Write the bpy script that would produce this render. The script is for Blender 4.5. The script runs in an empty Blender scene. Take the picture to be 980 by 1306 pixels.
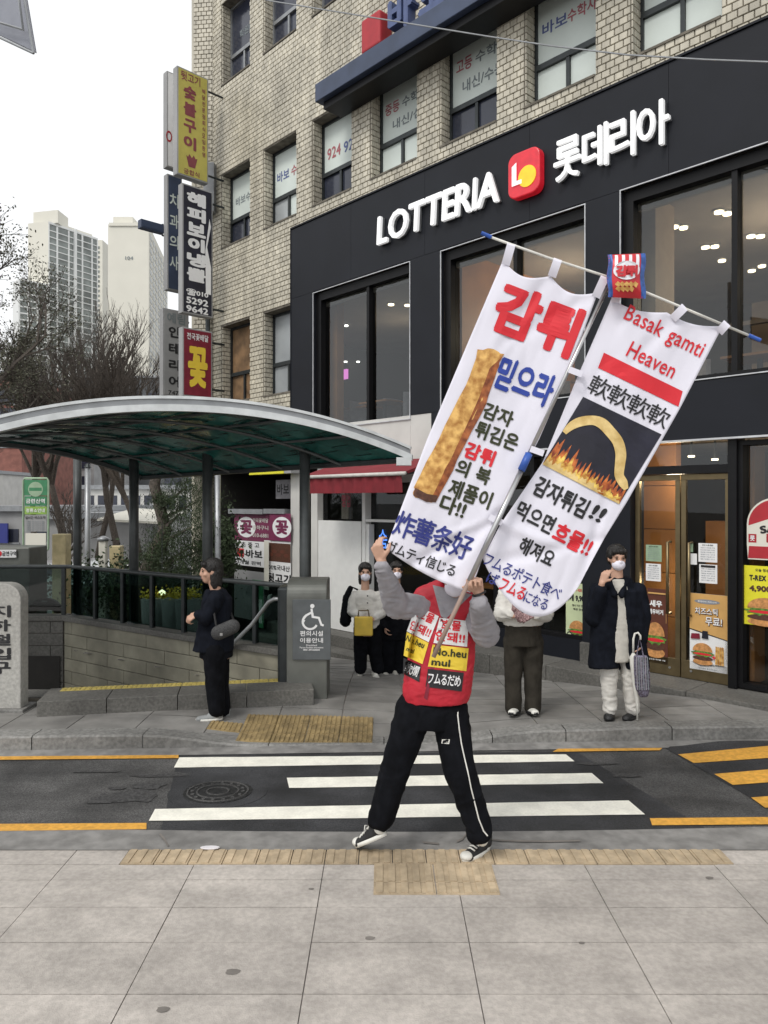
import bpy, bmesh, math, random
from mathutils import Vector as V, Matrix, noise
from mathutils.bvhtree import BVHTree
random.seed(7)
sc = bpy.context.scene
COL = sc.collection
R = math.radians
# ---------------------------------------------------------------- camera
cd = bpy.data.cameras.new('camera'); cam = bpy.data.objects.new('camera', cd); COL.objects.link(cam)
cd.sensor_fit = 'VERTICAL'; cd.sensor_height = 36; cd.lens = 36 * 943 / 1306
cd.shift_y = -13 / 1306
cd.clip_start = .05; cd.clip_end = 3000
cam.location = (0, 0, 2); cam.rotation_euler = (R(90), 0, 0)
sc.camera = cam
# ---------------------------------------------------------------- sky and light
w = bpy.data.worlds.new('World'); sc.world = w; w.use_nodes = True
nt = w.node_tree; bg = nt.nodes['Background']
sky = nt.nodes.new('ShaderNodeTexSky'); sky.sky_type = 'NISHITA'; sky.sun_disc = False
SUN_EL, SUN_ROT = 50, 215
sky.sun_elevation = R(SUN_EL); sky.sun_rotation = R(SUN_ROT)
sky.air_density = 1; sky.dust_density = 3.5; sky.ozone_density = 1
hs = nt.nodes.new('ShaderNodeHueSaturation'); hs.inputs['Saturation'].default_value = .07
mx = nt.nodes.new('ShaderNodeMix'); mx.data_type = 'RGBA'; mx.inputs[0].default_value = .72
mx.inputs[7].default_value = (9.6, 9.75, 9.9, 1)
nt.links.new(sky.outputs[0], hs.inputs['Color']); nt.links.new(hs.outputs[0], mx.inputs[6])
nt.links.new(mx.outputs[2], bg.inputs['Color']); bg.inputs['Strength'].default_value = .108
sl = bpy.data.lights.new('sun', 'SUN'); sl.energy = 1.1; sl.angle = R(16); sl.color = (1, .96, .9)
so = bpy.data.objects.new('sun', sl); COL.objects.link(so)
so.rotation_euler = (R(90 - SUN_EL), 0, R(180 - SUN_ROT))
sc.view_settings.view_transform = 'Standard'; sc.view_settings.look = 'None'
sc.view_settings.exposure = 0.33; sc.view_settings.gamma = 1
sc.cycles.max_bounces = 6; sc.cycles.diffuse_bounces = 3; sc.cycles.glossy_bounces = 3
sc.cycles.transmission_bounces = 4; sc.cycles.transparent_max_bounces = 12
sc.cycles.use_adaptive_sampling = True

# ---------------------------------------------------------------- helpers
def W(px, py, d): return V(((px - 490) / 943 * d, d, 2 + (640 - py) / 943 * d))
FC = 8.0
RR = V((.6909, -.7229, 0)); NN = V((.7229, .6909, 0))
class Frame:
    def __init__(s, o, r, n): s.o, s.r, s.n = o, r, n
    def __call__(s, a, z, out=0.0): return s.o + s.r * a - s.n * out + V((0, 0, z))
FP = Frame(NN * FC, RR, NN)
def fd(px, out=0): return (FC - out) / (NN.y + NN.x * (px - 490) / 943)
def fs(px, out=0): d = fd(px, out); return d * (RR.x * (px - 490) / 943 + RR.y)
def fz(px, py, out=0): return 2 + (640 - py) / 943 * fd(px, out)

class MB:
    def __init__(s): s.v = []; s.f = []; s.m = []; s.mi = 0
    def quad(s, *p):
        b = len(s.v); s.v += [tuple(q) for q in p]; s.f.append(tuple(range(b, b + len(p)))); s.m.append(s.mi)
    def hexa(s, p):   # p: 8 points, bottom 0-3 ccw, top 4-7
        b = len(s.v); s.v += [tuple(q) for q in p]
        for f in ((3, 2, 1, 0), (4, 5, 6, 7), (0, 1, 5, 4), (1, 2, 6, 5), (2, 3, 7, 6), (3, 0, 4, 7)):
            s.f.append(tuple(b + i for i in f)); s.m.append(s.mi)
    def box(s, x0, x1, y0, y1, z0, z1):
        s.hexa([(x0, y0, z0), (x1, y0, z0), (x1, y1, z0), (x0, y1, z0), (x0, y0, z1), (x1, y0, z1), (x1, y1, z1), (x0, y1, z1)])
    def fbox(s, fr, a0, a1, z0, z1, o0, o1):   # o0 inner, o1 outer
        s.hexa([fr(a0, z0, o1), fr(a1, z0, o1), fr(a1, z0, o0), fr(a0, z0, o0), fr(a0, z1, o1), fr(a1, z1, o1), fr(a1, z1, o0), fr(a0, z1, o0)])
    def tube(s, pts, rad, n=8, caps=True):
        pts = [V(p) for p in pts]
        if not isinstance(rad, (list, tuple)): rad = [rad] * len(pts)
        b = len(s.v); up = None
        for i, p in enumerate(pts):
            t = (pts[min(i + 1, len(pts) - 1)] - pts[max(i - 1, 0)])
            if t.length < 1e-9: t = V((0, 0, 1))
            t.normalize()
            if up is None: up = t.orthogonal().normalized()
            up = (up - t * up.dot(t))
            if up.length < 1e-6: up = t.orthogonal()
            up.normalize(); sd = t.cross(up)
            for k in range(n):
                a = 2 * math.pi * k / n
                s.v.append(tuple(p + (up * math.cos(a) + sd * math.sin(a)) * rad[i]))
        for i in range(len(pts) - 1):
            for k in range(n):
                k2 = (k + 1) % n
                s.f.append((b + i * n + k, b + i * n + k2, b + (i + 1) * n + k2, b + (i + 1) * n + k)); s.m.append(s.mi)
        if caps:
            s.f.append(tuple(b + k for k in reversed(range(n)))); s.m.append(s.mi)
            s.f.append(tuple(b + (len(pts) - 1) * n + k for k in range(n))); s.m.append(s.mi)
    def prism(s, poly, top, bot):  # poly list of (x,y); top/bot z or function(x,y)
        ft = top if callable(top) else (lambda x, y: top)
        fb = bot if callable(bot) else (lambda x, y: bot)
        n = len(poly); b = len(s.v)
        s.v += [(x, y, ft(x, y)) for x, y in poly] + [(x, y, fb(x, y)) for x, y in poly]
        s.f.append(tuple(b + i for i in range(n))); s.m.append(s.mi)
        s.f.append(tuple(b + n + i for i in reversed(range(n)))); s.m.append(s.mi)
        for i in range(n):
            j = (i + 1) % n; s.f.append((b + i, b + n + i, b + n + j, b + j)); s.m.append(s.mi)
    def grid(s, fn, nu, nv):
        b = len(s.v)
        for j in range(nv + 1):
            for i in range(nu + 1): s.v.append(tuple(fn(i / nu, j / nv)))
        for j in range(nv):
            for i in range(nu):
                a = b + j * (nu + 1) + i
                s.f.append((a, a + 1, a + nu + 2, a + nu + 1)); s.m.append(s.mi)
    def mesh(s, name, mats, smooth=False):
        me = bpy.data.meshes.new(name); me.from_pydata(s.v, [], s.f)
        for m in (mats if isinstance(mats, (list, tuple)) else [mats]): me.materials.append(m)
        me.polygons.foreach_set('material_index', s.m)
        if smooth: me.polygons.foreach_set('use_smooth', [True] * len(s.f))
        me.update(); return me
    def build(s, name, mats, parent=None, smooth=False, bevel=0, seg=2, **kw):
        me = s.mesh(name, mats, smooth)
        if bevel:
            bm = bmesh.new(); bm.from_mesh(me)
            bmesh.ops.recalc_face_normals(bm, faces=bm.faces)
            bmesh.ops.bevel(bm, geom=[e for e in bm.edges if len(e.link_faces) == 2 and e.calc_face_angle(0) > .5], offset=bevel, segments=seg, affect='EDGES', profile=.5, clamp_overlap=True)
            bm.to_mesh(me); bm.free(); me.update()
        return link(name, me, parent, **kw)
def recalc(me):
    bm = bmesh.new(); bm.from_mesh(me); bmesh.ops.recalc_face_normals(bm, faces=bm.faces); bm.to_mesh(me); bm.free()
def tag(o, label=None, cat=None, group=None, kind=None):
    if label: o['label'] = label
    if cat: o['category'] = cat
    if group: o['group'] = group
    if kind: o['kind'] = kind
    return o
def link(name, me, parent=None, **kw):
    o = bpy.data.objects.new(name, me); COL.objects.link(o)
    if parent is not None:
        o.parent = parent
        o.matrix_parent_inverse = (Matrix.Translation(parent.location) @ parent.rotation_euler.to_matrix().to_4x4()).inverted() if parent.parent is None else Matrix.Identity(4)
        if parent.parent is not None:
            o.matrix_parent_inverse = world_m(parent).inverted()
    tag(o, **kw); return o
def world_m(o):
    m = Matrix.Translation(o.location) @ o.rotation_euler.to_matrix().to_4x4()
    if o.parent: return world_m(o.parent) @ o.matrix_parent_inverse @ m
    return m
def thing(name, loc, label, cat, group=None, rz=0):
    o = bpy.data.objects.new(name, None); COL.objects.link(o); o.location = loc; o.rotation_euler = (0, 0, rz)
    o.empty_display_size = .1
    return tag(o, label, cat, group)
def copy_tree(o, parent=None):
    c = o.copy(); COL.objects.link(c)
    if parent: c.parent = parent
    for ch in list(o.children): copy_tree(ch, c)
    return c

# ---------------------------------------------------------------- materials
def mat(name, c, rough=.6, metal=0, var=.12, scale=8, bump=0, bscale=60, c2=None, stain=0, stain_s=1.3, streak=0, blot=0, emit=None, es=0, spec=None, isl=0, coat=0):
    m = bpy.data.materials.new(name); m.use_nodes = True; t = m.node_tree; b = t.nodes['Principled BSDF']
    b.inputs['Roughness'].default_value = rough; b.inputs['Metallic'].default_value = metal
    if spec is not None: b.inputs['Specular IOR Level'].default_value = spec
    if coat: b.inputs['Coat Weight'].default_value = coat; b.inputs['Coat Roughness'].default_value = .15
    L = t.links.new
    g = t.nodes.new('ShaderNodeNewGeometry')
    def nz(sc_, det=4):
        n = t.nodes.new('ShaderNodeTexNoise'); n.inputs['Scale'].default_value = sc_; n.inputs['Detail'].default_value = det
        L(g.outputs['Position'], n.inputs['Vector']); return n
    n = nz(scale)
    ramp = t.nodes.new('ShaderNodeValToRGB'); e = ramp.color_ramp.elements
    c2 = c2 or tuple(min(1, x * (1 + var)) for x in c)
    e[0].position = .36; e[1].position = .66
    e[0].color = (*[x * (1 - var) for x in c], 1); e[1].color = (*c2, 1)
    L(n.outputs['Fac'], ramp.inputs[0]); out = ramp.outputs[0]
    if isl:
        oi = t.nodes.new('ShaderNodeObjectInfo'); ad = t.nodes.new('ShaderNodeMath'); ad.operation = 'ADD'
        L(oi.outputs['Random'], ad.inputs[0]); L(g.outputs['Random Per Island'], ad.inputs[1])
        fr = t.nodes.new('ShaderNodeMath'); fr.operation = 'FRACT'; L(ad.outputs[0], fr.inputs[0])
        mr = t.nodes.new('ShaderNodeMapRange'); mr.inputs[3].default_value = 1 - isl; mr.inputs[4].default_value = 1 + isl * .6
        L(fr.outputs[0], mr.inputs[0])
        mu = t.nodes.new('ShaderNodeVectorMath'); mu.operation = 'SCALE'; L(out, mu.inputs[0]); L(mr.outputs[0], mu.inputs['Scale']); out = mu.outputs[0]
    if stain:
        n2 = nz(stain_s, 8); r2 = t.nodes.new('ShaderNodeValToRGB'); r2.color_ramp.elements[0].position = .35; r2.color_ramp.elements[1].position = .62
        r2.color_ramp.elements[0].color = (1 - stain,) * 3 + (1,)
        L(n2.outputs['Fac'], r2.inputs[0])
        mm = t.nodes.new('ShaderNodeMix'); mm.data_type = 'RGBA'; mm.blend_type = 'MULTIPLY'; mm.inputs[0].default_value = 1
        L(out, mm.inputs[6]); L(r2.outputs[0], mm.inputs[7]); out = mm.outputs[2]
    for amt, vec, lo, hi in ((streak, (4.5, 4.5, .35), .40, .68), (blot, (1.1, 3.2, 1), .38, .62)):
        if not amt: continue
        ml = t.nodes.new('ShaderNodeVectorMath'); ml.operation = 'MULTIPLY'; ml.inputs[1].default_value = vec; L(g.outputs['Position'], ml.inputs[0])
        n4 = t.nodes.new('ShaderNodeTexNoise'); n4.inputs['Scale'].default_value = 1; n4.inputs['Detail'].default_value = 9; n4.inputs['Roughness'].default_value = .68; L(ml.outputs[0], n4.inputs['Vector'])
        m4 = t.nodes.new('ShaderNodeMapRange'); m4.inputs[1].default_value = lo; m4.inputs[2].default_value = hi; m4.inputs[3].default_value = 1 - amt; m4.inputs[4].default_value = 1 + amt * .55; L(n4.outputs['Fac'], m4.inputs[0])
        m5 = t.nodes.new('ShaderNodeVectorMath'); m5.operation = 'SCALE'; L(out, m5.inputs[0]); L(m4.outputs[0], m5.inputs['Scale']); out = m5.outputs[0]
    L(out, b.inputs['Base Color'])
    if bump:
        n3 = nz(bscale, 3); bp = t.nodes.new('ShaderNodeBump'); bp.inputs['Strength'].default_value = bump; bp.inputs['Distance'].default_value = .01
        L(n3.outputs['Fac'], bp.inputs['Height']); L(bp.outputs[0], b.inputs['Normal'])
    if emit: b.inputs['Emission Color'].default_value = (*emit, 1); b.inputs['Emission Strength'].default_value = es
    return m
def glassmat(name, tint=(.55, .6, .6), refl=1.0, rough=.01, ior=1.5):
    m = bpy.data.materials.new(name); m.use_nodes = True; t = m.node_tree; t.nodes.clear()
    o = t.nodes.new('ShaderNodeOutputMaterial'); tr = t.nodes.new('ShaderNodeBsdfTransparent'); gl = t.nodes.new('ShaderNodeBsdfGlossy')
    tr.inputs[0].default_value = (*tint, 1); gl.inputs['Roughness'].default_value = rough; gl.inputs[0].default_value = (.9 * refl, .93 * refl, .95 * refl, 1)
    lw = t.nodes.new('ShaderNodeFresnel'); lw.inputs[0].default_value = ior
    ge = t.nodes.new('ShaderNodeNewGeometry'); iv = t.nodes.new('ShaderNodeMath'); iv.operation = 'SUBTRACT'; iv.inputs[0].default_value = 1; t.links.new(ge.outputs['Backfacing'], iv.inputs[1])
    mu = t.nodes.new('ShaderNodeMath'); mu.operation = 'MULTIPLY'; t.links.new(lw.outputs[0], mu.inputs[0]); t.links.new(iv.outputs[0], mu.inputs[1])
    mxs = t.nodes.new('ShaderNodeMixShader'); t.links.new(mu.outputs[0], mxs.inputs[0]); t.links.new(tr.outputs[0], mxs.inputs[1]); t.links.new(gl.outputs[0], mxs.inputs[2])
    t.links.new(mxs.outputs[0], o.inputs[0]); return m
M = {}
def cm(name, *a, **k): M[name] = mat(name, *a, **k); return M[name]
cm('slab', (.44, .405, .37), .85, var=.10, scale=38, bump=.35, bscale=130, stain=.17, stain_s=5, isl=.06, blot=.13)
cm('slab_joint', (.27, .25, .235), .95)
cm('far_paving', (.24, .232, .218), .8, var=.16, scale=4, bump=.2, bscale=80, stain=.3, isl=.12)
cm('asphalt', (.10, .098, .096), .8, var=.5, scale=120, bump=.8, bscale=200, stain=.5, stain_s=2.2, blot=.3)
cm('asphalt_new', (.046, .047, .051), .75, var=.5, scale=120, bump=.8, bscale=200, stain=.5, stain_s=3, blot=.3)
cm('gutter', (.25, .243, .232), .85, var=.2, scale=9, bump=.2, stain=.35)
cm('kerb', (.24, .235, .222), .8, var=.22, scale=30, bump=.3, bscale=110, stain=.4)
cm('granite', (.135, .13, .118), .75, var=.22, scale=40, bump=.2, bscale=90, stain=.35)
cm('line_white', (.90, .88, .78), .6, var=.05, scale=60, stain=.14, stain_s=7, bump=.2, bscale=150)
cm('line_yellow', (.72, .37, .06), .6, var=.15, scale=30, stain=.2, bump=.2, bscale=150)
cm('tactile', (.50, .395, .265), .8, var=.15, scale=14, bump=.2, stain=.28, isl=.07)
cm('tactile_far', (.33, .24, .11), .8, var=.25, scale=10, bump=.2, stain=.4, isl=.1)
cm('tactile_strip', (.52, .42, .12), .8, var=.15, scale=20, stain=.3)
cm('iron', (.05, .05, .05), .5, .6, var=.3, scale=40, bump=.4)
cm('brick', (.63, .585, .475), .4, var=.09, scale=2, bump=.08, bscale=70, isl=.13, stain=.16, streak=.24)
cm('mortar', (.15, .135, .11), .95, var=.3)
cm('black_panel', (.0105, .012, .017), .5, spec=.25, var=.1, scale=2, stain=.1)
cm('black_frame', (.006, .006, .007), .45, spec=.25)
cm('edge_trim', (.55, .56, .58), .4, .3)
cm('white_wall', (.62, .61, .58), .6, var=.05, scale=2, stain=.12)
cm('white_panel', (.74, .74, .72), .35, var=.03)
cm('grey_metal', (.30, .31, .32), .4, .5, var=.1)
cm('dark_metal', (.042, .048, .05), .4, .5, var=.15)
cm('post_grey', (.075, .082, .083), .45, .3, var=.12)
cm('steel', (.5, .5, .5), .3, .9, var=.08)
cm('brass', (.20, .155, .085), .35, .8, var=.1)
cm('wood_orange', (.42, .185, .06), .5, var=.14, scale=2.5)
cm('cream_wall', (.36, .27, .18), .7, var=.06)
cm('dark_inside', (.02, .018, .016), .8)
cm('inside_grey', (.22, .19, .16), .8, var=.1, scale=2)
cm('red', (.40, .02, .03), .55, var=.08)
cm('awning', (.22, .018, .027), .75, var=.12, scale=6, stain=.15)
cm('print_red', (.66, .018, .03), .6, var=.04); cm('print_black', (.016, .016, .018), .6, var=.05)
cm('print_navy', (.03, .04, .22), .6, var=.05); cm('print_blue', (.02, .05, .32), .6, var=.05)
cm('print_olive', (.03, .035, .01), .6, var=.05)
cm('print_white', (.8, .8, .8), .6, var=.02); cm('print_yellow', (.80, .58, .05), .6, var=.03)
cm('print_grey', (.25, .27, .3), .6)
cm('cloth_white', (.76, .745, .83), .75, var=.02, scale=3, bump=.12, bscale=500)
cm('blue_plastic', (.03, .10, .42), .4)
cm('sign_white_lit', (.85, .85, .85), .4, emit=(1, 1, 1), es=.3, var=.02)
cm('window_paper', (.64, .70, .66), .5, var=.05, scale=2)
cm('window_dark', (.035, .04, .06), .12, var=.2, scale=1)
cm('window_pale', (.33, .35, .36), .15, var=.15, scale=1.3)
cm('bark', (.085, .07, .058), .9, var=.35, scale=30, bump=.5)
cm('bark_pale', (.075, .06, .048), .9, var=.35, scale=30)
cm('bud', (.10, .095, .05), .8, var=.4, scale=3); cm('bud_dark', (.095, .095, .065), .8, var=.5, scale=3)
cm('pine', (.035, .055, .022), .8, var=.5, scale=6); cm('shrub', (.06, .05, .03), .8, var=.5, scale=6)
cm('concrete_far', (.34, .34, .34), .85, var=.08, scale=.5, stain=.15)
cm('cream_paint', (.68, .66, .58), .8, var=.03, scale=.1)
cm('tower_white', (.74, .75, .74), .8, var=.03, scale=.1)
cm('tower_glass', (.20, .22, .21), .3, var=.35, scale=.15)
cm('skin', (.52, .31, .22), .55, var=.06, scale=20, bump=.05)
cm('hair', (.012, .010, .009), .5, var=.4, scale=120, bump=.5, bscale=200)
cm('eye', (.01, .008, .007), .2); cm('lip', (.30, .10, .09), .5)
cm('cloth_black', (.0055, .006, .008), .95, spec=.12, var=.3, scale=12, bump=.35, bscale=30)
cm('cloth_navy', (.0075, .009, .014), .95, spec=.12, var=.3, scale=12, bump=.35, bscale=30)
cm('cloth_grey', (.30, .29, .31), .85, var=.12, scale=12, bump=.35, bscale=35)
cm('cloth_olive', (.034, .030, .024), .95, spec=.15, var=.2, scale=12, bump=.35, bscale=30)
cm('cloth_cream', (.60, .58, .54), .85, var=.08, scale=12, bump=.3, bscale=30)
cm('cloth_beige', (.50, .48, .43), .85, var=.08, scale=12, bump=.3, bscale=30)
cm('glove', (.22, .10, .10), .85, var=.5, scale=90, c2=(.45, .3, .3))
cm('vest_red', (.46, .012, .028), .6, var=.1, scale=10, bump=.5, bscale=22)
cm('shoe_black', (.014, .014, .015), .6); cm('rubber_white', (.68, .67, .62), .5); cm('shoe_grey', (.25, .26, .26), .7)
cm('bag_yellow', (.72, .50, .07), .5); cm('wood_pole', (.30, .21, .17), .6, var=.1)
cm('stone_pillar', (.42, .41, .38), .7, var=.14, scale=35, bump=.2, stain=.15)
cm('beige_stone', (.27, .255, .195), .6, var=.15, scale=5, stain=.3, isl=.1)
cm('canopy_green', (.016, .10, .085), .22, var=.4, scale=3, c2=(.03, .16, .14), isl=.55)
cm('canopy_rim', (.60, .62, .62), .35, .4, var=.1)
cm('lamp_on', (1, 1, 1), .4, emit=(1, .80, .50), es=6); cm('lamp_cool', (1, 1, 1), .4, emit=(1, .95, .85), es=9)
cm('beam_blue', (.045, .065, .12), .5, var=.15, scale=3, stain=.2)
cm('pale_green', (.30, .42, .28), .5); cm('green', (.05, .22, .10), .5); cm('lime', (.25, .42, .08), .5)
cm('cream_post', (.50, .42, .24), .7, stain=.2)
cm('screen', (.1, .02, .08), .3, emit=(.9, .25, .75), es=1.2); cm('neon', (.02, .1, .5), .3, emit=(.1, .3, 1), es=1.0)
cm('red_brick_far', (.22, .09, .07), .8, var=.2, scale=2); cm('yellow_sign', (.50, .44, .10), .5, var=.05, stain=.08)
cm('maroon', (.20, .012, .03), .5); cm('maroon_print', (.17, .02, .07), .6)
cm('poster_green', (.55, .62, .38), .5, var=.04); cm('poster_orange', (.62, .36, .12), .5, var=.05); cm('poster_yellow', (.75, .70, .03), .5, var=.04)
cm('poster_dark', (.12, .035, .02), .5, var=.2, scale=4)
cm('bun', (.55, .26, .09), .5, var=.25, scale=30); cm('lettuce', (.12, .26, .04), .5, var=.5, scale=50); cm('patty', (.09, .035, .02), .6, var=.3, scale=60)
cm('fry', (.62, .27, .05), .5, var=.35, scale=22, c2=(.85, .52, .16)); cm('fry_dark', (.30, .07, .02), .5, var=.4, scale=25, c2=(.45, .14, .04))
cm('fry_pale', (.68, .46, .15), .5, var=.15, scale=18, c2=(.80, .60, .26))
cm('photo_dark', (.012, .012, .025), .6, var=.3, scale=6); cm('flame', (.75, .20, .02), .6, var=.5, scale=24, c2=(.95, .70, .15)); cm('flame_deep', (.40, .05, .02), .6, var=.5, scale=20, c2=(.7, .2, .04))
cm('litter', (.62, .6, .62), .5); cm('stain_dark', (.17, .155, .14), .9); cm('car_paint', (.45, .46, .47), .3, coat=.5); cm('car_dark', (.03, .03, .035), .3, coat=.5)
cm('tote', (.12, .085, .12), .8, var=.6, scale=60, c2=(.2, .19, .26)); cm('bag_black', (.016, .016, .018), .7, var=.5, scale=180, c2=(.07, .07, .07), bump=.4)
G_win = glassmat('shop_glass', (.80, .82, .82), 1.0)
G_rail = glassmat('rail_glass', (.36, .45, .43), .8, .03, 2.0)
G_up = glassmat('upper_glass', (.72, .74, .74), 1, .01, 1.7)

# ---------------------------------------------------------------- text
TS = bpy.data.scenes.new('scratch')
WORDS = ["편의시설 이용안내", "障碍人便利设施指南", "지하철입구", "바보 수학사 고등 수학 내신 수능 중등 심 학원대", "롯데리아 치즈스틱 무료", "매장에서 확인하세요",
 "세트 원 오늘 점심엔", "새우 새우버거 신선한 새우를 가득", "데리버거 세트 개", "행사 기간 한정 매장 한정 런치 메뉴", "안내문 코로나 예방을 위해", "마스크를 착용해 주세요", "체온을 측정합니다", "영업시간 안내",
 "포장만 가능합니다 감사합니다", "술 영업", "꽃 전국꽃배달 출하구니", "초 중 고 개월 완벽", "국내산 뒷고기", "흐물 안돼 軟爛", "フムるだめ", "감튀 믿으라 감자 튀김은 의 복 제품이 다", "炸薯条好", "ガムティ信じる",
 "먹으면 해져요", "フムるポテト食べ", "ば フムる になる", "금련산역 정류소안내 실시간 버스도착", "금연구역", "숯불구이 궁합식 배달전문점회식모임환영", "해피보이냉뽈 ☎", "치과의사", "인테리어 예림"]
CHARS = ''.join(sorted(set(''.join(WORDS).replace(' ', '')))) + 'ABCDEFGHIJKLMNOPQRSTUVWXYZ' + 'abcdefghijklmnopqrstuvwxyz' + '0123456789' + '!.,/-+:%'
_gl = {}
def _glyphs():
    c = bpy.data.curves.new('lettering', 'FONT'); c.body = '\n'.join(CHARS); c.size = 1; c.space_line = 3; c.resolution_u = 3
    o = bpy.data.objects.new('lettering', c); TS.collection.objects.link(o); TS.view_layers[0].update()
    me = bpy.data.meshes.new_from_object(o.evaluated_get(TS.view_layers[0].depsgraph))
    for i, ch in enumerate(CHARS): _gl[ch] = ([], [], {})
    ys = 3.0
    for v in me.vertices:
        k = int(round((-v.co.y + .35) / ys)); k = max(0, min(len(CHARS) - 1, k)); g = _gl[CHARS[k]]; g[2][v.index] = len(g[0]); g[0].append((v.co.x, v.co.y + ys * k))
    for p in me.polygons:
        vs = list(p.vertices); k = int(round((-me.vertices[vs[0]].co.y + .35) / ys)); k = max(0, min(len(CHARS) - 1, k)); g = _gl[CHARS[k]]; g[1].append(tuple(g[2][i] for i in vs))
    bpy.data.objects.remove(o); bpy.data.meshes.remove(me); bpy.data.curves.remove(c)
_glyphs()
def txt_bm(body, bold=0.0, res=2, extrude=0):
    bm = bmesh.new(); x = 0; base = []
    for ch in body:
        if ch == ' ' or ch not in _gl or not _gl[ch][0]: x += .32; continue
        vs, fs_, _ = _gl[ch]; x0 = min(v[0] for v in vs); x1 = max(v[0] for v in vs)
        base.append((x, vs, fs_)); x += (.93 if ord(ch) > 0x2E00 else x1 + x0 * .9 + .02)
    sh = [(0, 0)] if bold <= 0 else [(0, 0), (bold, 0), (-bold, 0), (0, bold), (0, -bold)]
    if bold > .045: sh += [(bold * .8, bold * .8), (-bold * .8, -bold * .8), (bold * .8, -bold * .8), (-bold * .8, bold * .8)]
    lay = bm.verts.layers.float.new('lift')
    for i, (dx, dy) in enumerate(sh):
        for ox, vs, fs_ in base:
            B = [bm.verts.new((ox + v[0] + dx, v[1] + dy, 0)) for v in vs]
            for v in B: v[lay] = i
            for f in fs_:
                try: bm.faces.new([B[k] for k in f])
                except ValueError: pass
    if extrude:
        r = bmesh.ops.extrude_face_region(bm, geom=bm.faces[:]); 
        for v in [g for g in r['geom'] if isinstance(g, bmesh.types.BMVert)]: v.co.z = 1
        for v in bm.verts: v.co.z = v.co.z * 2 - 1
    xs = [v.co.x for v in bm.verts]; ys = [v.co.y for v in bm.verts]
    x0, x1, y0, y1 = min(xs), max(xs), min(ys), max(ys)
    for v in bm.verts: v.co.x = (v.co.x - (x0 + x1) / 2) / (x1 - x0); v.co.y = (v.co.y - (y0 + y1) / 2) / (y1 - y0)
    return bm, (x1 - x0), (y1 - y0)
def txt(body, mp, w_, h_, m, parent, name='lettering', bold=0.02, cut=0, shear=0, ang=0, c=(0, 0), extrude=0, flip=1, **kw):
    """lettering w_ x h_ around c in mapper units; flip=-1 when the mapper's y runs down"""
    bm, bw, bh = txt_bm(body, bold, 2, 1 if extrude else 0)
    if cut:
        for k in range(1, cut):
            for ax in (0, 1):
                no = (1, 0, 0) if ax == 0 else (0, 1, 0); co = (k / cut - .5, 0, 0) if ax == 0 else (0, k / cut - .5, 0)
                bmesh.ops.bisect_plane(bm, geom=bm.verts[:] + bm.edges[:] + bm.faces[:], plane_co=co, plane_no=no)
    ca, sa = math.cos(ang), math.sin(ang); lay = bm.verts.layers.float.get('lift')
    for v in bm.verts:
        x = v.co.x * w_ + shear * v.co.y * h_; y = v.co.y * h_ * flip
        if extrude: v.co = mp(c[0] + x * ca - y * sa, c[1] + x * sa + y * ca, (v.co.z * .5 + .5) * extrude)
        else: v.co = mp(c[0] + x * ca - y * sa, c[1] + x * sa + y * ca)
        if not extrude and lay is not None: v.co = v.co + (V((0, 0, 2)) - v.co).normalized() * (.00012 * v[lay] * max(1, v.co.y / 6))
        elif extrude and v.co.y: v.co = v.co + NN * (-.0004 * v[lay])
    me = bpy.data.meshes.new(name); bm.to_mesh(me); bm.free(); me.materials.append(m)
    return link(name, me, parent, **kw)
def poly(pts, mp, m, parent, name, **kw):
    mb = MB(); mb.quad(*[mp(*p) for p in pts]); return mb.build(name, m, parent, **kw)
def ell(cx, cy, rx, ry, n=20, a0=0, a1=2 * math.pi): return [(cx + rx * math.cos(a0 + (a1 - a0) * k / n), cy + ry * math.sin(a0 + (a1 - a0) * k / n)) for k in range(n)]
# ================================================================ GROUND
def sm(t): t = max(0, min(1, t)); return t * t * (3 - 2 * t)
RZ = -.13
def near_z(x, y): return -.122
def yk(x): return 6.43 + .045 * x      # far kerb front
def far_z(x, y):
    drop = min(sm((x + 2.15) / 1.1), 1 - sm((x - .35) / 1.05)) * (1 - sm((y - yk(x) - .1) / 1.0)) * .105
    s = x * RR.x + y * RR.y; n = x * NN.x + y * NN.y
    return -drop - .075 * max(0, -s - 3.2) * sm((n - 4.2) / 3.0)
def gp(px, py, zf):
    d = 1886 / (py - 640)
    for _ in range(30):
        x = (px - 490) / 943 * d; d = d * .5 + .5 * (2 - zf(x, d)) * 943 / (py - 640)
    x = (px - 490) / 943 * d; return V((x, d, zf(x, d)))
road_z = lambda x, y: RZ
def rp(px, py, up=0.004): v = gp(px, py, road_z); return (v.x, v.y, RZ + up)

mb = MB(); PX0, PX1, PY0, PY1 = -9, -.6, 7.3, 11.2
for a in ((-900, PX0, -60, 1500), (PX1, 900, -60, 1500), (PX0, PX1, -60, PY0), (PX0, PX1, PY1, 1500)):
    mb.quad((a[0], a[2], -.75), (a[1], a[2], -.75), (a[1], a[3], -.75), (a[0], a[3], -.75))
mb.build('ground', M['asphalt'], kind='structure')
# road
YE = lambda x: 4.76 + (.012 * x * x if abs(x) < 6 else .43)   # near asphalt edge
mb = MB()
def road_fn(u, v):
    x = -30 + 60 * u; ya = 4.55; yb = yk(x) - .10
    return (x, ya + (yb - ya) * v, RZ)
mb.grid(road_fn, 120, 3); mb.build('road', M['asphalt'], kind='structure')
# newer asphalt patch round the crossing
mb = MB()
def patch(pts, up): 
    mb.quad(*[rp(a, b, up) for a, b in pts])
patch([(205, 1062), (228, 963), (735, 959), (905, 1060)], .003)
ap = mb.build('asphalt_patch', M['asphalt_new'], kind='structure')
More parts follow.
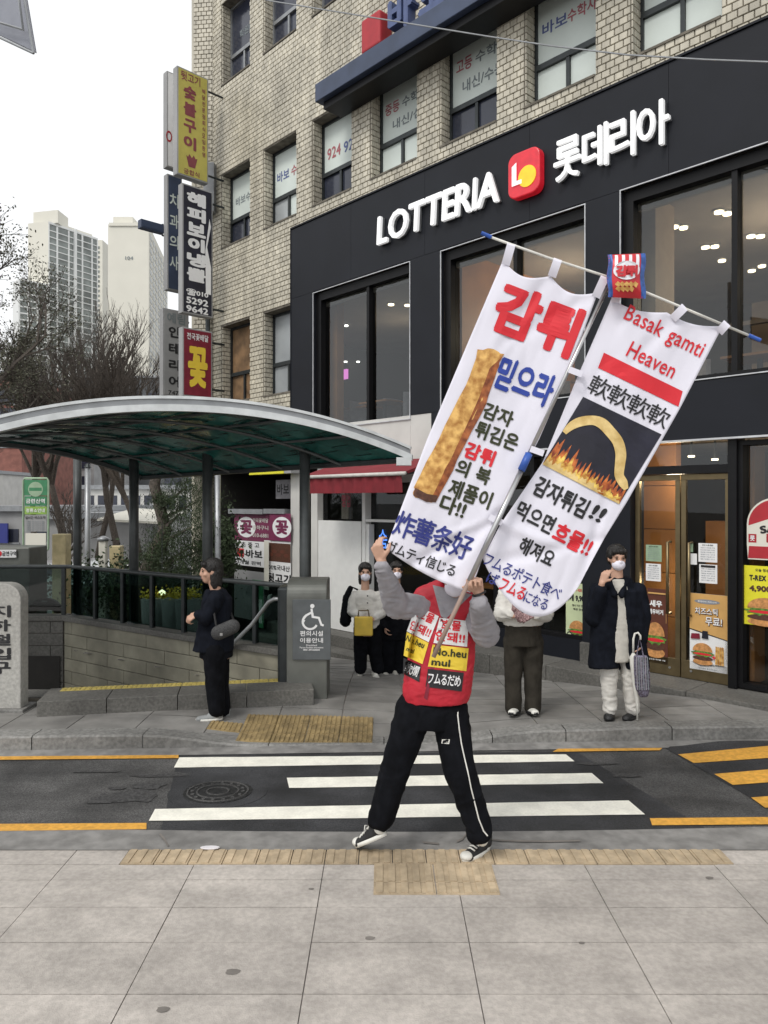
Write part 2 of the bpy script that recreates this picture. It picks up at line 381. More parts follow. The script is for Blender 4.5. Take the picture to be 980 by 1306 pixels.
# gutter on the far side
mb = MB(); mb.grid(lambda u, v: ((x := -30 + 60 * u), yk(x) - .15 + .16 * v, RZ + .006 + .012 * v), 60, 1); mb.build('gutter', M['gutter'], kind='structure')
# crossing
cr = thing('crosswalk', rp(500, 1010), 'three white zebra bars painted across the asphalt lane', 'road marking')
for q in ([(222, 980), (229, 967), (722, 963), (733, 972)], [(369, 1006), (366, 993), (755, 987), (770, 1000)], [(190, 1048), (198, 1033), (802, 1022), (823, 1040)]):
    mb = MB(); n = 24
    for k in range(n):
        def lp(a, b, t): return (a[0] + (b[0] - a[0]) * t, a[1] + (b[1] - a[1]) * t)
        j = lambda t, s: (noise.noise(V((t * 40, s, 3)))) * .5
        t0, t1 = k / n, (k + 1) / n
        A, B, C, D = lp(q[0], q[3], t0), lp(q[0], q[3], t1), lp(q[1], q[2], t1), lp(q[1], q[2], t0)
        mb.quad(rp(A[0], A[1] + j(t0, q[0][0]), .007), rp(B[0], B[1] + j(t1, q[0][0]), .007), rp(C[0], C[1] + j(t1, 9), .007), rp(D[0], D[1] + j(t0, 9), .007))
    mb.build('stripe', M['line_white'], cr)
for nm, q, lb in (('a', [(-400, 974), (228, 968), (228, 964), (-400, 969)], 'thin yellow kerb line left of the crossing along the far gutter'),
              ('b', [(-300, 1065), (187, 1059), (187, 1051), (-300, 1054)], 'yellow edge line left of the crossing along the near gutter'),
              ('c', [(832, 1054), (1300, 1050), (1300, 1040), (829, 1045)], 'yellow edge line right of the crossing along the near gutter'),
              ('d', [(705, 960), (842, 958), (845, 955), (712, 956)], 'thin yellow line between the crossing and the speed hump')):
    mb = MB(); mb.quad(*[rp(a, b, .008) for a, b in q]); mb.build('yellow_line', M['line_yellow'], label=lb, cat='road marking', group='yellow lines along the road edges')
# manhole
c = gp(278, 1011, road_z); mh = thing('manhole_cover', (c.x, c.y, RZ), 'round iron manhole cover set in the asphalt left of the crossing bars', 'manhole')
mb = MB(); mb.prism([(c.x + .36 * math.cos(k / 40 * 2 * math.pi), c.y + .30 * math.sin(k / 40 * 2 * math.pi)) for k in range(40)], RZ + .006, RZ - .02); mb.build('collar', M['asphalt_new'], mh)
mb = MB(); mb.prism([(c.x + .25 * math.cos(k / 40 * 2 * math.pi), c.y + .21 * math.sin(k / 40 * 2 * math.pi)) for k in range(40)], RZ + .010, RZ - .02); mb.build('lid', M['iron'], mh)
mb = MB()
for r in (.22, .15, .08): mb.tube([(c.x + r * math.cos(k / 30 * 2 * math.pi), c.y + r * .84 * math.sin(k / 30 * 2 * math.pi), RZ + .011) for k in range(31)], .008, 4, False)
for k in range(16):
    a = k / 16 * 2 * math.pi; mb.box(c.x + .185 * math.cos(a) - .012, c.x + .185 * math.cos(a) + .012, c.y + .155 * math.sin(a) - .01, c.y + .155 * math.sin(a) + .01, RZ + .009, RZ + .016)
mb.build('rib', M['asphalt'], mh)
# speed hump
hz = lambda x, y: RZ + .055 * sm((x - gpe(y)) / .6)
H0, H1 = rp(842, 951), rp(980, 1031)
def gpe(y): t = (y - H0[1]) / (H1[1] - H0[1]); return H0[0] + (H1[0] - H0[0]) * t
hu = thing('speed_hump', (H0[0] + .8, 5.6, RZ), 'raised asphalt hump with slanted yellow bars at the right edge', 'speed hump')
mb = MB()
def hf(u, v):
    y = 4.84 + (yk(3.2) - .16 - 4.84) * v; x = gpe(y) + 2.6 * u
    return (x, y, hz(x, y) + .004)
mb.grid(hf, 16, 10); mb.build('surface', M['asphalt_new'], hu, smooth=True)
def hp(px, py):
    v = gp(px, py, lambda x, y: hz(x, y) + .009); return (v.x, v.y, v.z)
for q in ([(885, 973), (1120, 957), (1120, 938), (865, 962)], [(935, 1001), (1160, 984), (1160, 966), (911, 987)], [(976, 1030), (1180, 1016), (1180, 1000), (958, 1017)]):
    mb = MB(); mb.grid(lambda u, v: hp(q[0][0] * (1 - u) * (1 - v) + q[1][0] * u * (1 - v) + q[2][0] * u * v + q[3][0] * (1 - u) * v, q[0][1] * (1 - u) * (1 - v) + q[1][1] * u * (1 - v) + q[2][1] * u * v + q[3][1] * (1 - u) * v), 10, 2)
    mb.build('stripe', M['line_yellow'], hu)
# near gutter kerb band
mb = MB(); mb.grid(lambda u, v: ((x := -9 + 18 * u), 4.50 + (YE(x) - 4.50) * v, near_z(0, 4.6) + .004 - .006 * v), 90, 4)
mb.build('near_kerb_band', M['gutter'], kind='structure')
mb = MB()   # cracks in the band
for pts in ([(600, 1062), (606, 1068), (640, 1072), (700, 1073), (740, 1072)], [(596, 1062), (590, 1070), (583, 1073)], [(204, 1063), (210, 1070), (215, 1079)], [(540, 1074), (560, 1076)]):
    P3 = [gp(a, b, lambda x, y: near_z(x, y) + .008) for a, b in pts]
    for a, b in zip(P3, P3[1:]): mb.quad(a + V((0, -.012, 0)), b + V((0, -.012, 0)), b + V((0, .012, 0)), a + V((0, .012, 0)))
mb.build('crack', M['stain_dark'], kind='structure')
# near pavement
pv = link('pavement', None); bpy.data.objects.remove(pv)
mb = MB(); mb.grid(lambda u, v: ((x := -9 + 18 * u), -6 + 10.51 * v, near_z(x, -6 + 10.51 * v) - .012), 40, 60)
pv = mb.build('pavement', M['slab_joint'], kind='structure')
def slab(parent, x0, x1, y0, y1, zf, m, name, gap=.0026, th=.02, nx=1, ny=3):
    mb = MB(); x0 += gap; x1 -= gap; y0 += gap; y1 -= gap
    j = random.uniform(-.0012, .0012)
    P = lambda u, v, dz=0: (x0 + (x1 - x0) * u, y0 + (y1 - y0) * v, zf(x0 + (x1 - x0) * u, y0 + (y1 - y0) * v) + j + dz)
    mb.grid(lambda u, v: P(u, v), nx, ny)
    for e in (((0, 0), (1, 0)), ((1, 0), (1, 1)), ((1, 1), (0, 1)), ((0, 1), (0, 0))):
        mb.quad(P(*e[0]), P(*e[0], -th), P(*e[1], -th), P(*e[1]))
    return mb.build(name, m, parent)
XS = [-.35 + .76 * k for k in range(-6, 8)]; YS = [1.45, 1.80, 2.15, 2.50, 2.84, 3.186, 3.56, 3.87, 4.15, 4.325]
for i in range(len(XS) - 1):
    for j in range(len(YS) - 1):
        x0, x1 = XS[i], XS[i + 1]
        slab(pv, x0, x1, YS[j], YS[j + 1], near_z, M['slab'], 'paving_slab')
for i in range(len(XS) - 1):      # slabs left and right of the tactile strip
    for a, b in ((XS[i], min(XS[i + 1], -1.55)), (max(XS[i], 1.95), XS[i + 1])):
        if b - a > .02: slab(pv, a, b, 4.325, 4.51, near_z, M['slab'], 'paving_slab')
def tactile(parent, x0, y0, x1, y1, zf, m, bars, name='tactile_tile', dots=False, skew=0, wid=.55, up=.004, h=.006):
    mb = MB(); g = .003; P = lambda x, y, z: (x + skew * (y - y0), y, zf(x, y) + z)
    def bx(a, b, c_, d, h0, h1):
        n = 3
        for k in range(n):
            ya, yb = c_ + (d - c_) * k / n, c_ + (d - c_) * (k + 1) / n
            mb.hexa([P(a, ya, h0), P(b, ya, h0), P(b, yb, h0), P(a, yb, h0), P(a, ya, h1), P(b, ya, h1), P(b, yb, h1), P(a, yb, h1)])
    bx(x0 + g, x1 - g, y0 + g, y1 - g, -.02, up)
    if dots:
        for i in range(bars):
            for j in range(bars):
                cx = x0 + (i + .5) * (x1 - x0) / bars; cy = y0 + (j + .5) * (y1 - y0) / bars; r = .3 * (x1 - x0) / bars
                mb.hexa([P(cx - r, cy - r, up), P(cx + r, cy - r, up), P(cx + r, cy + r, up), P(cx - r, cy + r, up), P(cx - r * .7, cy - r * .7, up + h), P(cx + r * .7, cy - r * .7, up + h), P(cx + r * .7, cy + r * .7, up + h), P(cx - r * .7, cy + r * .7, up + h)])
    else:
        for i in range(bars):
            cx = x0 + (i + .5) * (x1 - x0) / bars; r = wid / 2 * (x1 - x0) / bars
            bx(cx - r, cx + r, y0 + .008, y1 - .008, up, up + h)
    return mb.build(name, m, parent)
tp = thing('tactile_paving', (.3, 4.3, near_z(0, 4.3)), 'long ochre ribbed tactile strip on the near pavement under the performer', 'tactile paving')
x = -1.55
while x < 1.95:
    tactile(tp, x, 4.325, x + .2, 4.505, near_z, M['tactile'], 3); x += .2
for k in range(2):
    for jy, (ya, yb) in enumerate(((4.11, 4.325), (3.99, 4.11))):
        tactile(tp, -.06 + k * .345, ya, .285 + k * .345, yb, near_z, M['tactile'], 5, up=.0065)
# dark blotches in the asphalt
def blotch(px, py, rx, ry, seed, m='stain_road', up=0):
    if m not in M: cm(m, (.050, .049, .049), .7, var=.5, scale=60, bump=.5, bscale=200)
    q = gp(px, py, road_z); P = []
    for k in range(36):
        a = k / 36 * 2 * math.pi; f = 1 + .45 * noise.noise(V((math.cos(a) * 1.6 + seed, math.sin(a) * 1.6, seed))) + .18 * noise.noise(V((math.cos(a) * 5, math.sin(a) * 5, seed)))
        P.append((q.x + rx * f * math.cos(a), q.y + ry * f * math.sin(a), RZ + .0046 + seed * .00012))
    return P
mb = MB()
for i, a in enumerate(((170, 1016, .22, .10), (190, 1003, .13, .06), (225, 988, .12, .035), (205, 990, .2, .03), (130, 1022, .10, .05), (150, 1006, .07, .03), (120, 985, .18, .02), (760, 975, .16, .03), (800, 990, .12, .04))): mb.quad(*blotch(*a, i * 3.1))
mb.build('road_stain', M['stain_road'], kind='stuff', label='dark irregular stains on the asphalt lane beside the manhole')
# litter and stains
c = gp(268, 1084, near_z); mb = MB(); mb.prism([(c.x + .06 * math.cos(a * .52) , c.y + .022 * math.sin(a * .52)) for a in range(12)], c.z + .018, c.z + .011)
mb.build('litter', M['litter'], bevel=.002, label='flat crumpled white scrap lying beside the ochre tactile strip', cat='litter')
mb = MB()
for a, b, r in ((297, 1240, .022), (472, 1197, .016), (208, 1288, .018), (397, 1134, .01), (905, 1120, .015), (742, 1203, .01)):
    q = gp(a, b, near_z); mb.quad(*[(q.x + r * 1.6 * math.cos(k * .6) * (1 + .2 * math.sin(k * 2.1)), q.y + r * math.sin(k * .6), q.z + .0025) for k in range(10)])
mb.build('gum_stain', M['stain_dark'], kind='stuff', label='dark flattened gum spots scattered over the pale near slabs')

# far pavement
PIT = [(-.95, 7.80), (-3.42, 7.34), (-8.6, 7.34), (-8.6, 10.2), (-4.4, 10.2)]
def inpoly(x, y, P):
    r = False; j = len(P) - 1
    for i in range(len(P)):
        if (P[i][1] > y) != (P[j][1] > y) and x < (P[j][0] - P[i][0]) * (y - P[i][1]) / (P[j][1] - P[i][1]) + P[i][0]: r = not r
        j = i
    return r
mb = MB(); st = .2; x = -9.0
while x < 9:
    y = 0
    while y < 12:
        y0, y1 = yk(x) + .19 + y if y == 0 else 6.6 + y, 6.6 + y + st
        cx, cy = x + st / 2, 6.6 + y + st / 2
        n = cx * NN.x + cy * NN.y; inn = inpoly(cx, cy, PIT) or inpoly(cx - .1, cy, PIT) and inpoly(cx + .1, cy - .1, PIT)
        if n < 8.0 and not inn:
            mb.quad(*[(a, b, far_z(a, b) - .012) for a, b in ((x, y0), (x + st, y0), (x + st, y1), (x, y1))])
        y += st
    x += st
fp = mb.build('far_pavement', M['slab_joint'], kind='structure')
x = -5.2; i = 0
while x < 6.0:
    j = 0; y = 6.64
    while y < 12:
        ww = .6; x0 = x; cx, cy = x0 + ww / 2, y + .15
        n = cx * NN.x + cy * NN.y
        ok = n < 7.5 + .25 and not any(inpoly(a, b, PIT) for a, b in ((x0, y), (x0 + ww, y), (x0, y + .3), (x0 + ww, y + .3), (cx, cy)))
        px = 490 + cx / cy * 943
        if ok and -60 < px < 1040:
            ya = y if j else yk(cx) + .2
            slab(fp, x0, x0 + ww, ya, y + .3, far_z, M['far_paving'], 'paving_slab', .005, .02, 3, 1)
        y += .3; j += 1
    x += .6; i += 1
tf = thing('tactile_paving', gp(385, 930, far_z), 'worn yellow ribbed tactile patch on the far pavement beside the station entrance slab', 'tactile paving')
tq = [(268, 927), (336, 909), (448, 915), (494, 934), (494, 944), (318, 944)]
TP = [(lambda v: (v.x, v.y))(gp(a, b, far_z)) for a, b in tq]
x = -2.2
while x < .2:
    y = 6.45
    while y < 7.3:
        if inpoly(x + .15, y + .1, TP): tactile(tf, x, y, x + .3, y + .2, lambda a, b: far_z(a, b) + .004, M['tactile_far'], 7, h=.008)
        y += .2
    x += .3
# kerb stones
kb = thing('kerb', (0, 6.5, RZ), 'grey granite kerb along the far pavement with a dropped section', 'kerb'); kb['kind'] = 'structure'; del kb['category']
ks = [-9, -8, -7, -6, -5, -4, -3, -2.07, -1.0, 0, .95, 1.6, 2.55, 3.6, 4.6, 5.6, 6.6, 7.6, 9]
for a, b in zip(ks, ks[1:]):
    mb = MB(); a += .004; b -= .004; n = 6
    for k in range(n):
        xa, xb = a + (b - a) * k / n, a + (b - a) * (k + 1) / n
        f = lambda x, o, z: (x, yk(x) + o, z)
        za, zb = max(far_z(xa, yk(xa)), RZ + .022) + .004, max(far_z(xb, yk(xb)), RZ + .022) + .004
        mb.quad(f(xa, 0, RZ - .05), f(xb, 0, RZ - .05), f(xb, 0.0, zb - .015), f(xa, 0.0, za - .015))
        mb.quad(f(xa, 0, za - .015), f(xb, 0, zb - .015), f(xb, .015, zb), f(xa, .015, za))
        mb.quad(f(xa, .015, za), f(xb, .015, zb), f(xb, .2, zb), f(xa, .2, za))
    mb.build('kerbstone', M['kerb'], kb)

# ================================================================ SUBWAY ENTRANCE
SE = V((.983, .183, 0))
A0 = V((-3.23, 6.87, 0))
ent = thing('subway_entrance', (-2, 7.6, 0), 'station stairwell with granite threshold slab and low beige walls', 'subway entrance')
# threshold slabs
for a, b in ((0, .62), (.62, 1.27), (1.27, 1.92), (1.92, 2.58)):
    mb = MB(); g = .003
    P = lambda t, o, z: tuple(A0 + SE * t + V((-.183, .983, 0)) * o + V((0, 0, z)))
    mb.hexa([P(a + g, 0, -.14), P(b - g, 0, -.14), P(b - g, .50, -.14), P(a + g, .50, -.14), P(a + g, 0, .142), P(b - g, 0, .142), P(b - g, .50, .142), P(a + g, .50, .142)])
    mb.build('threshold_stone', M['granite'], ent, bevel=.006)
for k in range(8):
    a = .12 + k * .29; mb = MB(); P = lambda t, o, z: tuple(A0 + SE * t + V((-.183, .983, 0)) * o + V((0, 0, z)))
    def bxx(t0, t1, o0, o1, z0, z1): mb.hexa([P(t0, o0, z0), P(t1, o0, z0), P(t1, o1, z0), P(t0, o1, z0), P(t0, o0, z1), P(t1, o0, z1), P(t1, o1, z1), P(t0, o1, z1)])
    bxx(a, a + .284, .36, .48, .140, .146)
    for i in range(6):
        for j in range(3): bxx(a + .02 + i * .045, a + .045 + i * .045, .37 + j * .036, .392 + j * .036, .146, .152)
    mb.build('tactile_tile', M['tactile_strip'], ent)
# stairs descending to the back left
mb = MB()
for k in range(16):
    y = 7.85 + k * .3; z = .10 - (k + 1) * .17
    if y > 10.0: break
    mb.box(-8.5, -1.2, y, y + .31, -3, z)
mb.build('stairs', M['granite'], ent)
mb = MB(); mb.quad((-9, 7, -3), (-1, 7, -3), (-1, 11, -3), (-9, 11, -3)); mb.build('stair_floor', M['granite'], ent)
B0 = V((-.98, 7.80, 0)); C0 = V((-4.4, 10.2, 0)); BC = (C0 - B0); BL = BC.length; BC.normalize(); BN = V((BC.y, -BC.x, 0))   # BN points away from the pit
if BN.dot(V((1, 1, 0))) < 0: BN = -BN
FW = Frame(B0, BC, BN)   # a runs from near to far; out>0 towards the pit
FB = Frame(V((-8.6, 10.2, 0)), V((1, 0, 0)), V((0, 1, 0)))
mb = MB(); mb.fbox(FW, 0, BL, -3, .36, -.16, -.01); mb.fbox(FB, 0, 4.2, -3, .36, -.16, -.01)
mb.box(-8.75, -8.6, 7.2, 10.3, -3, .36)
mb.quad((-8.6, 7.34, -3), (-3.42, 7.34, -3), (-3.42, 7.34, .05), (-8.6, 7.34, .05))
mb.build('wall', M['mortar'], ent)
zr = .355
for row in range(6):     # wall stones
    h = .17; z1 = zr - row * h; z0 = z1 - h + .008; off = .35 * (row % 2)
    a = -off
    while a < BL:
        mb = MB(); mb.fbox(FW, max(0, a) + .004, min(BL, a + .8) - .004, z0, z1, -.02, .012); mb.build('wall_stone', M['beige_stone'], ent, bevel=.004); a += .8
    a = 2.4 - off
    while a < 4.2:
        mb = MB(); mb.fbox(FB, max(0, a) + .004, min(4.18, a + .8) - .004, z0, z1, -.02, .012); mb.build('wall_stone', M['granite'], ent, bevel=.004); a += .8
mb = MB(); mb.fbox(FW, -.05, BL, .362, .43, -.2, .05); mb.fbox(FB, 0, 4.2, .3625, .431, -.2, .05); mb.build('coping', M['granite'], ent, bevel=.008)
mb = MB(); mb.fbox(FB, .5, 4.14, -1.4, -.12, .02, .03); mb.build('stair_shade_sheet', M['dark_inside'], ent)  # flat near-black sheet on the back wall, stairwell shade put into its colour
# glass railing
gr = thing('glass_railing', tuple(FW(2, .43)), 'dark framed glass balustrade round the station stairwell', 'railing')
for k in range(7):
    a0, a1 = BL * k / 7, BL * (k + 1) / 7
    mb = MB(); mb.fbox(FW, a0 - .025, a0 + .025, .43, 1.08, -.10, -.05); mb.build('post', M['dark_metal'], gr)
    mb = MB(); mb.fbox(FW, a0 + .03, a1 - .03, .45, 1.07, -.082, -.07); mb.build('pane', G_rail, gr)
for k in range(4):
    a0, a1 = 4.15 - 1.05 * (k + 1), 4.15 - 1.05 * k
    mb = MB(); mb.fbox(FB, a1 - .025, a1 + .025, .43, 1.08, -.10, -.05); mb.build('post', M['dark_metal'], gr)
    mb = MB(); mb.fbox(FB, a0 + .03, a1 - .03, .45, 1.07, -.082, -.07); mb.build('pane', G_rail, gr)
mb = MB(); mb.tube([FW(-.05, 1.1, -.075), FW(BL, 1.1, -.075), FB(0, 1.1, -.075)], .028, 8); mb.build('handrail', M['post_grey'], gr, smooth=True)
hr = thing('stair_handrail', tuple(FW(.2, .3)), 'round steel stair handrail sloping down beside the accessibility sign box', 'handrail')
mb = MB(); mb.tube([W(358, 764, 7.72), W(350, 764, 7.75), W(343, 768, 7.8), W(322, 796, 7.95), W(306, 812, 8.05), W(282, 838, 8.35)], .022, 8); mb.build('rail', M['grey_metal'], hr, smooth=True)
mb = MB(); mb.tube([W(359, 790, 7.72), W(359, 876, 7.72)], .03, 8); mb.build('post', M['dark_metal'], hr, smooth=True)
# sign box with rounded top
bx = thing('sign_box', (-.8, 7.6, 0), 'rounded grey steel housing with the white wheelchair sign at the entrance end', 'sign box')
mb = MB(); x0, x1, y0, y1 = -1.0, -.585, 7.58, 8.0
prof = [(y0, -.1)] + [(y0 + .16 - .16 * math.cos(a), 1.03 + .16 * math.sin(a)) for a in [k * math.pi / 16 for k in range(9)]] + [(y1, 1.19), (y1, -.1)]
n = len(prof); b = len(mb.v); mb.v += [(x0, y, z) for y, z in prof] + [(x1, y, z) for y, z in prof]
for i in range(n): mb.f.append((b + i, b + (i + 1) % n, b + n + (i + 1) % n, b + n + i)); mb.m.append(0)
mb.f.append(tuple(b + i for i in range(n))); mb.f.append(tuple(b + n + i for i in reversed(range(n)))); mb.m += [0, 0]
cm('box_steel', (.155, .16, .145), .45, .3, var=.12, scale=5, stain=.2); cm('sign_grey', (.10, .11, .115), .5)
mb.build('housing', M['box_steel'], bx, bevel=.012)
mb = MB(); mb.box(-1.1, -.97, 7.62, 7.98, -.1, 1.12); mb.build('end_post', M['dark_metal'], bx, bevel=.03, seg=3)
mb = MB(); mb.box(-.935, -.545, 7.555, 7.575, .385, 1.0); mb.build('sign_panel', M['sign_grey'], bx, bevel=.004)
mpb = lambda x, y: V((-.74 + x, 7.551, y))
txt('편의시설', mpb, .235, .055, M['print_white'], bx, c=(0, .655)); txt('이용안내', mpb, .235, .052, M['print_white'], bx, c=(0, .585))
txt('Disabled', mpb, .11, .016, M['print_white'], bx, c=(0, .535)); txt('Person Facilities Information', mpb, .24, .018, M['print_white'], bx, c=(0, .512)); txt('障碍人便利设施指南', mpb, .17, .018, M['print_white'], bx, c=(0, .488))
mb = MB(); r = .011
cw = [(-.015 + .075 * math.cos(a), .775 + .075 * math.sin(a)) for a in [R(130 + k * 200 / 16) for k in range(17)]]
for path in (cw, [(.0, .905), (.012, .825), (.075, .815), (.10, .745), (.12, .738)], [(.0, .87), (-.055, .84), (-.085, .80)], [(.01, .86), (.012, .82)], [(-.075, .79), (-.085, .775)]):
    for (ax, ay), (bx_, by) in zip(path, path[1:]):
        d = V((bx_ - ax, by - ay)).normalized(); p = V((-d.y, d.x)) * r; e = d * r * .4
        mb.quad(*[mpb(*q) for q in ((ax - e.x - p.x, ay - e.y - p.y), (bx_ + e.x - p.x, by + e.y - p.y), (bx_ + e.x + p.x, by + e.y + p.y), (ax - e.x + p.x, ay - e.y + p.y))])
mb.quad(*[mpb(*q) for q in ell(.008, .935, .022, .022)])
for i, v_ in enumerate(mb.v): mb.v[i] = (v_[0], v_[1] - .0001 * (i % 7), v_[2])
mb.build('wheelchair_symbol', M['print_white'], bx)
# stone pillar
sp = thing('stone_pillar', (-3.8, 7.2, 0), 'pale granite entrance pillar with vertical black station lettering at the left edge', 'pillar')
mb = MB(); a, b2, zt, rad = -4.32, -3.47, 1.22, .16
pr = [(a, -.08), (b2, -.08)] + [(b2 - rad + rad * math.cos(k * math.pi / 16), zt - rad + rad * math.sin(k * math.pi / 16)) for k in range(9)] + [(a + rad - rad * math.sin(k * math.pi / 16), zt - rad + rad * math.cos(k * math.pi / 16)) for k in range(9)]
b = 0; n = len(pr); mb.v = [(x, 7.06, z) for x, z in pr] + [(x, 7.22, z) for x, z in pr]
mb.f = [tuple(range(n)), tuple(n + i for i in reversed(range(n)))] + [(i, n + i, n + (i + 1) % n, (i + 1) % n) for i in range(n)]; mb.m = [0] * len(mb.f)
mb.build('pillar_stone', M['stone_pillar'], sp, bevel=.01)
for k, ch in enumerate('지하철입구'): txt(ch, lambda x, y: V((x, 7.055, y)), .21, .115, M['print_black'], sp, c=(-3.665, .955 - k * .135), bold=.03)
mb = MB(); mb.box(-4.5, -3.42, 7.0, 7.3, -.1, .03); mb.build('base_stone', M['kerb'], sp, bevel=.01)

# canopy
cn = thing('canopy_roof', tuple(B0 + BC * 2), 'arched green tiled canopy with white rim over the station stairs', 'canopy')
R0 = V((.26, 7.5, 0)); Wd = 4.5; AX = BC; LEN = 4.3
def roof(u, v, off=0.0):     # u 0 left..1 right, v 0 near..1 far
    t = 2 * u - 1
    z = 2.46 + .45 * (1 - abs(t) ** 2.1) - .10 * v + off
    p = R0 - SE * Wd * (1 - u) + AX * LEN * v; return V((p.x, p.y, z))
NU, NV = 18, 15
mb0 = None
for j in range(NV):
    for i in range(NU):
        if len(cn.children) >= 292: break
        mb = MB(); g = .012; u0, u1 = (i + (.5 if j % 2 else 0)) / NU, (i + 1 + (.5 if j % 2 else 0)) / NU
        u1 = min(u1, 1); v0, v1 = j / NV, (j + 1) / NV
        if u1 - u0 < .01: continue
        tl = random.uniform(-.008, .008); P = lambda u, v, o: roof(u, v, o)
        g1 = g * .12; mb.quad(P(u0 + g1, v0 + g1, tl - .006), P(u0 + g1, v1 - g1, -tl - .02), P(u1 - g1, v1 - g1, -.02 + tl), P(u1 - g1, v0 + g1, -tl - .006)); 
        mb.quad(P(u0 + g1, v0 + g1, tl - .006), P(u1 - g1, v0 + g1, -tl - .006), P(u1 - g1, v0 + g1, .02), P(u0 + g1, v0 + g1, .02))
        mb.build('ceiling_tile', M['canopy_green'], cn)
mb = MB(); mb.grid(lambda u, v: roof(u, v, .10), 40, 4); mb.grid(lambda u, v: roof(u, v, .012), 40, 4)
mb.grid(lambda u, v: roof(u, 0, .012 + .088 * v), 40, 1); mb.grid(lambda u, v: roof(u, 1, .012 + .088 * v), 40, 1); mb.grid(lambda u, v: roof(1, u, .012 + .088 * v), 8, 1); mb.grid(lambda u, v: roof(0, u, .012 + .088 * v), 8, 1)
mb.build('roof_shell', M['dark_metal'], cn)
def sweep(name, fn, hw, hh, m, N=48):
    mb = MB()
    for k in range(N):
        a, b = fn(k / N), fn((k + 1) / N); o = V((-.15, -1, 0)).normalized() * hw
        mb.hexa([a + o - V((0, 0, hh)), b + o - V((0, 0, hh)), b - o - V((0, 0, hh)), a - o - V((0, 0, hh)), a + o + V((0, 0, hh)), b + o + V((0, 0, hh)), b - o + V((0, 0, hh)), a - o + V((0, 0, hh))])
    return mb.build(name, m, cn, smooth=False)
sweep('rim_lower', lambda t: roof(t, -.008, -.015), .03, .032, M['canopy_rim'])
sweep('rim_upper', lambda t: roof(t, -.004, .085), .04, .014, M['canopy_rim'])
sweep('rim_groove', lambda t: roof(t, -.002, .045), .022, .024, M['grey_metal'])
mb = MB(); mb.tube([roof(1, k / 8, -.03) for k in range(9)], .035, 6); mb.build('side_beam', M['dark_metal'], cn)
mb = MB(); mb.tube([roof(0, k / 8, -.03) for k in range(9)], .035, 6); mb.build('side_beam', M['dark_metal'], cn)
mb = MB(); mb.tube([roof(k / 20, 1, -.03) for k in range(21)], .05, 6); mb.build('end_beam', M['dark_metal'], cn)
for k in range(1, 7):
    mb = MB(); mb.tube([roof(k / 7, j / 10, -.035) for j in range(11)], .014, 6); mb.build('rib', M['post_grey'], cn)
for k in range(1, 5):
    mb = MB(); mb.tube([roof(j / 24, k / 5, -.05) for j in range(25)], .016, 6); mb.build('purlin', M['post_grey'], cn)
mb = MB(); q = roof(.985, -.02, -.055); mb.box(q.x - .14, q.x + .01, q.y - .05, q.y + .04, q.z - .07, q.z + .01); mb.build('end_cap', M['canopy_rim'], cn)
q = roof(.015, -.02, -.055); mb = MB(); mb.box(q.x - .04, q.x + .12, q.y - .05, q.y + .04, q.z - .07, q.z + .01); mb.build('end_cap', M['canopy_rim'], cn)
for px, d, rr_ in ((389, 8.05, .058), (265, 8.82, .062), (171, 9.55, .06), (99, 10.27, .055)):
    x = (px - 490) / 943 * d
    zt = {389: 2.62, 265: 2.70, 171: 2.70, 99: 2.62}[px]
    mb = MB(); mb.tube([(x, d, .40 if px < 300 else -.1), (x, d, zt)], rr_, 14); mb.build('post', M['post_grey'], cn, smooth=True)
    mb = MB(); mb.tube([(x, d, .36), (x, d, .40), (x, d, .46)] if px < 300 else [(x, d, -.1), (x, d, .05)], rr_ * 1.35, 14); mb.build('post_collar', M['post_grey'], cn)
# ================================================================ BRICK BUILDING
bd = thing('brick_building', tuple(FP(-7, 0, -2)), 'beige tiled office building of many recessed windows above the black restaurant front', 'building')
KS = [-4.22 - 1.487 * k for k in range(-3, 7)]     # window openings start here, 1.03 wide
WO = 1.03
OPN = []
for s in KS:
    OPN.append((s, s + WO, 7.15, 8.62)); OPN.append((s, s + WO, 10.45, 12.1))
for s in KS[-2:]: OPN.append((s, s + WO, 4.0, 5.55))
SL, SRt, ZT = -13.47, 1.5, 13.2
LS = -10.73      # left end of the black front
def regions():   # wall rectangles (s0,s1,z0,z1)
    return [(SL, LS, 2.75, 6.87), (SL, SRt, 6.87, ZT)]
mb = MB()
def wall_with_holes(mb, fr, s0, s1, z0, z1, ops, o0, o1):
    zs = sorted(set([z0, z1] + [z for o in ops for z in (o[2], o[3]) if z0 < z < z1 and o[1] > s0 and o[0] < s1]))
    for za, zb in zip(zs, zs[1:]):
        zc = (za + zb) / 2; cur = s0
        for o in sorted(o for o in ops if o[2] < zc < o[3] and o[1] > s0 and o[0] < s1):
            if o[0] > cur: mb.fbox(fr, cur, o[0], za, zb, o0, o1)
            cur = o[1]
        if cur < s1: mb.fbox(fr, cur, s1, za, zb, o0, o1)
for a in regions(): wall_with_holes(mb, FP, *a, OPN, -.3, 0)
mb.fbox(FP, SL, LS, -1, 1.2, -.3, -.0) if False else None
mb.build('wall', M['mortar'], bd)
bricks = []
BWd, BH = .112, .0885
def lay(fr, s0, s1, z0, z1, ops, out):
    r = 0; z = z0
    while z < z1 - .02:
        zc = z + BH / 2; segs = []; cur = s0
        for o in sorted(o for o in ops if o[2] < zc < o[3] and o[1] > s0 and o[0] < s1):
            if o[0] > cur: segs.append((cur, o[0]))
            cur = max(cur, o[1])
        if cur < s1: segs.append((cur, s1))
        off = (BWd / 2 if r % 2 else 0)
        for a, b in segs:
            k = math.floor((a - off) / BWd); x = k * BWd + off
            while x < b - .004:
                xa, xb = max(x, a), min(x + BWd, b)
                if xb - xa > .02: out.append((fr, xa, xb, z, min(z + BH, z1)))
                x += BWd
        z += BH; r += 1
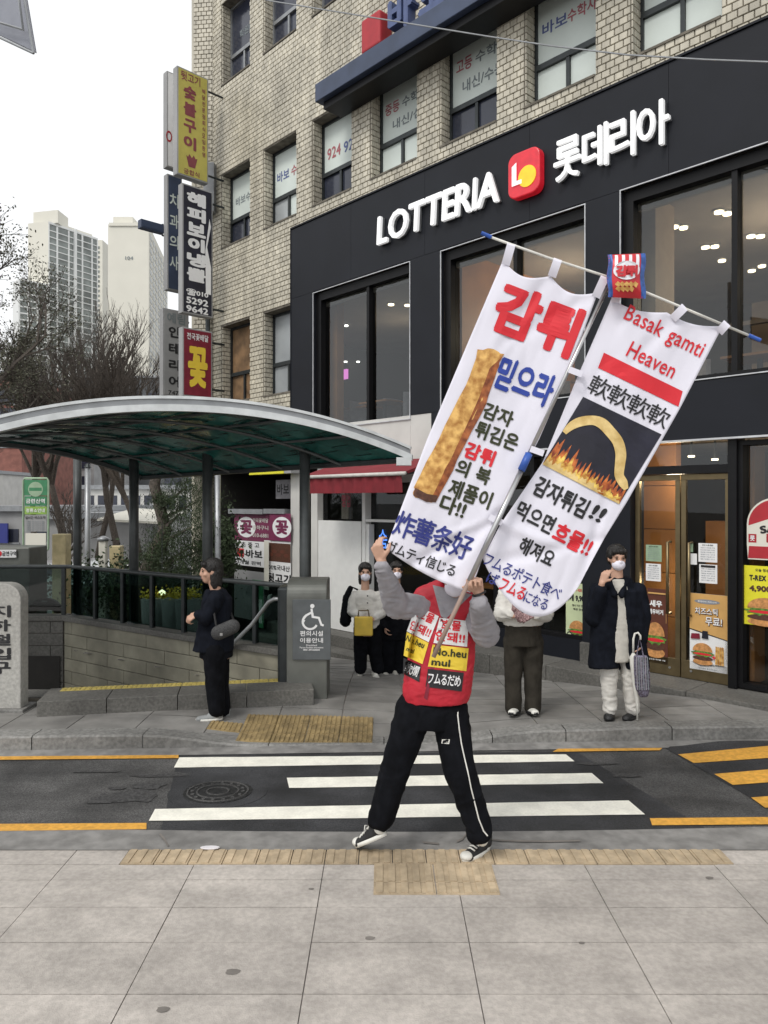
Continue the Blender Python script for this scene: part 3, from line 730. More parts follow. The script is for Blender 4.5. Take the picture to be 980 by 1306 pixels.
for a in regions(): lay(FP, *a, OPN, bricks)
# window reveals facing the camera side and chamfered corner
for o in OPN:
    fr = Frame(FP(o[0], 0, 0), NN, RR * -1)   # a runs inward, normal +s
    lay(fr, 0, .2, o[2], o[3], [], bricks)
cr_o = FP(SL, 0, 0); FCn = Frame(cr_o - V((.42, -.05, 0)), V((.42, -.05, 0)).normalized(), V((.05, .42, 0)).normalized())
lay(FCn, 0, .42, 2.75, ZT, [], bricks)
mb = MB(); mb.fbox(FCn, 0, .42, 2.6, ZT, -.3, 0); mb.build('corner_wall', M['mortar'], bd)
def brick_faces(mb, fr, a, b, z0, z1, o=0.014, g=.0055):
    a += g; b -= g; z0 += g; z1 -= g; c = .003
    p = [fr(a + c, z0 + c, o), fr(b - c, z0 + c, o), fr(b - c, z1 - c, o), fr(a + c, z1 - c, o)]
    q = [fr(a, z0, 0), fr(b, z0, 0), fr(b, z1, 0), fr(a, z1, 0)]
    bs = len(mb.v); mb.v += [tuple(t) for t in p + q]
    for f in ((0, 1, 2, 3), (0, 4, 5, 1), (1, 5, 6, 2), (2, 6, 7, 3), (3, 7, 4, 0)): mb.f.append(tuple(bs + i for i in f)); mb.m.append(0)
def inview(fr, a, b, z0, z1):
    p = fr((a + b) / 2, (z0 + z1) / 2, 0)
    if p.y < .5: return None
    px = 490 + p.x / p.y * 943; py = 640 - (p.z - 2) / p.y * 943
    return p.y if -5 < px < 985 and -3 < py < 1000 else None
cand = []; rest = []
for bk in bricks:
    d = inview(*bk)
    (cand if d and bk[0] is FP else rest).append((d or 99, bk))
cand.sort(key=lambda t: t[0]); near = [b for _, b in cand[:288]]; rest = [b for _, b in cand[288:]] + [b for _, b in rest]
mb = MB()
for i, (fr, a, b, z0, z1) in enumerate(rest): brick_faces(mb, fr, a, b, z0, z1, .014 + ((i * 7919) % 13) * .0004)
mb.build('brick_field', M['brick'], bd, kind='stuff')
cache = {}
rot = Matrix((( RR.x, NN.x, 0), (RR.y, NN.y, 0), (0, 0, 1))).to_4x4()
ID = Frame(V((0, 0, 0)), V((1, 0, 0)), V((0, 1, 0)))
for fr, a, b, z0, z1 in near:
    k = (round(b - a, 3), round(z1 - z0, 3))
    if k not in cache:
        t = MB(); brick_faces(t, ID, -k[0] / 2, k[0] / 2, -k[1] / 2, k[1] / 2); cache[k] = t.mesh('brick', M['brick'])
    o = bpy.data.objects.new('brick', cache[k]); COL.objects.link(o)
    p = FP((a + b) / 2, (z0 + z1) / 2, random.uniform(0, .003))
    o.parent = bd; o.matrix_parent_inverse = Matrix.Translation(bd.location).inverted(); o.matrix_basis = Matrix.Translation(p) @ rot
# windows
def window(s0, z0, z1, style, texts=()):
    s1 = s0 + WO; o = -.2
    fm = MB(); t = .045
    for q in ((s0, s1, z0, z0 + t), (s0, s1, z1 - t, z1), (s0, s0 + t, z0 + t, z1 - t), (s1 - t, s1, z0 + t, z1 - t)): fm.fbox(FP, *q, o - .06, o)
    zm = z0 + (z1 - z0) * .38; fm.fbox(FP, s0 + t, s1 - t, zm - .035, zm + .035, o - .05, o + .012)
    sm_ = (s0 + s1) / 2; fm.fbox(FP, sm_ - .025, sm_ + .025, z0 + t, zm - .036, o - .05, o + .002)
    fr = fm.build('window', M['dark_metal'] if style[0] != 'o' else M['grey_metal'], bd)
    up, lo1, lo2 = style[1:]
    for q, m in (((s0 + t, s1 - t, zm + .036, z1 - t), up), ((s0 + t, sm_ - .026, z0 + t, zm - .036), lo1), ((sm_ + .026, s1 - t, z0 + t, zm - .036), lo2)):
        m_ = MB(); m_.fbox(FP, *q, o - .045, o - .035); m_.build('pane', m, fr)
    for (b, x, y, w_, h_, m) in texts:
        txt(b, lambda a, c: FP(s0 + a, z0 + c, o - .031), w_, h_, M[m], fr, c=(x, y))
    sl_ = MB(); sl_.fbox(FP, s0 + .002, s1 - .002, z0 - .03, z0 - .002, o, .03); sl_.build('sill', M['mortar'], fr)
    return fr
P_, D_, L_ = M['window_paper'], M['window_dark'], M['window_pale']
cm('t_red', (.42, .12, .14), .6); cm('t_blue', (.10, .13, .30), .6); cm('t_grey', (.20, .23, .24), .6)
H = [
 ('d', P_, P_, P_), ('d', P_, P_, P_), ('d', P_, P_, P_), ('d', P_, P_, P_), ('d', P_, P_, P_), ('d', P_, D_, D_), ('d', P_, P_, P_),
 ('d', P_, D_, D_), ('d', P_, L_, P_), ('d', P_, D_, D_)]
TX = {4: [('바보', .30, 1.05, .38, .17, 't_blue'), ('수학사', .70, 1.05, .42, .17, 't_red')],
      5: [('고등', .26, 1.18, .30, .19, 't_red'), ('수학', .66, 1.18, .38, .17, 't_grey'), ('내신/수능', .60, .86, .74, .18, 't_grey')],
      6: [('중등', .26, 1.12, .32, .18, 't_red'), ('수학', .66, 1.12, .36, .17, 't_grey'), ('내신/심', .58, .84, .62, .16, 't_grey')],
      7: [('924', .30, .92, .36, .20, 't_red'), ('923', .74, .90, .36, .19, 't_blue')],
      8: [('바보', .30, .98, .38, .20, 't_blue'), ('수학', .74, .98, .38, .20, 't_red')],
      9: [('바보수학', .52, .95, .72, .18, 't_grey')]}
for k, s in enumerate(KS):
    window(s, 7.15, 8.62, H[k], TX.get(k, ()))
for k, s in enumerate(KS):
    window(s, 10.45, 12.1, ('o', D_, D_, D_), [('학원대', .55, 1.0, .5, .17, 't_grey')] if k == 9 else ())
cm('curtain', (.20, .12, .06), .7, var=.4, scale=4)
window(KS[-1], 4.0, 5.55, ('d', M['curtain'], M['curtain'], M['curtain'])); window(KS[-2], 4.0, 5.55, ('d', L_, L_, D_))
# lower-left open shop: dark recess, floor to 2.75
mb = MB(); mb.fbox(FP, SL, LS, -1.2, 2.75, -3.2, -3.0); mb.fbox(FP, SL - .02, SL + .1, -1.2, 2.59, -3, -.02); mb.fbox(FP, SL, LS, 2.6, 2.748, -3, -.001); mb.build('shop_recess', M['dark_inside'], bd)
sd0 = FCn(0, 0, 0); SFr = Frame(sd0, NN, RR)
mb = MB(); mb.fbox(SFr, .02, 9, -1, ZT, .005, .12); mb.build('side_wall', M['brick'], bd)
# roof slab and hidden side so the block is solid
mb = MB(); mb.fbox(FP, SL, SRt, 6.9, ZT, -6, -.6); mb.fbox(FP, SL, LS - .02, 2.76, 3.0, -6, -.31); mb.fbox(FP, SL, LS - .02, 5.86, 6.88, -6, -.31); mb.build('inner_wall', M['dark_inside'], bd)
mb = MB(); q = FCn(.06, 0, .05); mb.tube([FCn(.34, 2.0, .10), FCn(.34, 6.1, .10)], .05, 8); mb.build('downpipe', M['dark_metal'], bd)
mb = MB(); mb.fbox(FCn, .30, .52, 7.9, 8.9, .01, .25); mb.build('utility_box', M['grey_metal'], bd, bevel=.01)
# sign beam
sb = thing('sign_beam', tuple(FP(-8, 8.4, .3)), 'long dark blue steel beam under raised letters over the third floor windows', 'sign')
S0 = fs(402, .5)
mb = MB(); mb.fbox(FP, S0, 1.4, 8.50, 8.79, .06, .50); mb.build('beam', M['beam_blue'], sb, bevel=.01)
mb = MB(); mb.fbox(FP, S0 + .1, 1.4, 8.38, 8.497, .02, .40); mb.build('underside_box', M['black_frame'], sb)
mb = MB(); a = fs(462, .45); mb.fbox(FP, a, a + .42, 8.80, 9.32, .2, .48); mb.build('red_block', M['red'], sb, bevel=.04, seg=3)
for i, (ch, m) in enumerate((('바', 'beam_letter'), ('보', 'beam_letter'), ('수', 'red'), ('학', 'red'))):
    if 'beam_letter' not in M: cm('beam_letter', (.07, .10, .22), .5)
    txt(ch, lambda x, y, z: FP(x, y, .28 + z), .50, .56, M[m], sb, 'letter', c=(a + .80 + i * .62, 9.11), extrude=.16, bold=.035)

# ================================================================ RESTAURANT FRONT
rf = thing('restaurant_front', tuple(FP(-6, 0, -1)), 'two storey black panelled burger restaurant front with large framed windows', 'shop front')
T2 = 5.60; B2 = 3.30
W2 = [(fs(403), fs(526)), (fs(566), fs(749)), (fs(795), fs(795) + 3.1)]
ops = [(a, b, B2, T2) for a, b in W2]
# black cladding panels
def panel(s0, s1, z0, z1, m='black_panel', o1=.05, nm='panel', o0=-.02):
    mb = MB(); mb.fbox(FP, s0 + .0015, s1 - .0015, z0 + .0015, z1 - .0015, o0, o1); return mb.build(nm, M[m], rf, bevel=.002)
BLK = fs(553)          # lower black part begins
SEND = 1.5
xs = [LS, -9.1, -7.45, -5.6, -3.75, -1.9, SEND]
for a, b in zip(xs, xs[1:]): panel(a, b, T2 + .03, 6.87)
panel(LS, W2[0][0], 2.9, T2 + .03); panel(W2[0][1], W2[1][0], B2, T2 + .03); panel(W2[1][1], W2[2][0], B2, T2 + .03); panel(W2[2][1], SEND, B2, T2 + .03)
panel(BLK, fs(795), 2.68, B2); panel(fs(795), SEND, 2.68, B2)
panel(LS, W2[0][1] , 2.62, B2 - .0, 'white_wall', .04); panel(W2[0][1], BLK, 2.62, B2, 'white_wall', .04)
mb = MB(); mb.fbox(FP, LS, SEND, 6.875, 6.90, -.02, .07); mb.build('cap_flashing', M['black_panel'], rf)
mb = MB(); mb.fbox(FP, LS - .012, LS - .001, 2.9, 6.9, -.02, .06); mb.build('side_flashing', M['black_panel'], rf)
mb = MB(); mb.fbox(FP, BLK, SEND, 2.655, 2.675, 0, .10); mb.build('canopy_trim', M['edge_trim'], rf)
def bigwin(s0, s1, z0, z1, mull, par, trim=True, fw=.13):
    fm = MB()
    for q in ((s0, s1, z1 - fw, z1), (s0, s1, z0, z0 + .05), (s0, s0 + fw * .9, z0 + .05, z1 - fw), (s1 - .03, s1, z0 + .05, z1 - fw)): fm.fbox(FP, *q, -.2, -.02)
    fr = fm.build('window', M['black_frame'], par)
    ms = [s0 + fw * .9] + list(mull) + [s1 - .03]
    for a, b in zip(ms, ms[1:]):
        a_ = a + (.03 if a in mull else 0); b_ = b - (.03 if b in mull else 0)
        g = MB(); g.fbox(FP, a_, b_, z0 + .05, z1 - fw, -.13, -.12); g.build('pane', G_up, fr)
        if trim: g = MB(); g.fbox(FP, a_ + .001, b_ - .001, z1 - fw - .09, z1 - fw - .002, -.19, -.135); g.build('blind', M['inside_grey'], fr)
    for m_ in mull: g = MB(); g.fbox(FP, m_ - .03, m_ + .03, z0 + .05, z1 - fw, -.18, -.04); g.build('mullion', M['black_frame'], fr)
    if trim:
        g = MB(); e = .012
        for q in ((s0 - e, s1 + e, z1, z1 + e), (s0 - e, s0, z0, z1), (s1, s1 + e, z0, z1), (s0 - e, s1 + e, z0 - e, z0)): g.fbox(FP, *q, .045, .062)
        g.build('trim', M['edge_trim'], fr)
    return fr
bigwin(*W2[0], B2 - .05, T2, [fs(467)], rf); bigwin(*W2[1], B2, T2, [fs(655)], rf); bigwin(*W2[2], B2 + .02, T2 + .02, [fs(935), fs(935) + 1.35], rf)
# upper interior
ui = thing('upper_dining_room', tuple(FP(-5, 3.2, -2)), 'dim upper dining room with warm walls seen through the second floor glass', 'room'); ui['kind'] = 'structure'; del ui['category']
mb = MB(); mb.fbox(FP, SL + .1, SEND, 5.68, 5.85, -6.5, -.3); mb.build('ceiling', M['inside_grey'], ui)
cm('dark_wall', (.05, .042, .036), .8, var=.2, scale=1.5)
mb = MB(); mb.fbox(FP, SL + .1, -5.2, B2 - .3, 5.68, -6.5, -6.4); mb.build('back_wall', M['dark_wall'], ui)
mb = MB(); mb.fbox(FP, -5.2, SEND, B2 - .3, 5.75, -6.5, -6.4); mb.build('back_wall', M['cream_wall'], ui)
mb = MB(); mb.fbox(FP, SL + .1, SEND, B2 - .4, B2 - .3, -6.5, -.25); mb.build('floor', M['dark_inside'], ui)
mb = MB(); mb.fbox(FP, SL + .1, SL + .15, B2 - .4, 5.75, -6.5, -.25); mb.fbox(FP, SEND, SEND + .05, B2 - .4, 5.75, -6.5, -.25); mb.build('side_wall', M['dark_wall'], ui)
mb = MB(); mb.fbox(FP, W2[1][0] - .15, W2[1][0] + .05, B2, 5.75, -3.4, -.35); mb.build('wood_partition', M['wood_orange'], ui)
a = W2[2][0]; mb = MB(); mb.fbox(FP, a - .3, a + .15, B2 - .3, 5.75, -1.0, -.5); mb.build('column', M['cream_wall'], ui)
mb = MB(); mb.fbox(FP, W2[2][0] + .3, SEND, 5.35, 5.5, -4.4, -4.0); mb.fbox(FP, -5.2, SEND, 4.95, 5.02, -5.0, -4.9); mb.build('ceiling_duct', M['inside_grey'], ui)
mb = MB(); mb.fbox(FP, W2[0][0] - .06, W2[0][0] + .16, B2, 5.7, -.5, -.35); mb.build('edge_panel', M['wood_orange'], ui)
for (px, py, o, k) in ((436, 417, -1.5, 0), (442, 415, -1.7, 0), (499, 388, -1.0, 1), (520, 389, -1.0, 1), (457, 461, -2.6, 0), (431, 468, -2.8, 0), (441, 461, -3, 0), (410, 442, -2.2, 0), (625, 365, -1.2, 1), (860, 289, -1.3, 1), (872, 290, -1.3, 1), (900, 315, -2.1, 1), (912, 314, -2.1, 1), (917, 270, -.9, 1), (928, 272, -.9, 1), (958, 301, -1.6, 1), (970, 301, -1.6, 1), (972, 339, -2.6, 1), (959, 345, -3.0, 1), (921, 332, -3.2, 1)):
    dd = 3.66 * 943 / (640 - py); o = 8 - dd * (NN.y + NN.x * (px - 490) / 943)
    if o < -5.8: o = -5.8
    while fs(px, o) < -13.2: o += .1
    s = fs(px, o); z = min(fz(px, py, o), 5.66)
    L = thing('ceiling_lamp', tuple(FP(s, z, o)), 'round recessed lamp glowing in the upper dining room ceiling', 'lamp', 'round lamps on the upper dining room ceiling')
    mb = MB(); r = .055 if k else .035; c = FP(s, z, o)
    mb.prism([(c.x + r * math.cos(t * .628), c.y + r * math.sin(t * .628)) for t in range(10)], c.z, c.z - .02); mb.build('bulb', M['lamp_on'] if k else M['lamp_cool'], L)
    mb = MB(); mb.prism([(c.x + (r + .02) * math.cos(t * .628), c.y + (r + .02) * math.sin(t * .628)) for t in range(10)], c.z + .02, c.z + .002); mb.build('rim', M['grey_metal'], L)
    if z < 5.6: mb = MB(); mb.tube([c + V((0, 0, .02)), V((c.x, c.y, 5.75))], .008, 5); mb.build('stem', M['black_frame'], L)
def room_light(s, z, o, e, r=.25, col=(1, .82, .6)):  # unseen point light added to brighten a room, apart from its lamp fittings
    l = bpy.data.lights.new('room_fill', 'POINT'); l.energy = e; l.shadow_soft_size = r; l.color = col
    ob = bpy.data.objects.new('room_fill', l); COL.objects.link(ob); ob.location = FP(s, z, o)
room_light(-3.2, 4.9, -2.2, 60); room_light(-1.0, 4.9, -2.2, 45); room_light(-6.3, 4.9, -2.0, 50); room_light(-10.5, 5.0, -2.6, 16)
sc_ = thing('screen', tuple(FP(fs(435, -3.0), fz(435, 478, -3.0), -3.2)), 'small glowing pink screen deep inside the left upper window', 'screen')
mb = MB(); s = fs(435, -3.0); z = fz(435, 478, -3.0); mb.fbox(FP, s - .2, s + .2, z - .11, z + .11, -3.05, -3.0); mb.build('panel', M['screen'], sc_)
mb = MB(); mb.fbox(FP, s - .23, s + .23, z - .14, z + .14, -3.07, -3.052); mb.build('bezel', M['black_frame'], sc_)
# dining tables and chairs up there
for i, (s, o) in enumerate(((-10.2, -1.3), (-9.4, -1.0), (-5.5, -1.6), (-3.3, -1.4), (-2.2, -2.0))):
    c = FP(s, B2 - .3, o)
    t = thing('dining_table', tuple(c), ['dark square table behind the left upper window', 'table deeper behind the left upper window', 'table behind the middle upper window', 'table beside the column behind the right upper window', 'table behind the far right upper pane'][i], 'table')
    mb = MB(); mb.fbox(FP, s - .35, s + .35, B2 + .42, B2 + .45, o - .3, o + .3); mb.build('tabletop', M['wood_orange'], t)
    mb = MB(); mb.tube([c, c + V((0, 0, .72))], .035, 8); mb.build('leg', M['dark_metal'], t)
    for sg in (-1, 1):
        cc = thing('dining_chair', tuple(FP(s + sg * .55, B2 - .3, o)), ['round backed chair left of ', 'round backed chair right of '][sg > 0] + ['the dark square table in the left upper window', 'the deeper table in the left upper window', 'the table in the middle upper window', 'the table by the column upstairs', 'the table behind the far right pane'][i], 'chair')
        mb = MB(); mb.grid(lambda u, v: FP(s + sg * (.62 + .16 * math.cos((u - .5) * 2.4)), B2 + .12 + .42 * v, o + .24 * math.sin((u - .5) * 2.4)), 8, 3); mb.build('backrest', M['cloth_grey'], cc)
        mb = MB(); mb.fbox(FP, s + sg * .57 - .2, s + sg * .57 + .2, B2 + .08, B2 + .13, o - .2, o + .2); mb.build('seat', M['cloth_grey'], cc, bevel=.01)
        mb = MB(); mb.tube([FP(s + sg * .57, B2 - .3, o), FP(s + sg * .57, B2 + .1, o)], .03, 6); mb.build('leg', M['dark_metal'], cc)

# ------- sign lettering
def sign_letters(words, x0, x1, zc, h, lab, sx=0):
    t = thing('sign_lettering', tuple(FP((x0 + x1) / 2, zc, .1)), lab, 'sign')
    ws = [txt_bm(c)[1] for c in words]; 
    gap = .07 * sum(ws) / len(ws); tot = sum(ws) + gap * (len(ws) - 1); x = x0; k = (x1 - x0) / tot
    for ch, w_ in zip(words, ws):
        bmx, bw, bh = txt_bm(ch); bmx.free()
        hh = h
        txt(ch, lambda a, b, z: FP(a, b, .10 + z), w_ * k, hh, M['sign_white_lit'], t, 'letter', bold=.018 if ch < 'z' else .012, c=(x + w_ * k / 2, zc), extrude=.05, shear=.06 if ch < 'z' else 0)
        txt(ch, lambda a, b, z: FP(a, b, .055 + z), w_ * k * .97, hh * .97, M['grey_metal'], t, 'letter_side', bold=.014 if ch < 'z' else .008, c=(x + w_ * k / 2, zc), extrude=.044, shear=.06 if ch < 'z' else 0)
        x += (w_ + gap) * k
zc = (fz(483, 292, .15) + fz(625, 247, .15)) / 2
sign_letters('LOTTERIA', fs(481, .15), fs(636, .15), 6.20, .43, 'raised white Latin capitals on the black fascia left of the red badge')
sign_letters('롯데리아', fs(706, .15), fs(853, .15), 6.20, .50, 'four raised white Korean syllables on the black fascia right of the red badge')
lg = thing('logo_badge', tuple(FP(fs(668, .15), 6.2, .1)), 'rounded red square badge with a yellow disc and white mark on the fascia', 'sign')
def rrect(cx, cy, w_, h_, r, n=6):
    P = []
    for (sx, sy, a0) in ((1, -1, -90), (1, 1, 0), (-1, 1, 90), (-1, -1, 180)):
        for k in range(n + 1): a = R(a0 + 90 * k / n); P.append((cx + sx * (w_ / 2 - r) + r * math.cos(a), cy + sy * (h_ / 2 - r) + r * math.sin(a)))
    return P
lc = fs(669, .15); lz = 6.21; 
def solid(P, fr, o0, o1, m, par, nm, bevel=0):
    mb = MB(); n = len(P); mb.v = [tuple(fr(x, z, o1)) for x, z in P] + [tuple(fr(x, z, o0)) for x, z in P]
    mb.f = [tuple(range(n)), tuple(n + i for i in reversed(range(n)))] + [(i, n + i, n + (i + 1) % n, (i + 1) % n) for i in range(n)]; mb.m = [0] * len(mb.f)
    return mb.build(nm, m, par, bevel=bevel)
cm('badge_red', (.62, .012, .03), .35, coat=.4, emit=(.6, .01, .02), es=.25); cm('badge_yellow', (.85, .55, .03), .4, emit=(.8, .5, .02), es=.3)
solid(rrect(lc, lz, .49, .58, .12), FP, .055, .17, M['badge_red'], lg, 'badge', .015)
solid(ell(lc + .06, lz - .06, .135, .135, 28), FP, .171, .180, M['badge_yellow'], lg, 'yellow_disc')
solid([(lc - .17, lz + .12), (lc - .10, lz + .16), (lc - .10, lz - .08), (lc - .02, lz - .08), (lc - .02, lz - .13), (lc - .17, lz - .13)], FP, .1815, .188, M['sign_white_lit'], lg, 'white_mark')

# ------- ground floor
ZL = 2.34; ZB = .05
colsL = fs(745), fs(806)
mb = MB(); mb.fbox(FP, colsL[0], colsL[1], .02, 2.68, -.3, .04); mb.build('pillar', M['black_panel'], rf, bevel=.006)
mb = MB(); mb.fbox(FP, colsL[0], colsL[1] , .04, .30, .041, .10); mb.build('pillar_base', M['granite'], rf, bevel=.006)
c2 = fs(930), fs(941)
mb = MB(); mb.fbox(FP, c2[0], c2[1], .05, 2.68, -.2, .03); mb.build('pillar', M['black_frame'], rf)
mb = MB(); mb.fbox(FP, BLK, fs(566), -.2, 2.68, -.3, .05); mb.build('pillar', M['black_panel'], rf)
mb = MB(); mb.fbox(FP, colsL[1], c2[0], ZL - .03, ZL + .06, -.2, .0); mb.build('lintel', M['black_frame'], rf)
def leaf(a, b, hside):
    fm = MB(); t = .055
    for q in ((a, b, ZB, ZB + .20), (a, b, ZL - .10, ZL - .035), (a, a + t, ZB + .2, ZL - .10), (b - t, b, ZB + .2, ZL - .10)): fm.fbox(FP, *q, -.11, -.06)
    d = fm.build('door', M['brass'], rf, bevel=.004)
    g = MB(); g.fbox(FP, a + t, b - t, ZB + .2, ZL - .1, -.09, -.08); g.build('pane', G_win, d)
    h = MB(); hx = b - t - .06 if hside > 0 else a + t + .06
    h.tube([FP(hx, .75, -.08), FP(hx, .75, .0), FP(hx, 1.55, .0), FP(hx, 1.55, -.08)], .017, 8); h.build('handle', M['brass'], d, smooth=True)
    h = MB(); h.tube([FP(hx, .14, -.058), FP(hx, .14, -.05)], .014, 8); h.build('lock', M['steel'], d)
m0 = fs(865)
leaf(colsL[1] + .01, m0 - .006, 1); leaf(m0 + .006, c2[0] - .01, -1)
mb = MB(); mb.fbox(FP, colsL[1], c2[0], ZL + .065, 2.65, -.13, -.12); mb.build('transom_pane', G_up, rf)
fr_ = bigwin(c2[1], SEND, .06, 2.64, [c2[1] + 1.5], rf, trim=False, fw=.05); fl = bigwin(fs(566), colsL[0], .30, 2.64, [fs(566) + .9, fs(566) + 1.5], rf, trim=False, fw=.06)
# plinth and steps
pl = thing('entrance_step', tuple(FP(-4, 0, .3)), 'low dark granite step running along the restaurant front', 'step')
a = fs(560, .5)
for k in range(9):
    s0 = a + k * .85; mb = MB(); mb.fbox(FP, s0 + .003, s0 + .847, -.6, .045, -.3, .48); mb.build('step_stone', M['granite'], pl, bevel=.008)
mb = MB(); mb.fbox(FP, fs(566), colsL[0], .046, .30, -.2, -.01); mb.build('window_plinth', M['black_panel'], rf)
p2_ = thing('entrance_step', tuple(FP(-9, -.3, .3)), 'two tier stone step below the white shuttered shop', 'step')
for k in range(6):
    s0 = LS - .4 + k * .60; s1 = s0 + .597
    if s0 > a - .1: break
    mb = MB(); mb.fbox(FP, s0, min(s1, a - .004), -1.2, -.34, -.3, .62); mb.build('step_stone', M['granite'], p2_, bevel=.008)
    mb = MB(); mb.fbox(FP, s0, min(s1, a - .004), -.338, -.16, -.3, .30); mb.build('step_stone', M['granite'], p2_, bevel=.008)
# ground interior
gi = thing('ground_dining_room', tuple(FP(-3, .05, -2)), 'dark ground floor interior with an orange timber wall behind the glass doors', 'room'); gi['kind'] = 'structure'; del gi['category']
mb = MB(); mb.fbox(FP, BLK, SEND, -.2, .04, -4, -.31); mb.build('floor', M['dark_inside'], gi)
mb = MB(); mb.fbox(FP, BLK, SEND, 2.75, 2.8, -4, -.2); mb.build('ceiling', M['inside_grey'], gi)
mb = MB(); mb.fbox(FP, BLK, SEND, 0, 2.75, -4.1, -4); mb.fbox(FP, BLK - .03, BLK, 0, 2.75, -4, -.31); mb.fbox(FP, SEND, SEND + .03, 0, 2.75, -4, -.2); mb.build('back_wall', M['dark_wall'], gi)
for k in range(5):
    zz = .04 + k * .54
    mb = MB(); mb.fbox(FP, colsL[1] - .5, fs(862, -.85), zz + .004, zz + .536, -1.0, -.85); mb.build('timber_panel', M['wood_orange'], gi, bevel=.004)
mb = MB(); mb.fbox(FP, c2[1] - .02, c2[1] + .06, .05, 2.6, -.6, -.3); mb.build('timber_post', M['wood_orange'], gi)
mb = MB(); s = fs(912, -1.6); mb.fbox(FP, s - .16, s + .16, .04, 1.75, -2.0, -1.7); mb.build('cabinet', M['wood_orange'], gi)
room_light(-3.9, 2.3, -.45, 16, .1, (1, .8, .55)); room_light(-3.9, 1.0, -.45, 8, .1, (1, .8, .55)); room_light(-3.2, 2.4, -2.4, 6, .1); room_light(-1.5, 2.4, -2.2, 6, .1); room_light(-6, 2.3, -2, 3, .1)  # low second light by the doors added to brighten the timber wall
for px, py, o in ((882, 581, -.9), (912, 585, -1.2), (946, 600, -1.0), (955, 596, -1.3)):
    s = fs(px, o); z = min(fz(px, py, o), 2.74); c = FP(s, z, o)
    L = thing('ceiling_lamp', tuple(c), 'small spot lamp glowing above the ground floor doors', 'lamp', 'spot lamps inside the ground floor')
    mb = MB(); mb.prism([(c.x + .04 * math.cos(t * .628), c.y + .04 * math.sin(t * .628)) for t in range(10)], c.z, c.z - .02); mb.build('bulb', M['lamp_on'], L)
    mb = MB(); mb.tube([c, V((c.x, c.y, 2.76))], .015, 5); mb.build('stem', M['dark_metal'], L)
# tables seen low behind the left ground window
for i, (s, o) in enumerate(((fs(640, -.8), -.8), (fs(700, -.8), -.8))):
    t = thing('dining_table', tuple(FP(s, .04, o)), ['dark table behind the left ground window', 'dark table beside the pale green poster indoors'][i], 'table')
    mb = MB(); mb.fbox(FP, s - .35, s + .35, .74, .77, o - .3, o + .3); mb.build('tabletop', M['wood_orange'], t)
    mb = MB(); mb.fbox(FP, s - .05, s + .05, .04, .74, o - .05, o + .05); mb.build('leg', M['dark_metal'], t)

# ------- posters
_zn = [0]
def poster(px0, px1, yt, yb, m, lab, cat='poster', o=-.06, grp=None):
    pc = (px0 + px1) / 2; s0, s1 = fs(px0, o), fs(px1, o); z1, z0 = fz(pc, yt, o), fz(pc, yb, o)
    t = thing('poster', tuple(FP((s0 + s1) / 2, z0, o)), lab, cat, grp)
    mb = MB(); mb.fbox(FP, s0, s1, z0, z1, o - .004, o); mb.build('sheet', M[m], t)
    st = {'k': 0}
    def mp(x, y):   # 0..1 inside the sheet
        return FP(s0 + (s1 - s0) * x, z0 + (z1 - z0) * y, o + .0015 + st['k'] * .0012)
    def lay_(): st['k'] += 1
    return t, mp, lay_
def burger(t, mp, L, cx, cy, w_, h_):
    L(); poly(ell(cx, cy - h_ * .36, w_ * .46, h_ * .14), mp, M['bun'], t, 'bun')
    L(); poly(ell(cx, cy - h_ * .2, w_ * .47, h_ * .10), mp, M['patty'], t, 'patty')
    L(); poly([(cx + w_ * .52 * math.cos(a) * (1 + .12 * math.sin(a * 7)), cy + h_ * .13 * math.sin(a) * (1 + .3 * math.sin(a * 9))) for a in [k * .2 for k in range(31)]], mp, M['lettuce'], t, 'lettuce')
    L(); poly(ell(cx, cy - h_ * .02, w_ * .44, h_ * .05), mp, M['print_red'], t, 'sauce')
    L(); poly([(cx - w_ * .46, cy + h_ * .1)] + [(cx + w_ * .46 * math.cos(a), cy + h_ * .1 + h_ * .36 * math.sin(a)) for a in [math.pi * (1 - k / 14) for k in range(15)]] , mp, M['bun'], t, 'bun')
t, mp, L = poster(880, 928, 758, 856, 'print_white', 'orange and white poster with burger and cheese sticks on the right door leaf')
L(); poly([(0, .52), (1, .42), (1, 1), (0, 1)], mp, M['poster_orange'], t, 'orange_field'); L(); poly([(0, .52), (1, .42), (1, .43), (0, .535)], mp, M['print_black'], t, 'band')
L(); poly(ell(.47, .9, .34, .03), mp, M['print_grey'], t, 'ribbon'); L(); txt('롯데리아 치즈스틱', mp, .5, .022, M['print_white'], t, c=(.47, .9))
L(); txt('치즈스틱', mp, .62, .10, M['patty'], t, c=(.46, .77), bold=.06); txt('무료!', mp, .46, .12, M['patty'], t, c=(.66, .645), bold=.06)
L(); txt('치즈스틱', mp, .60, .09, M['print_white'], t, c=(.45, .775)); txt('무료!', mp, .44, .11, M['print_white'], t, c=(.65, .65))
burger(t, mp, L, .36, .22, .58, .30)
L(); poly([(.04, .40), (.3, .41), (.28, .48), (.06, .47)], mp, M['maroon'], t, 'small_dish'); poly([(.34, .42), (.52, .42), (.50, .52), (.36, .52)], mp, M['photo_dark'], t, 'cola_cup')
for k in range(4): L(); poly([(.70 + k * .06, .10), (.75 + k * .06, .10), (.76 + k * .055, .33), (.71 + k * .055, .34)], mp, M['fry'], t, 'cheese_stick')
L(); txt('+', mp, .10, .06, M['print_red'], t, c=(.67, .19), bold=.04); txt('매장에서 확인하세요', mp, .5, .02, M['print_grey'], t, c=(.5, .03))
t, mp, L = poster(941, 1003, 722, 798, 'poster_yellow', 'bright yellow T-REX burger poster on the far right window')
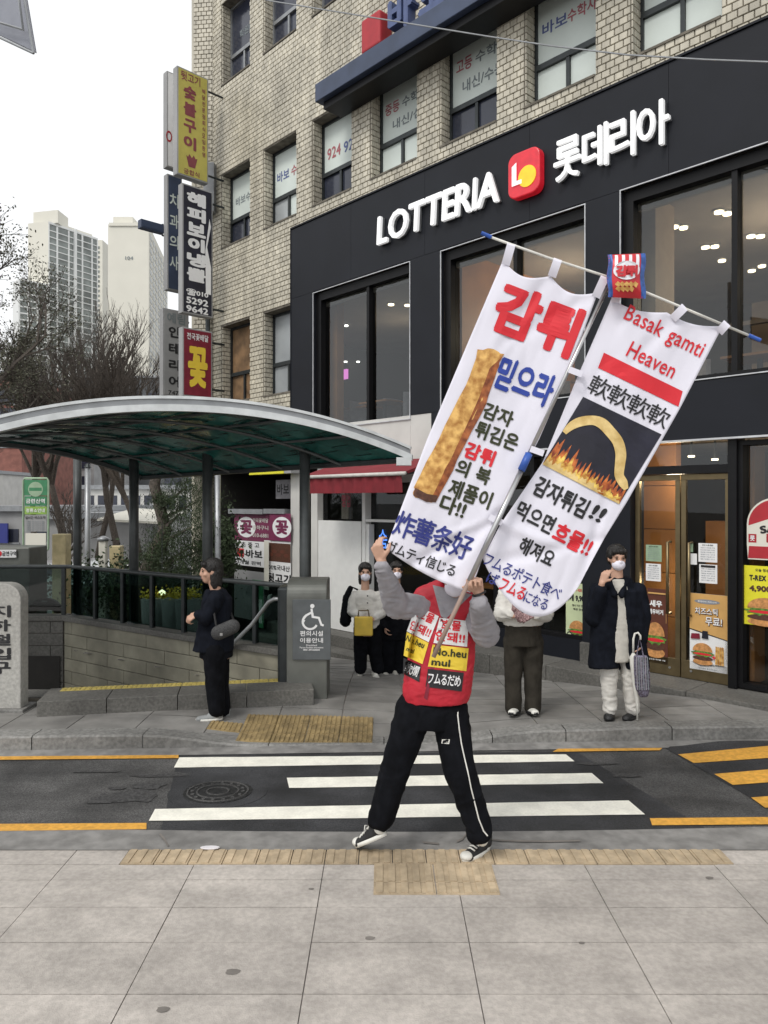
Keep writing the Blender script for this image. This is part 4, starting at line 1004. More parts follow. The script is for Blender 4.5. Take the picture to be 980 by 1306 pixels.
L(); txt('T-REX 세트', mp, .60, .12, M['print_black'], t, c=(.55, .80), bold=.05); txt('4,900원', mp, .62, .13, M['patty'], t, c=(.56, .62), bold=.05); txt('오늘 점심엔', mp, .35, .05, M['print_black'], t, c=(.55, .93))
burger(t, mp, L, .58, .24, .80, .50)
t, mp, L = poster(941, 1003, 798, 812, 'photo_dark', 'black lower strip of the yellow burger poster')
bpy.data.objects.remove(t.children[0]); bpy.data.objects.remove(t)
t, mp, L = poster(826, 852, 751, 846, 'poster_dark', 'dark brown shrimp burger poster on the left door leaf beside the coat')
L(); txt('새우', mp, .62, .09, M['print_white'], t, c=(.42, .80), bold=.05); txt('새우버거', mp, .72, .07, M['print_white'], t, c=(.42, .69), bold=.05)
burger(t, mp, L, .40, .32, 1.0, .5); L(); txt('신선한 새우를 가득', mp, .8, .02, M['print_white'], t, c=(.5, .05))
L(); poly([(.93, .55), (.95, .55), (.95, .95), (.93, .95)], mp, M['poster_orange'], t, 'border'); poly([(.05, .93), (.92, .93), (.92, .95), (.05, .95)], mp, M['poster_orange'], t, 'border')
t, mp, L = poster(722, 748, 744, 838, 'poster_green', 'pale green 9,900 set menu poster in the left ground window')
L(); txt('데리버거 세트 6', mp, .8, .045, M['print_red'], t, c=(.5, .91)); txt('3개 9,900', mp, .95, .10, M['print_black'], t, c=(.55, .80), bold=.05); txt('행사 기간 한정', mp, .6, .03, M['print_black'], t, c=(.62, .70)); txt('매장 한정', mp, .5, .03, M['print_black'], t, c=(.62, .65))
burger(t, mp, L, .58, .35, .85, .32); L(); poly(ell(.2, .27, .16, .07), mp, M['print_black'], t, 'round_mark'); L(); poly(ell(.2, .27, .12, .052), mp, M['poster_green'], t, 'round_mark'); L(); poly([(0, .15), (1, .15), (1, .158), (0, .158)], mp, M['green'], t, 'line'); txt('런치 메뉴', mp, .45, .025, M['print_black'], t, c=(.3, .11)); poly([(.6, .03), (.9, .03), (.9, .08), (.6, .08)], mp, M['t_blue'], t, 'coupon')
def notice(px0, px1, yt, yb, lab, head='안내문', m='print_white'):
    t, mp, L = poster(px0, px1, yt, yb, m, lab, 'notice'); L(); txt(head, mp, .6, .08, M['print_black'], t, c=(.5, .90))
    for k in range(6):
        txt(['코로나19 예방을 위해', '마스크를 착용해 주세요', '체온을 측정합니다', '영업시간 안내', '포장만 가능합니다', '감사합니다'][k], mp, .76, .06, M['print_grey'], t, c=(.5, .76 - k * .12))
    return t, mp, L
notice(824, 844, 695, 716, 'upper pale green notice taped to the left door leaf', m='pale_green'); notice(824, 843, 719, 741, 'lower white notice taped to the left door leaf')
notice(891, 915, 693, 717, 'upper white notice taped to the right door leaf')
t, mp, L = notice(892, 915, 720, 744, 'lower notice with black heading bar on the right door leaf'); L(); poly([(.1, .84), (.9, .84), (.9, .96), (.1, .96)], mp, M['print_black'], t, 'heading_bar')
t, mp, L = poster(877, 884, 693, 704, 'pale_green', 'tiny green sticker on the right door leaf', 'sticker'); t, mp, L = poster(881, 889, 706, 720, 'print_white', 'small white face shaped sticker on the right door leaf', 'sticker')
# round salad sign (burger outline) on the right window
t = thing('window_sticker', tuple(FP(fs(972), 1.3, -.06)), 'red and white burger shaped sticker lettered SALL ins on the right window', 'sticker')
s0 = fs(953, -.06); wS = .56; z0 = fz(953, 713, -.06)
mpS = lambda o: (lambda x, y: FP(s0 + wS * x, z0 + wS * 1.12 * y, -.055 + o))
def sol(P, o, m, nm): poly(P, mpS(o), M[m], t, nm)
top = [(.5 + .5 * math.cos(a), .58 + .44 * math.sin(a)) for a in [math.pi * k / 18 for k in range(19)]]
sol([(.0, .25), (.0, .58)] + top[::-1][1:-1] + [(1, .58), (1, .25), (.98, .0), (.02, .0)], .0, 'cream_paint', 'backing')
sol([(.03, .56)] + [(.5 + .47 * math.cos(a), .58 + .41 * math.sin(a)) for a in [math.pi * (1 - k / 16) for k in range(17)]] + [(.97, .86)], .0015, 'red', 'bun_top')
sol([(.02, .02), (.96, .02), (.97, .22), (.04, .22)], .0015, 'red', 'bun_base'); sol([(.03, .28), (.17, .28), (.17, .42), (.03, .42)], .0015, 'red', 'mark')
txt('SALL', mpS(.002), .55, .13, M['print_black'], t, c=(.50, .54), ang=.2, bold=.05); txt('ins', mpS(.003), .42, .15, M['red'], t, c=(.55, .36), bold=.05); txt('롯', mpS(.003), .09, .09, M['print_white'], t, c=(.10, .35))

# ================================================================ SHOPS BELOW LEFT
sh = thing('white_shop_front', tuple(FP(-9, 0, -.5)), 'closed shop with white board panel and thin white frames under the red awning', 'shop front')
def fpx(px0, px1, z0, z1, o0, o1, m, nm, par, bevel=0):
    mb = MB(); mb.fbox(FP, fs(px0, o1), fs(px1, o1), z0, z1, o0, o1); return mb.build(nm, M[m], par, bevel=bevel)
fpx(371, 382, -.3, 2.62, -.1, .06, 'white_wall', 'column', sh); fpx(397, 405, -.2, 2.2, -.15, -.02, 'white_wall', 'frame', sh)
fpx(406, 461, -.15, 1.68, -.12, -.04, 'white_panel', 'board_panel', sh); fpx(462, 466, -.15, 2.3, -.14, -.01, 'white_panel', 'frame', sh)
fpx(466.5, 553, 1.68, 1.72, -.14, -.01, 'white_panel', 'frame', sh); fpx(467, 471, -.15, 1.64, -.14, -.03, 'white_panel', 'frame', sh)
fpx(405, 553, 2.3, 2.62, -.15, -.03, 'white_wall', 'header', sh)
for a, b, z0, z1 in ((405.5, 461.5, 1.70, 2.3), (466.5, 553, 1.73, 2.3), (471.5, 553, -.15, 1.66)):
    mb = MB(); mb.fbox(FP, fs(a), fs(b), z0, z1, -.14, -.135); mb.build('pane', G_win, sh)
mb = MB(); mb.fbox(FP, LS, BLK - .05, -.3, 2.62, -2.2, -2.1); mb.fbox(FP, LS, BLK - .05, -.35, -.3, -2.1, -.3); mb.build('inner_wall', M['dark_wall'], sh)
mb = MB(); mb.fbox(FP, fs(413), fs(422), 1.7, 2.3, -.5, -.4); mb.fbox(FP, fs(486), fs(494), 1.75, 2.3, -.6, -.5); mb.build('curtain', M['inside_grey'], sh)
ns = thing('neon_sign', tuple(FP(fs(482), 1.4, -.1)), 'small blue glowing neon character in the white framed shop window', 'sign')
txt('술', lambda x, y: FP(fs(482) + x, 1.38 + y, -.11), .20, .36, M['neon'], ns, bold=-.0)
rs = thing('red_decal', tuple(FP(fs(434), 1.9, -.1)), 'faint red lettering on dark glass under the awning', 'sticker'); txt('영업', lambda x, y: FP(fs(434) + x, 2.02 + y, -.13), .22, .22, M['maroon'], rs)
# awning
aw = thing('awning', tuple(FP(-9.5, 2.3, .4)), 'folded red fabric awning with rail above the white shop', 'awning')
a, b = fs(393, .7), fs(524, .7)
z = 2.42
mb = MB(); mb.hexa([FP(a, z - .03, .75), FP(b, z - .03, .75), FP(b, z + .16, .06), FP(a, z + .16, .06), FP(a, z, .78), FP(b, z, .78), FP(b, z + .22, .08), FP(a, z + .22, .08)]); mb.build('canopy_cloth', M['awning'], aw)
mb = MB(); mb.grid(lambda u, v: FP(a + .02 + (b - a - .12) * u, z - .05 - .24 * v, .78 - .02 * v + .012 * math.sin(u * 60)), 90, 2); mb.build('valance', M['awning'], aw)
mb = MB(); mb.tube([FP(a, z - .03, .80), FP(b, z - .03, .80)], .028, 8); mb.build('front_rail', M['cloth_cream'], aw, smooth=True)
mb = MB(); mb.tube([FP(b - .02, z + .16, .1), FP(b - .02, z + .02, .45), FP(b - .02, z - .03, .78)], .02, 6); mb.build('arm', M['dark_metal'], aw)
# banners in the open shop
def banner(px0, px1, yt, yb, m, lab, o=.1):
    return poster(px0, px1, yt, yb, m, lab, 'banner', o)
def flower(px0, px1, lab, o):
    t, mp, L = banner(px0, px1, 655, 690, 'maroon_print', lab, o); ar = 35 / (px1 - px0)
    k = 12 / (px1 - px0); cx = 16 / (px1 - px0)
    L(); poly(ell(cx, .5, k, .38, 28), mp, M['print_white'], t, 'disc'); L(); txt('꽃', mp, k * 1.35, .52, M['maroon_print'], t, c=(cx, .5), bold=.05)
    return t, mp, L
t, mp, L = flower(299, 345, 'maroon flower shop banner with white disc, left of the pair', .05); txt('전국꽃배달', mp, .42, .16, M['cloth_cream'], t, c=(.74, .76)); txt('출하구니', mp, .42, .16, M['cloth_cream'], t, c=(.74, .5)); txt('010-6881', mp, .42, .14, M['cloth_cream'], t, c=(.74, .22))
t, mp, L = flower(344, 371, 'maroon flower shop banner with white disc, right of the pair', .12)
for a_, b_, lb in ((299, 343, 'grey cap box over the left flower banner'), (344, 371, 'grey cap box over the right flower banner')):
    mb = MB(); mb.fbox(FP, fs(a_), fs(b_), fz(a_, 655, .1), fz(a_, 649, .1), 0, .14); tag(mb.build('banner_holder', M['grey_metal']), lb, 'holder')
t, mp, L = banner(299, 337, 690, 722, 'print_white', 'white academy banner with black lettering below the left flower banner', .05); L(); txt('초·중·고', mp, .6, .2, M['print_black'], t, c=(.55, .85)); txt('바보', mp, .55, .34, M['print_black'], t, c=(.68, .5), bold=.04); poly([(.1, .34), (.34, .34), (.34, .68), (.1, .68)], mp, M['print_red'], t, 'stamp'); txt('3개월 완벽', mp, .8, .16, M['print_black'], t, c=(.5, .14))
t, mp, L = banner(337, 371, 690, 745, 'print_white', 'white pork shop banner with a dark meat photograph', .10); L(); poly([(.08, .52), (1, .52), (1, .95), (.08, .95)], mp, M['patty'], t, 'photo'); L()
for k in range(5): poly(ell(.25 + k * .15, .68 + .08 * (k % 2), .1, .045, 10), mp, M['poster_dark'], t, 'meat')
txt('100%국내산', mp, .85, .13, M['print_black'], t, c=(.55, .38)); txt('뒷고기', mp, .9, .22, M['print_black'], t, c=(.56, .14), bold=.04)
t, mp, L = banner(337, 343, 690, 752, 'cream_paint', 'narrow white strip post between the banners', .16)
t, mp, L = banner(299, 337, 728, 790, 'concrete_far', 'grey menu board half hidden behind the railing', .05)
t, mp, L = banner(322, 336, 740, 800, 'green', 'dark green notice board behind the glass railing', .5); L(); poly([(.1, .1), (.9, .1), (.9, .6), (.1, .6)], mp, M['window_paper'], t, 'paper')
t, mp, L = banner(352, 371, 612, 636, 'cloth_grey', 'hanging grey fabric sign in the dark shop opening', -.5); L(); txt('바보', mp, .8, .6, M['print_black'], t, c=(.5, .5))
t = thing('shop_sign', tuple(FP(fs(340), 2.6, .3)), 'yellow strip sign just under the canopy edge', 'sign'); mb = MB(); mb.fbox(FP, fs(318, .3), fs(362, .3), 2.50, 2.72, .1, .3); mb.build('panel', M['poster_yellow'], t); mb = MB(); mb.fbox(FP, fs(362.5, .3), fs(371, .3), 2.50, 2.72, .1, .3); mb.build('end_panel', M['concrete_far'], t)
# flower buckets with yellow blooms behind the glass
for i, (px, py, d) in enumerate(((196, 757, 11.5), (222, 757, 11.3), (240, 757, 11.1))):
    c = W(px, py, d); t = thing('flower_tub', (c.x, c.y, -.5), ['grey planter of yellow flowers, left, behind the railing', 'grey planter of yellow flowers, middle, behind the railing', 'grey planter of yellow flowers beside the woman in black'][i], 'planter')
    mb = MB(); mb.tube([(c.x, c.y, -.5), (c.x, c.y, c.z - .08)], [.14, .19], 14); mb.build('tub', M['concrete_far'], t, smooth=True)
    mb = MB()
    for k in range(160):
        p = V((c.x, c.y, c.z - .06)) + V((random.gauss(0, .11), random.gauss(0, .11), abs(random.gauss(0, .06)))); q = V((random.uniform(-1, 1), random.uniform(-1, 1), random.uniform(-1, 1))).normalized(); r_ = q.orthogonal().normalized()
        mb.quad(p - q * .02, p + r_ * .02, p + q * .02, p - r_ * .02)
    mb.build('bloom', M['print_yellow'], t)
c = W(207, 756, 11.6); bl = thing('bulb_lamp', tuple(c), 'bare warm bulb glowing over the yellow flowers', 'lamp'); mb = MB(); mb.tube([c - V((0, 0, .05)), c - V((0, 0, .02)), c + V((0, 0, .02)), c + V((0, 0, .05))], [.01, .05, .05, .01], 10); mb.build('bulb', M['lamp_on'], bl); mb = MB(); mb.tube([c + V((0, 0, .05)), c + V((0, 0, 1.1))], .006, 4); mb.build('cord', M['dark_metal'], bl)
# ================================================================ PEOPLE
def blob(prims, voxel, smooth=3, disp=0, dsc=.12, dz=.45):
    bm = bmesh.new()
    for p in prims:
        if p[0] == 'c':
            _, a, ra, b, rb = p[:5]; fl = p[5] if len(p) > 5 else None
            a, b = V(a), V(b); d = (b - a); L = max(d.length, 1e-5); d.normalize()
            if fl: e1 = (V(fl[0]) - d * d.dot(V(fl[0]))).normalized(); k1, k2 = fl[1], fl[2]
            else: e1 = d.orthogonal().normalized(); k1 = k2 = 1
            e2 = d.cross(e1); n = 14; rings = []
            prof = [(-ra * math.cos(t), ra * math.sin(t)) for t in (.25, .6, 1.0, 1.35)] + [(0, ra), (L, rb)] + [(L + rb * math.cos(t), rb * math.sin(t)) for t in (1.35, 1.0, .6, .25)]
            for h, r in prof:
                rings.append([bm.verts.new(a + d * h + (e1 * math.cos(2 * math.pi * k / n) * k1 + e2 * math.sin(2 * math.pi * k / n) * k2) * r) for k in range(n)])
            for A, B in zip(rings, rings[1:]):
                for k in range(n): bm.faces.new((A[k], A[(k + 1) % n], B[(k + 1) % n], B[k]))
            bm.faces.new(rings[0][::-1]); bm.faces.new(rings[-1])
        elif p[0] == 'e':
            _, c, r = p[:3]; rot = p[3] if len(p) > 3 else Matrix.Identity(3)
            bmesh.ops.create_uvsphere(bm, u_segments=20, v_segments=14, radius=1, matrix=Matrix.Translation(V(c)) @ rot.to_4x4() @ Matrix.Diagonal((*r, 1)))
        elif p[0] == 'loft':  # list of (center, rx, ry, e1, e2)
            rings = []; n = 24
            for c, rx, ry, e1, e2 in p[1]:
                rings.append([bm.verts.new(V(c) + V(e1) * (rx * math.copysign(abs(math.cos(t)) ** .85, math.cos(t))) + V(e2) * (ry * math.copysign(abs(math.sin(t)) ** .85, math.sin(t)))) for t in [2 * math.pi * k / n for k in range(n)]])
            for A, B in zip(rings, rings[1:]):
                for k in range(n): bm.faces.new((A[k], A[(k + 1) % n], B[(k + 1) % n], B[k]))
            bm.faces.new(rings[0][::-1]); bm.faces.new(rings[-1])
    bmesh.ops.recalc_face_normals(bm, faces=bm.faces)
    me = bpy.data.meshes.new('b'); bm.to_mesh(me); bm.free()
    o = bpy.data.objects.new('b', me); TS.collection.objects.link(o)
    r = o.modifiers.new('r', 'REMESH'); r.mode = 'VOXEL'; r.voxel_size = voxel
    s = o.modifiers.new('s', 'SMOOTH'); s.factor = .6; s.iterations = smooth
    TS.view_layers[0].update(); dg = TS.view_layers[0].depsgraph
    m2 = bpy.data.meshes.new_from_object(o.evaluated_get(dg))
    bpy.data.objects.remove(o); bpy.data.meshes.remove(me)
    if disp:
        co = [v.co.copy() for v in m2.vertices]; no = [v.normal.copy() for v in m2.vertices]
        for v, c, n in zip(m2.vertices, co, no):
            q = V((c.x / dsc, c.y / dsc, c.z / (dsc * dz)))
            w_ = noise.noise(q + V((noise.noise(q * .6), 0, noise.noise(q * .6 + V((5, 5, 5))))) * 1.5)
            v.co = c + n * disp * (1 - 2.2 * abs(w_)) * .9
    m2.polygons.foreach_set('use_smooth', [True] * len(m2.polygons)); m2.materials.clear(); return m2
def body_part(name, prims, voxel, m, parent, **k):
    kw = {a: k.pop(a) for a in ('label',) if a in k}
    me = blob(prims, voxel, **k); me.materials.append(m); me.name = name; return link(name, me, parent, **kw)
def hand(pr, wrist, d, nrm, thumb, curl=.6, s=1.0, spread=.02, r=.0088):
    """palm from the wrist along d, fingers curl towards nrm, thumb leaves on the thumb side"""
    d = V(d).normalized(); nrm = (V(nrm) - d * d.dot(V(nrm))).normalized(); sd = d.cross(nrm)
    if sd.dot(V(thumb)) < 0: sd = -sd
    w_ = V(wrist)
    for i, (off, pl, fl) in enumerate(((.030, .088, (.040, .026, .02)), (.010, .092, (.045, .029, .021)), (-.011, .088, (.041, .027, .02)), (-.030, .080, (.032, .020, .018)))):
        off *= s; k = w_ + d * pl * s + sd * off
        pr.append(('c', w_ + sd * off * .55, .014 * s, k, .0125 * s)); p = k; dd = (d + sd * off * spread * 30).normalized(); a = 0
        for j, L in enumerate(fl):
            a += curl * (1.0 + .12 * i) * (1.0, 1.05, .7)[j]; v_ = dd * math.cos(a) + nrm * math.sin(a); q = p + v_ * L * s
            pr.append(('c', p, (r - j * .0007) * s, q, (r - .0012 - j * .0006) * s)); p = q
    t0 = w_ + d * .025 * s + sd * .022 * s; t1 = t0 + (d * .55 + sd * .75 + nrm * .35).normalized() * .042 * s
    t2 = t1 + (d * .75 + sd * .15 + nrm * (.3 + curl * .6)).normalized() * .034 * s; t3 = t2 + (d * .7 - sd * .1 + nrm * (.3 + curl)).normalized() * .026 * s
    pr += [('c', t0, .015 * s, t1, .0115 * s), ('c', t1, .011 * s, t2, .0098 * s), ('c', t2, .0098 * s, t3, .008 * s)]
def head(pr, c, f, up=V((0, 0, 1)), s=1.0):
    f = V(f).normalized(); up = (V(up) - f * f.dot(V(up))).normalized(); r = f.cross(up)
    rot = Matrix((r, f, up)).transposed(); c = V(c)
    E = lambda x, y, z, a, b, g: pr.append(('e', c + (r * x + f * y + up * z) * s, (a * s, b * s, g * s), rot))
    E(0, -.012, .028, .074, .092, .086); E(0, .018, -.02, .062, .070, .080); E(0, .038, -.072, .040, .042, .036)
    E(0, .092, -.016, .012, .016, .022); E(0, .078, .012, .009, .02, .03); E(0, .076, -.056, .022, .014, .012)
    E(.030, .074, .030, .020, .012, .008); E(-.030, .074, .030, .020, .012, .008); E(.042, .055, -.02, .02, .022, .02); E(-.042, .055, -.02, .02, .022, .02)
    for sg in (-1, 1): E(sg * .075, -.002, -.005, .010, .020, .030)
    return rot, r, f, up
def face(root, c, f, up=V((0, 0, 1)), s=1.0, mask=False, hair='short', hm=None):
    f = V(f).normalized(); up = (V(up) - f * f.dot(V(up))).normalized(); r = f.cross(up); rot = Matrix((r, f, up)).transposed(); c = V(c)
    E = lambda x, y, z, a, b, g: ('e', c + (r * x + f * y + up * z) * s, (a * s, b * s, g * s), rot)
    for sg in (-1, 1): 
        body_part('eye', [E(sg * .030, .0795, .010, .012, .007, .006)], .002, M['eye'], root, smooth=1)
        body_part('eyebrow', [E(sg * .031, .081, .030, .017, .006, .0035)], .002, M['hair'], root, smooth=1)
    if mask: body_part('face_mask', [E(0, .050, -.050, .061, .056, .056), E(0, .082, -.02, .02, .026, .025)], .005, M['cloth_white'], root, smooth=3)
    else: body_part('mouth', [E(0, .086, -.055, .019, .006, .005)], .002, M['lip'], root, smooth=1)
    H_ = [E(0, -.022, .045, .085, .096, .084), E(0, -.05, .0, .078, .066, .085)]
    H_ += [E(x, .060, .075, .024, .022, .022) for x in (-.045, -.015, .015, .045)]
    for sg in (-1, 1): H_.append(E(sg * .070, .012, .035, .014, .035, .035))
    if hair == 'long':
        H_ += [E(0, -.055, -.07, .072, .045, .11), E(.062, -.02, -.06, .022, .04, .10), E(-.062, -.02, -.06, .022, .04, .10)]
    if hair == 'bun': H_ += [E(0, -.10, .05, .035, .035, .035), E(0, -.05, -.02, .06, .05, .07)]
    body_part('hair', H_, .006, hm or M['hair'], root, smooth=1, disp=.007, dsc=.012, dz=5)
def shoe(root, heel, toe, m, sole, h=.075, lace=False, w_=.044, lab=None):
    heel, toe = V(heel), V(toe); d = (toe - heel).normalized(); sd = V((d.y, -d.x, 0)).normalized(); up = sd.cross(d); up = up if up.z > 0 else -up
    L = (toe - heel).length; fl = (sd, 1, .55)
    u = lambda t, z: heel + d * L * t + up * z
    pr = [('c', u(.10, .045), .038, u(.42, .045), .036), ('c', u(.08, .075), .036, u(.2, .08), .032), ('c', u(.3, .035), .040, u(.82, .022), .036, (sd, 1.05, .75)), ('e', u(.86, .02), (.04, .04, .028))]
    s_ = body_part('shoe', pr, .006, M[m], root, smooth=4)
    so_ = MB(); n = 20
    P = [((.5 + .54 * math.cos(a)) * L, math.sin(a) * w_ * (1 + .12 * math.cos(a))) for a in [2 * math.pi * k / n for k in range(n)]]
    so_.v = [tuple(heel + d * x + sd * y + up * .024) for x, y in P] + [tuple(heel + d * x + sd * y + up * .0) for x, y in P]
    so_.f = [tuple(range(n)), tuple(n + i for i in reversed(range(n)))] + [(i, n + i, n + (i + 1) % n, (i + 1) % n) for i in range(n)]; so_.m = [0] * len(so_.f)
    me = so_.mesh('sole', M[sole], True); recalc(me); link('sole', me, s_)
    if lace:
        body_part('toe_cap', [('e', u(.90, .026), (.039, .039, .026))], .005, M['rubber_white'], s_, smooth=2)
        lb = MB()
        for k in range(5):
            t = .36 + k * .085; z = .082 - k * .007
            lb.tube([u(t, z - .006) + sd * .026, u(t + .02, z + .004), u(t, z - .006) - sd * .026], .005, 6)
        t0 = u(.38, .088)
        for sg in (-1, 1): lb.tube([t0, t0 + sd * sg * .03 + up * .012, t0 + sd * sg * .05 - up * .012, t0 + sd * sg * .02 - up * .004 + d * .02], .004, 5)
        lb.build('laces', M['rubber_white'], s_, smooth=True)
    return s_
X, Y, Z = V((1, 0, 0)), V((0, 1, 0)), V((0, 0, 1))
def torso(rows, e1=X, e2=Y): return ('loft', [(c, rx, ry, e1, e2) for c, rx, ry in rows])

# ---------------- performer
pf = thing('person', tuple(gp(545, 1088, near_z)), 'performer in a red printed vest and black tracksuit trousers striding with two tall banners', 'person')
D = 4.42
hipR, hipL = W(532, 905, D), W(571, 905, D)
knR, knL = W(506, 975, D - .02), W(587, 985, D - .08)
anR, anL = W(487, 1050, D), W(612, 1069, D - .08)
shR, shL = W(541, 771, D), W(603, 776, D)
elR, elL = W(506, 772, D - .12), W(620, 806, D - .16)
wrR, wrL = W(487, 716, D - .36), W(611, 757, D - .38)
hc = W(580, 736, D - .07); nb = W(577, 768, D)
bp_ = [('c', nb - V((0, 0, .06)), .060, hc - V((0, 0, .05)), .052), torso([(W(551, 905, D), .14, .10), (W(558, 860, D), .13, .095), (W(566, 810, D), .14, .10), (W(571, 778, D), .15, .09)]),
       ('c', shR, .05, elR, .042), ('c', elR, .04, wrR, .027), ('c', shL, .05, elL, .042), ('c', elL, .04, wrL, .027),
       ('c', hipR, .08, knR, .055), ('c', knR, .05, anR, .036), ('c', hipL, .08, knL, .055), ('c', knL, .05, anL, .036)]
head(bp_, hc, V((-.05, -1, -.12)))
hand(bp_, wrR, V((-.30, -.12, .9)), V((.55, .75, .12)), V((.7, -.5, 0)), .75, 1.0)
hand(bp_, wrL, V((-.25, -.25, .8)), V((-.35, -.9, -.1)), V((-1, 0, .3)), 1.05, 1.0)
body_part('body', bp_, .0052, M['skin'], pf, smooth=3)
face(pf, hc, V((-.05, -1, -.12)), mask=True)
body_part('shirt', [('c', shR + V((.02, 0, -.02)), .075, elR, .075), ('c', elR, .078, wrR - V((0, 0, .03)), .040), ('c', shL + V((-.02, 0, -.02)), .075, elL, .078), ('c', elL + V((0, 0, -.01)), .078, wrL - V((0, 0, .05)), .048),
   ('c', nb - V((0, 0, .04)), .078, nb + V((0, 0, .0)), .068), ('c', shR + V((.04, 0, .02)), .06, shL + V((-.04, 0, .02)), .06), torso([(W(556, 890, D), .15, .11), (W(568, 800, D), .16, .11), (W(571, 776, D), .17, .09)])], .009, M['cloth_grey'], pf, smooth=4, disp=.007, dsc=.09)
body_part('trousers', [torso([(W(549, 925, D), .165, .125), (W(550, 903, D), .175, .125), (W(556, 874, D), .15, .10)]),
   ('c', hipR + V((-.015, 0, 0)), .110, knR, .088), ('c', knR, .088, anR + V((0, 0, .03)), .072), ('c', W(482, 1046, D), .058, W(484, 1040, D), .062),
   ('c', hipL + V((.01, 0, 0)), .110, knL, .090), ('c', knL, .090, anL + V((0, 0, .05)), .074), ('c', W(609, 1060, D - .08), .072, W(609, 1056, D - .08), .07)], .009, M['cloth_black'], pf, smooth=3, disp=.009, dsc=.10, dz=1.3)
# piping on the trouser leg and small tag
tr_ = pf.children[-1]
bvt = BVHTree.FromPolygons([v.co for v in tr_.data.vertices], [p.vertices[:] for p in tr_.data.polygons])
O_ = V((0, 0, 2))
def cast(bv, px, py, off=.004, dflt=4.3):
    d = V(((px - 490) / 943, 1, (640 - py) / 943)).normalized(); h = bv.ray_cast(O_, d)
    return (h[0] - d * off) if h[0] is not None else W(px, py, dflt)
pts = [(585, 896), (584, 912), (586, 930), (589, 950), (593, 968), (597, 985), (601, 1005), (606, 1025), (611, 1045), (617, 1060), (622, 1066)]
mb = MB(); mb.tube([cast(bvt, a, b, .002) for a, b in pts], .0045, 5); mb.build('piping', M['rubber_white'], pf)
mb = MB(); mb.quad(*[cast(bvt, a, b, .004) for a, b in ((563, 948), (573, 949), (574, 943), (564, 943))]); mb.build('tag', M['rubber_white'], pf)
txt('NCA', lambda x, y: cast(bvt, x, y, .0055), 7, 3.4, M['print_black'], pf, c=(568.5, 946), flip=-1)
body_part('sock', [('c', anR + V((-.0, 0, .03)), .042, anR - V((.01, .0, .03)), .04)], .007, M['rubber_white'], pf); body_part('sock', [('c', anL + V((.01, .02, 0)), .038, anL - V((-.02, -.04, .03)), .036)], .007, M['rubber_white'], pf)
g1 = gp(456, 1083, near_z); g2 = gp(603, 1097, near_z)
shoe(pf, W(492, 1066, D - .02), g1 + V((-.0, .0, .012)), 'shoe_black', 'rubber_white', lace=True)
shoe(pf, g2 + V((.115, .15, 0.004)), g2 + V((-.055, -.03, .004)), 'shoe_black', 'rubber_white', lace=True)
# vest
VC = [(W(556, 893, D), .19, .135), (W(557, 880, D), .205, .14), (W(562, 845, D), .20, .138), (W(567, 805, D), .185, .135), (W(571, 780, D), .17, .125), (W(572, 762, D), .12, .10), (W(573, 752, D), .085, .08)]
vest = body_part('vest', [torso(VC), ('c', W(541, 762, D), .066, W(560, 756, D), .075), ('c', W(603, 768, D), .062, W(585, 757, D), .075)], .008, M['vest_red'], pf, smooth=3, disp=.006, dsc=.10)
bvv = BVHTree.FromPolygons([v.co for v in vest.data.vertices], [p.vertices[:] for p in vest.data.polygons])
mv = lambda off: (lambda x, y: cast(bvv, x, y, off))
def decal(q, m, off, nm, n=10):
    mb = MB(); mb.grid(lambda u, v: cast(bvv, q[0][0] * (1 - u) * (1 - v) + q[1][0] * u * (1 - v) + q[2][0] * u * v + q[3][0] * (1 - u) * v, q[0][1] * (1 - u) * (1 - v) + q[1][1] * u * (1 - v) + q[2][1] * u * v + q[3][1] * (1 - u) * v, off), n, n); return mb.build(nm, m, vest)
decal([(552, 746), (602, 758), (566, 792), (563, 788)], M['cloth_grey'], .004, 'neck_opening')
decal([(563, 786), (567, 789), (545, 893), (541, 890)], M['maroon'], .004, 'front_opening')
decal([(531, 772), (560, 786), (547, 819), (519, 805)], M['print_white'], .005, 'white_patch'); decal([(561, 788), (598, 792), (596, 825), (553, 820)], M['print_white'], .005, 'white_patch')
decal([(519, 806), (547, 820), (539, 847), (515, 836)], M['print_yellow'], .005, 'yellow_patch'); decal([(552, 822), (598, 827), (595, 856), (546, 850)], M['print_yellow'], .005, 'yellow_patch')
decal([(515, 839), (537, 849), (535, 870), (514, 859)], M['print_black'], .005, 'black_patch'); decal([(546, 853), (592, 858), (589, 882), (543, 876)], M['print_black'], .005, 'black_patch')
def vt(b, x, y, w_, h_, a, m, bd_=.03): txt(b, mv(.008), w_, h_, M[m], vest, c=(x, y), ang=R(a), flip=-1, cut=5, bold=bd_)
vt('흐물', 543.5, 786, 22, 13, 22, 'print_red'); vt('안돼!!', 536.5, 802, 28, 13, 24, 'print_red'); vt('흐물', 576, 797.5, 25, 13, 6, 'print_red'); vt('안돼!!', 574.5, 812.5, 38, 13, 6, 'print_red')
vt('No.heu', 530, 818.5, 25, 8, 24, 'print_olive'); vt('mul', 523.5, 829, 10, 6, 24, 'print_olive'); vt('No.heu', 574, 832.5, 43, 10, 6, 'print_olive'); vt('mul', 562.5, 845, 24, 9.5, 6, 'print_olive')
vt('軟爛', 525.5, 854, 18, 14, 20, 'print_white', .008); vt('フムるだめ', 567, 867, 42, 14, 6, 'print_white', .02)
wt = MB(); c = wrL - V((.0, .0, .0)); 
wt.tube([c + V((.034 * math.cos(a), .034 * math.sin(a), .012 * math.cos(a))) for a in [k * .35 for k in range(19)]], .006, 6); wt.build('watch_strap', M['shoe_black'], pf)

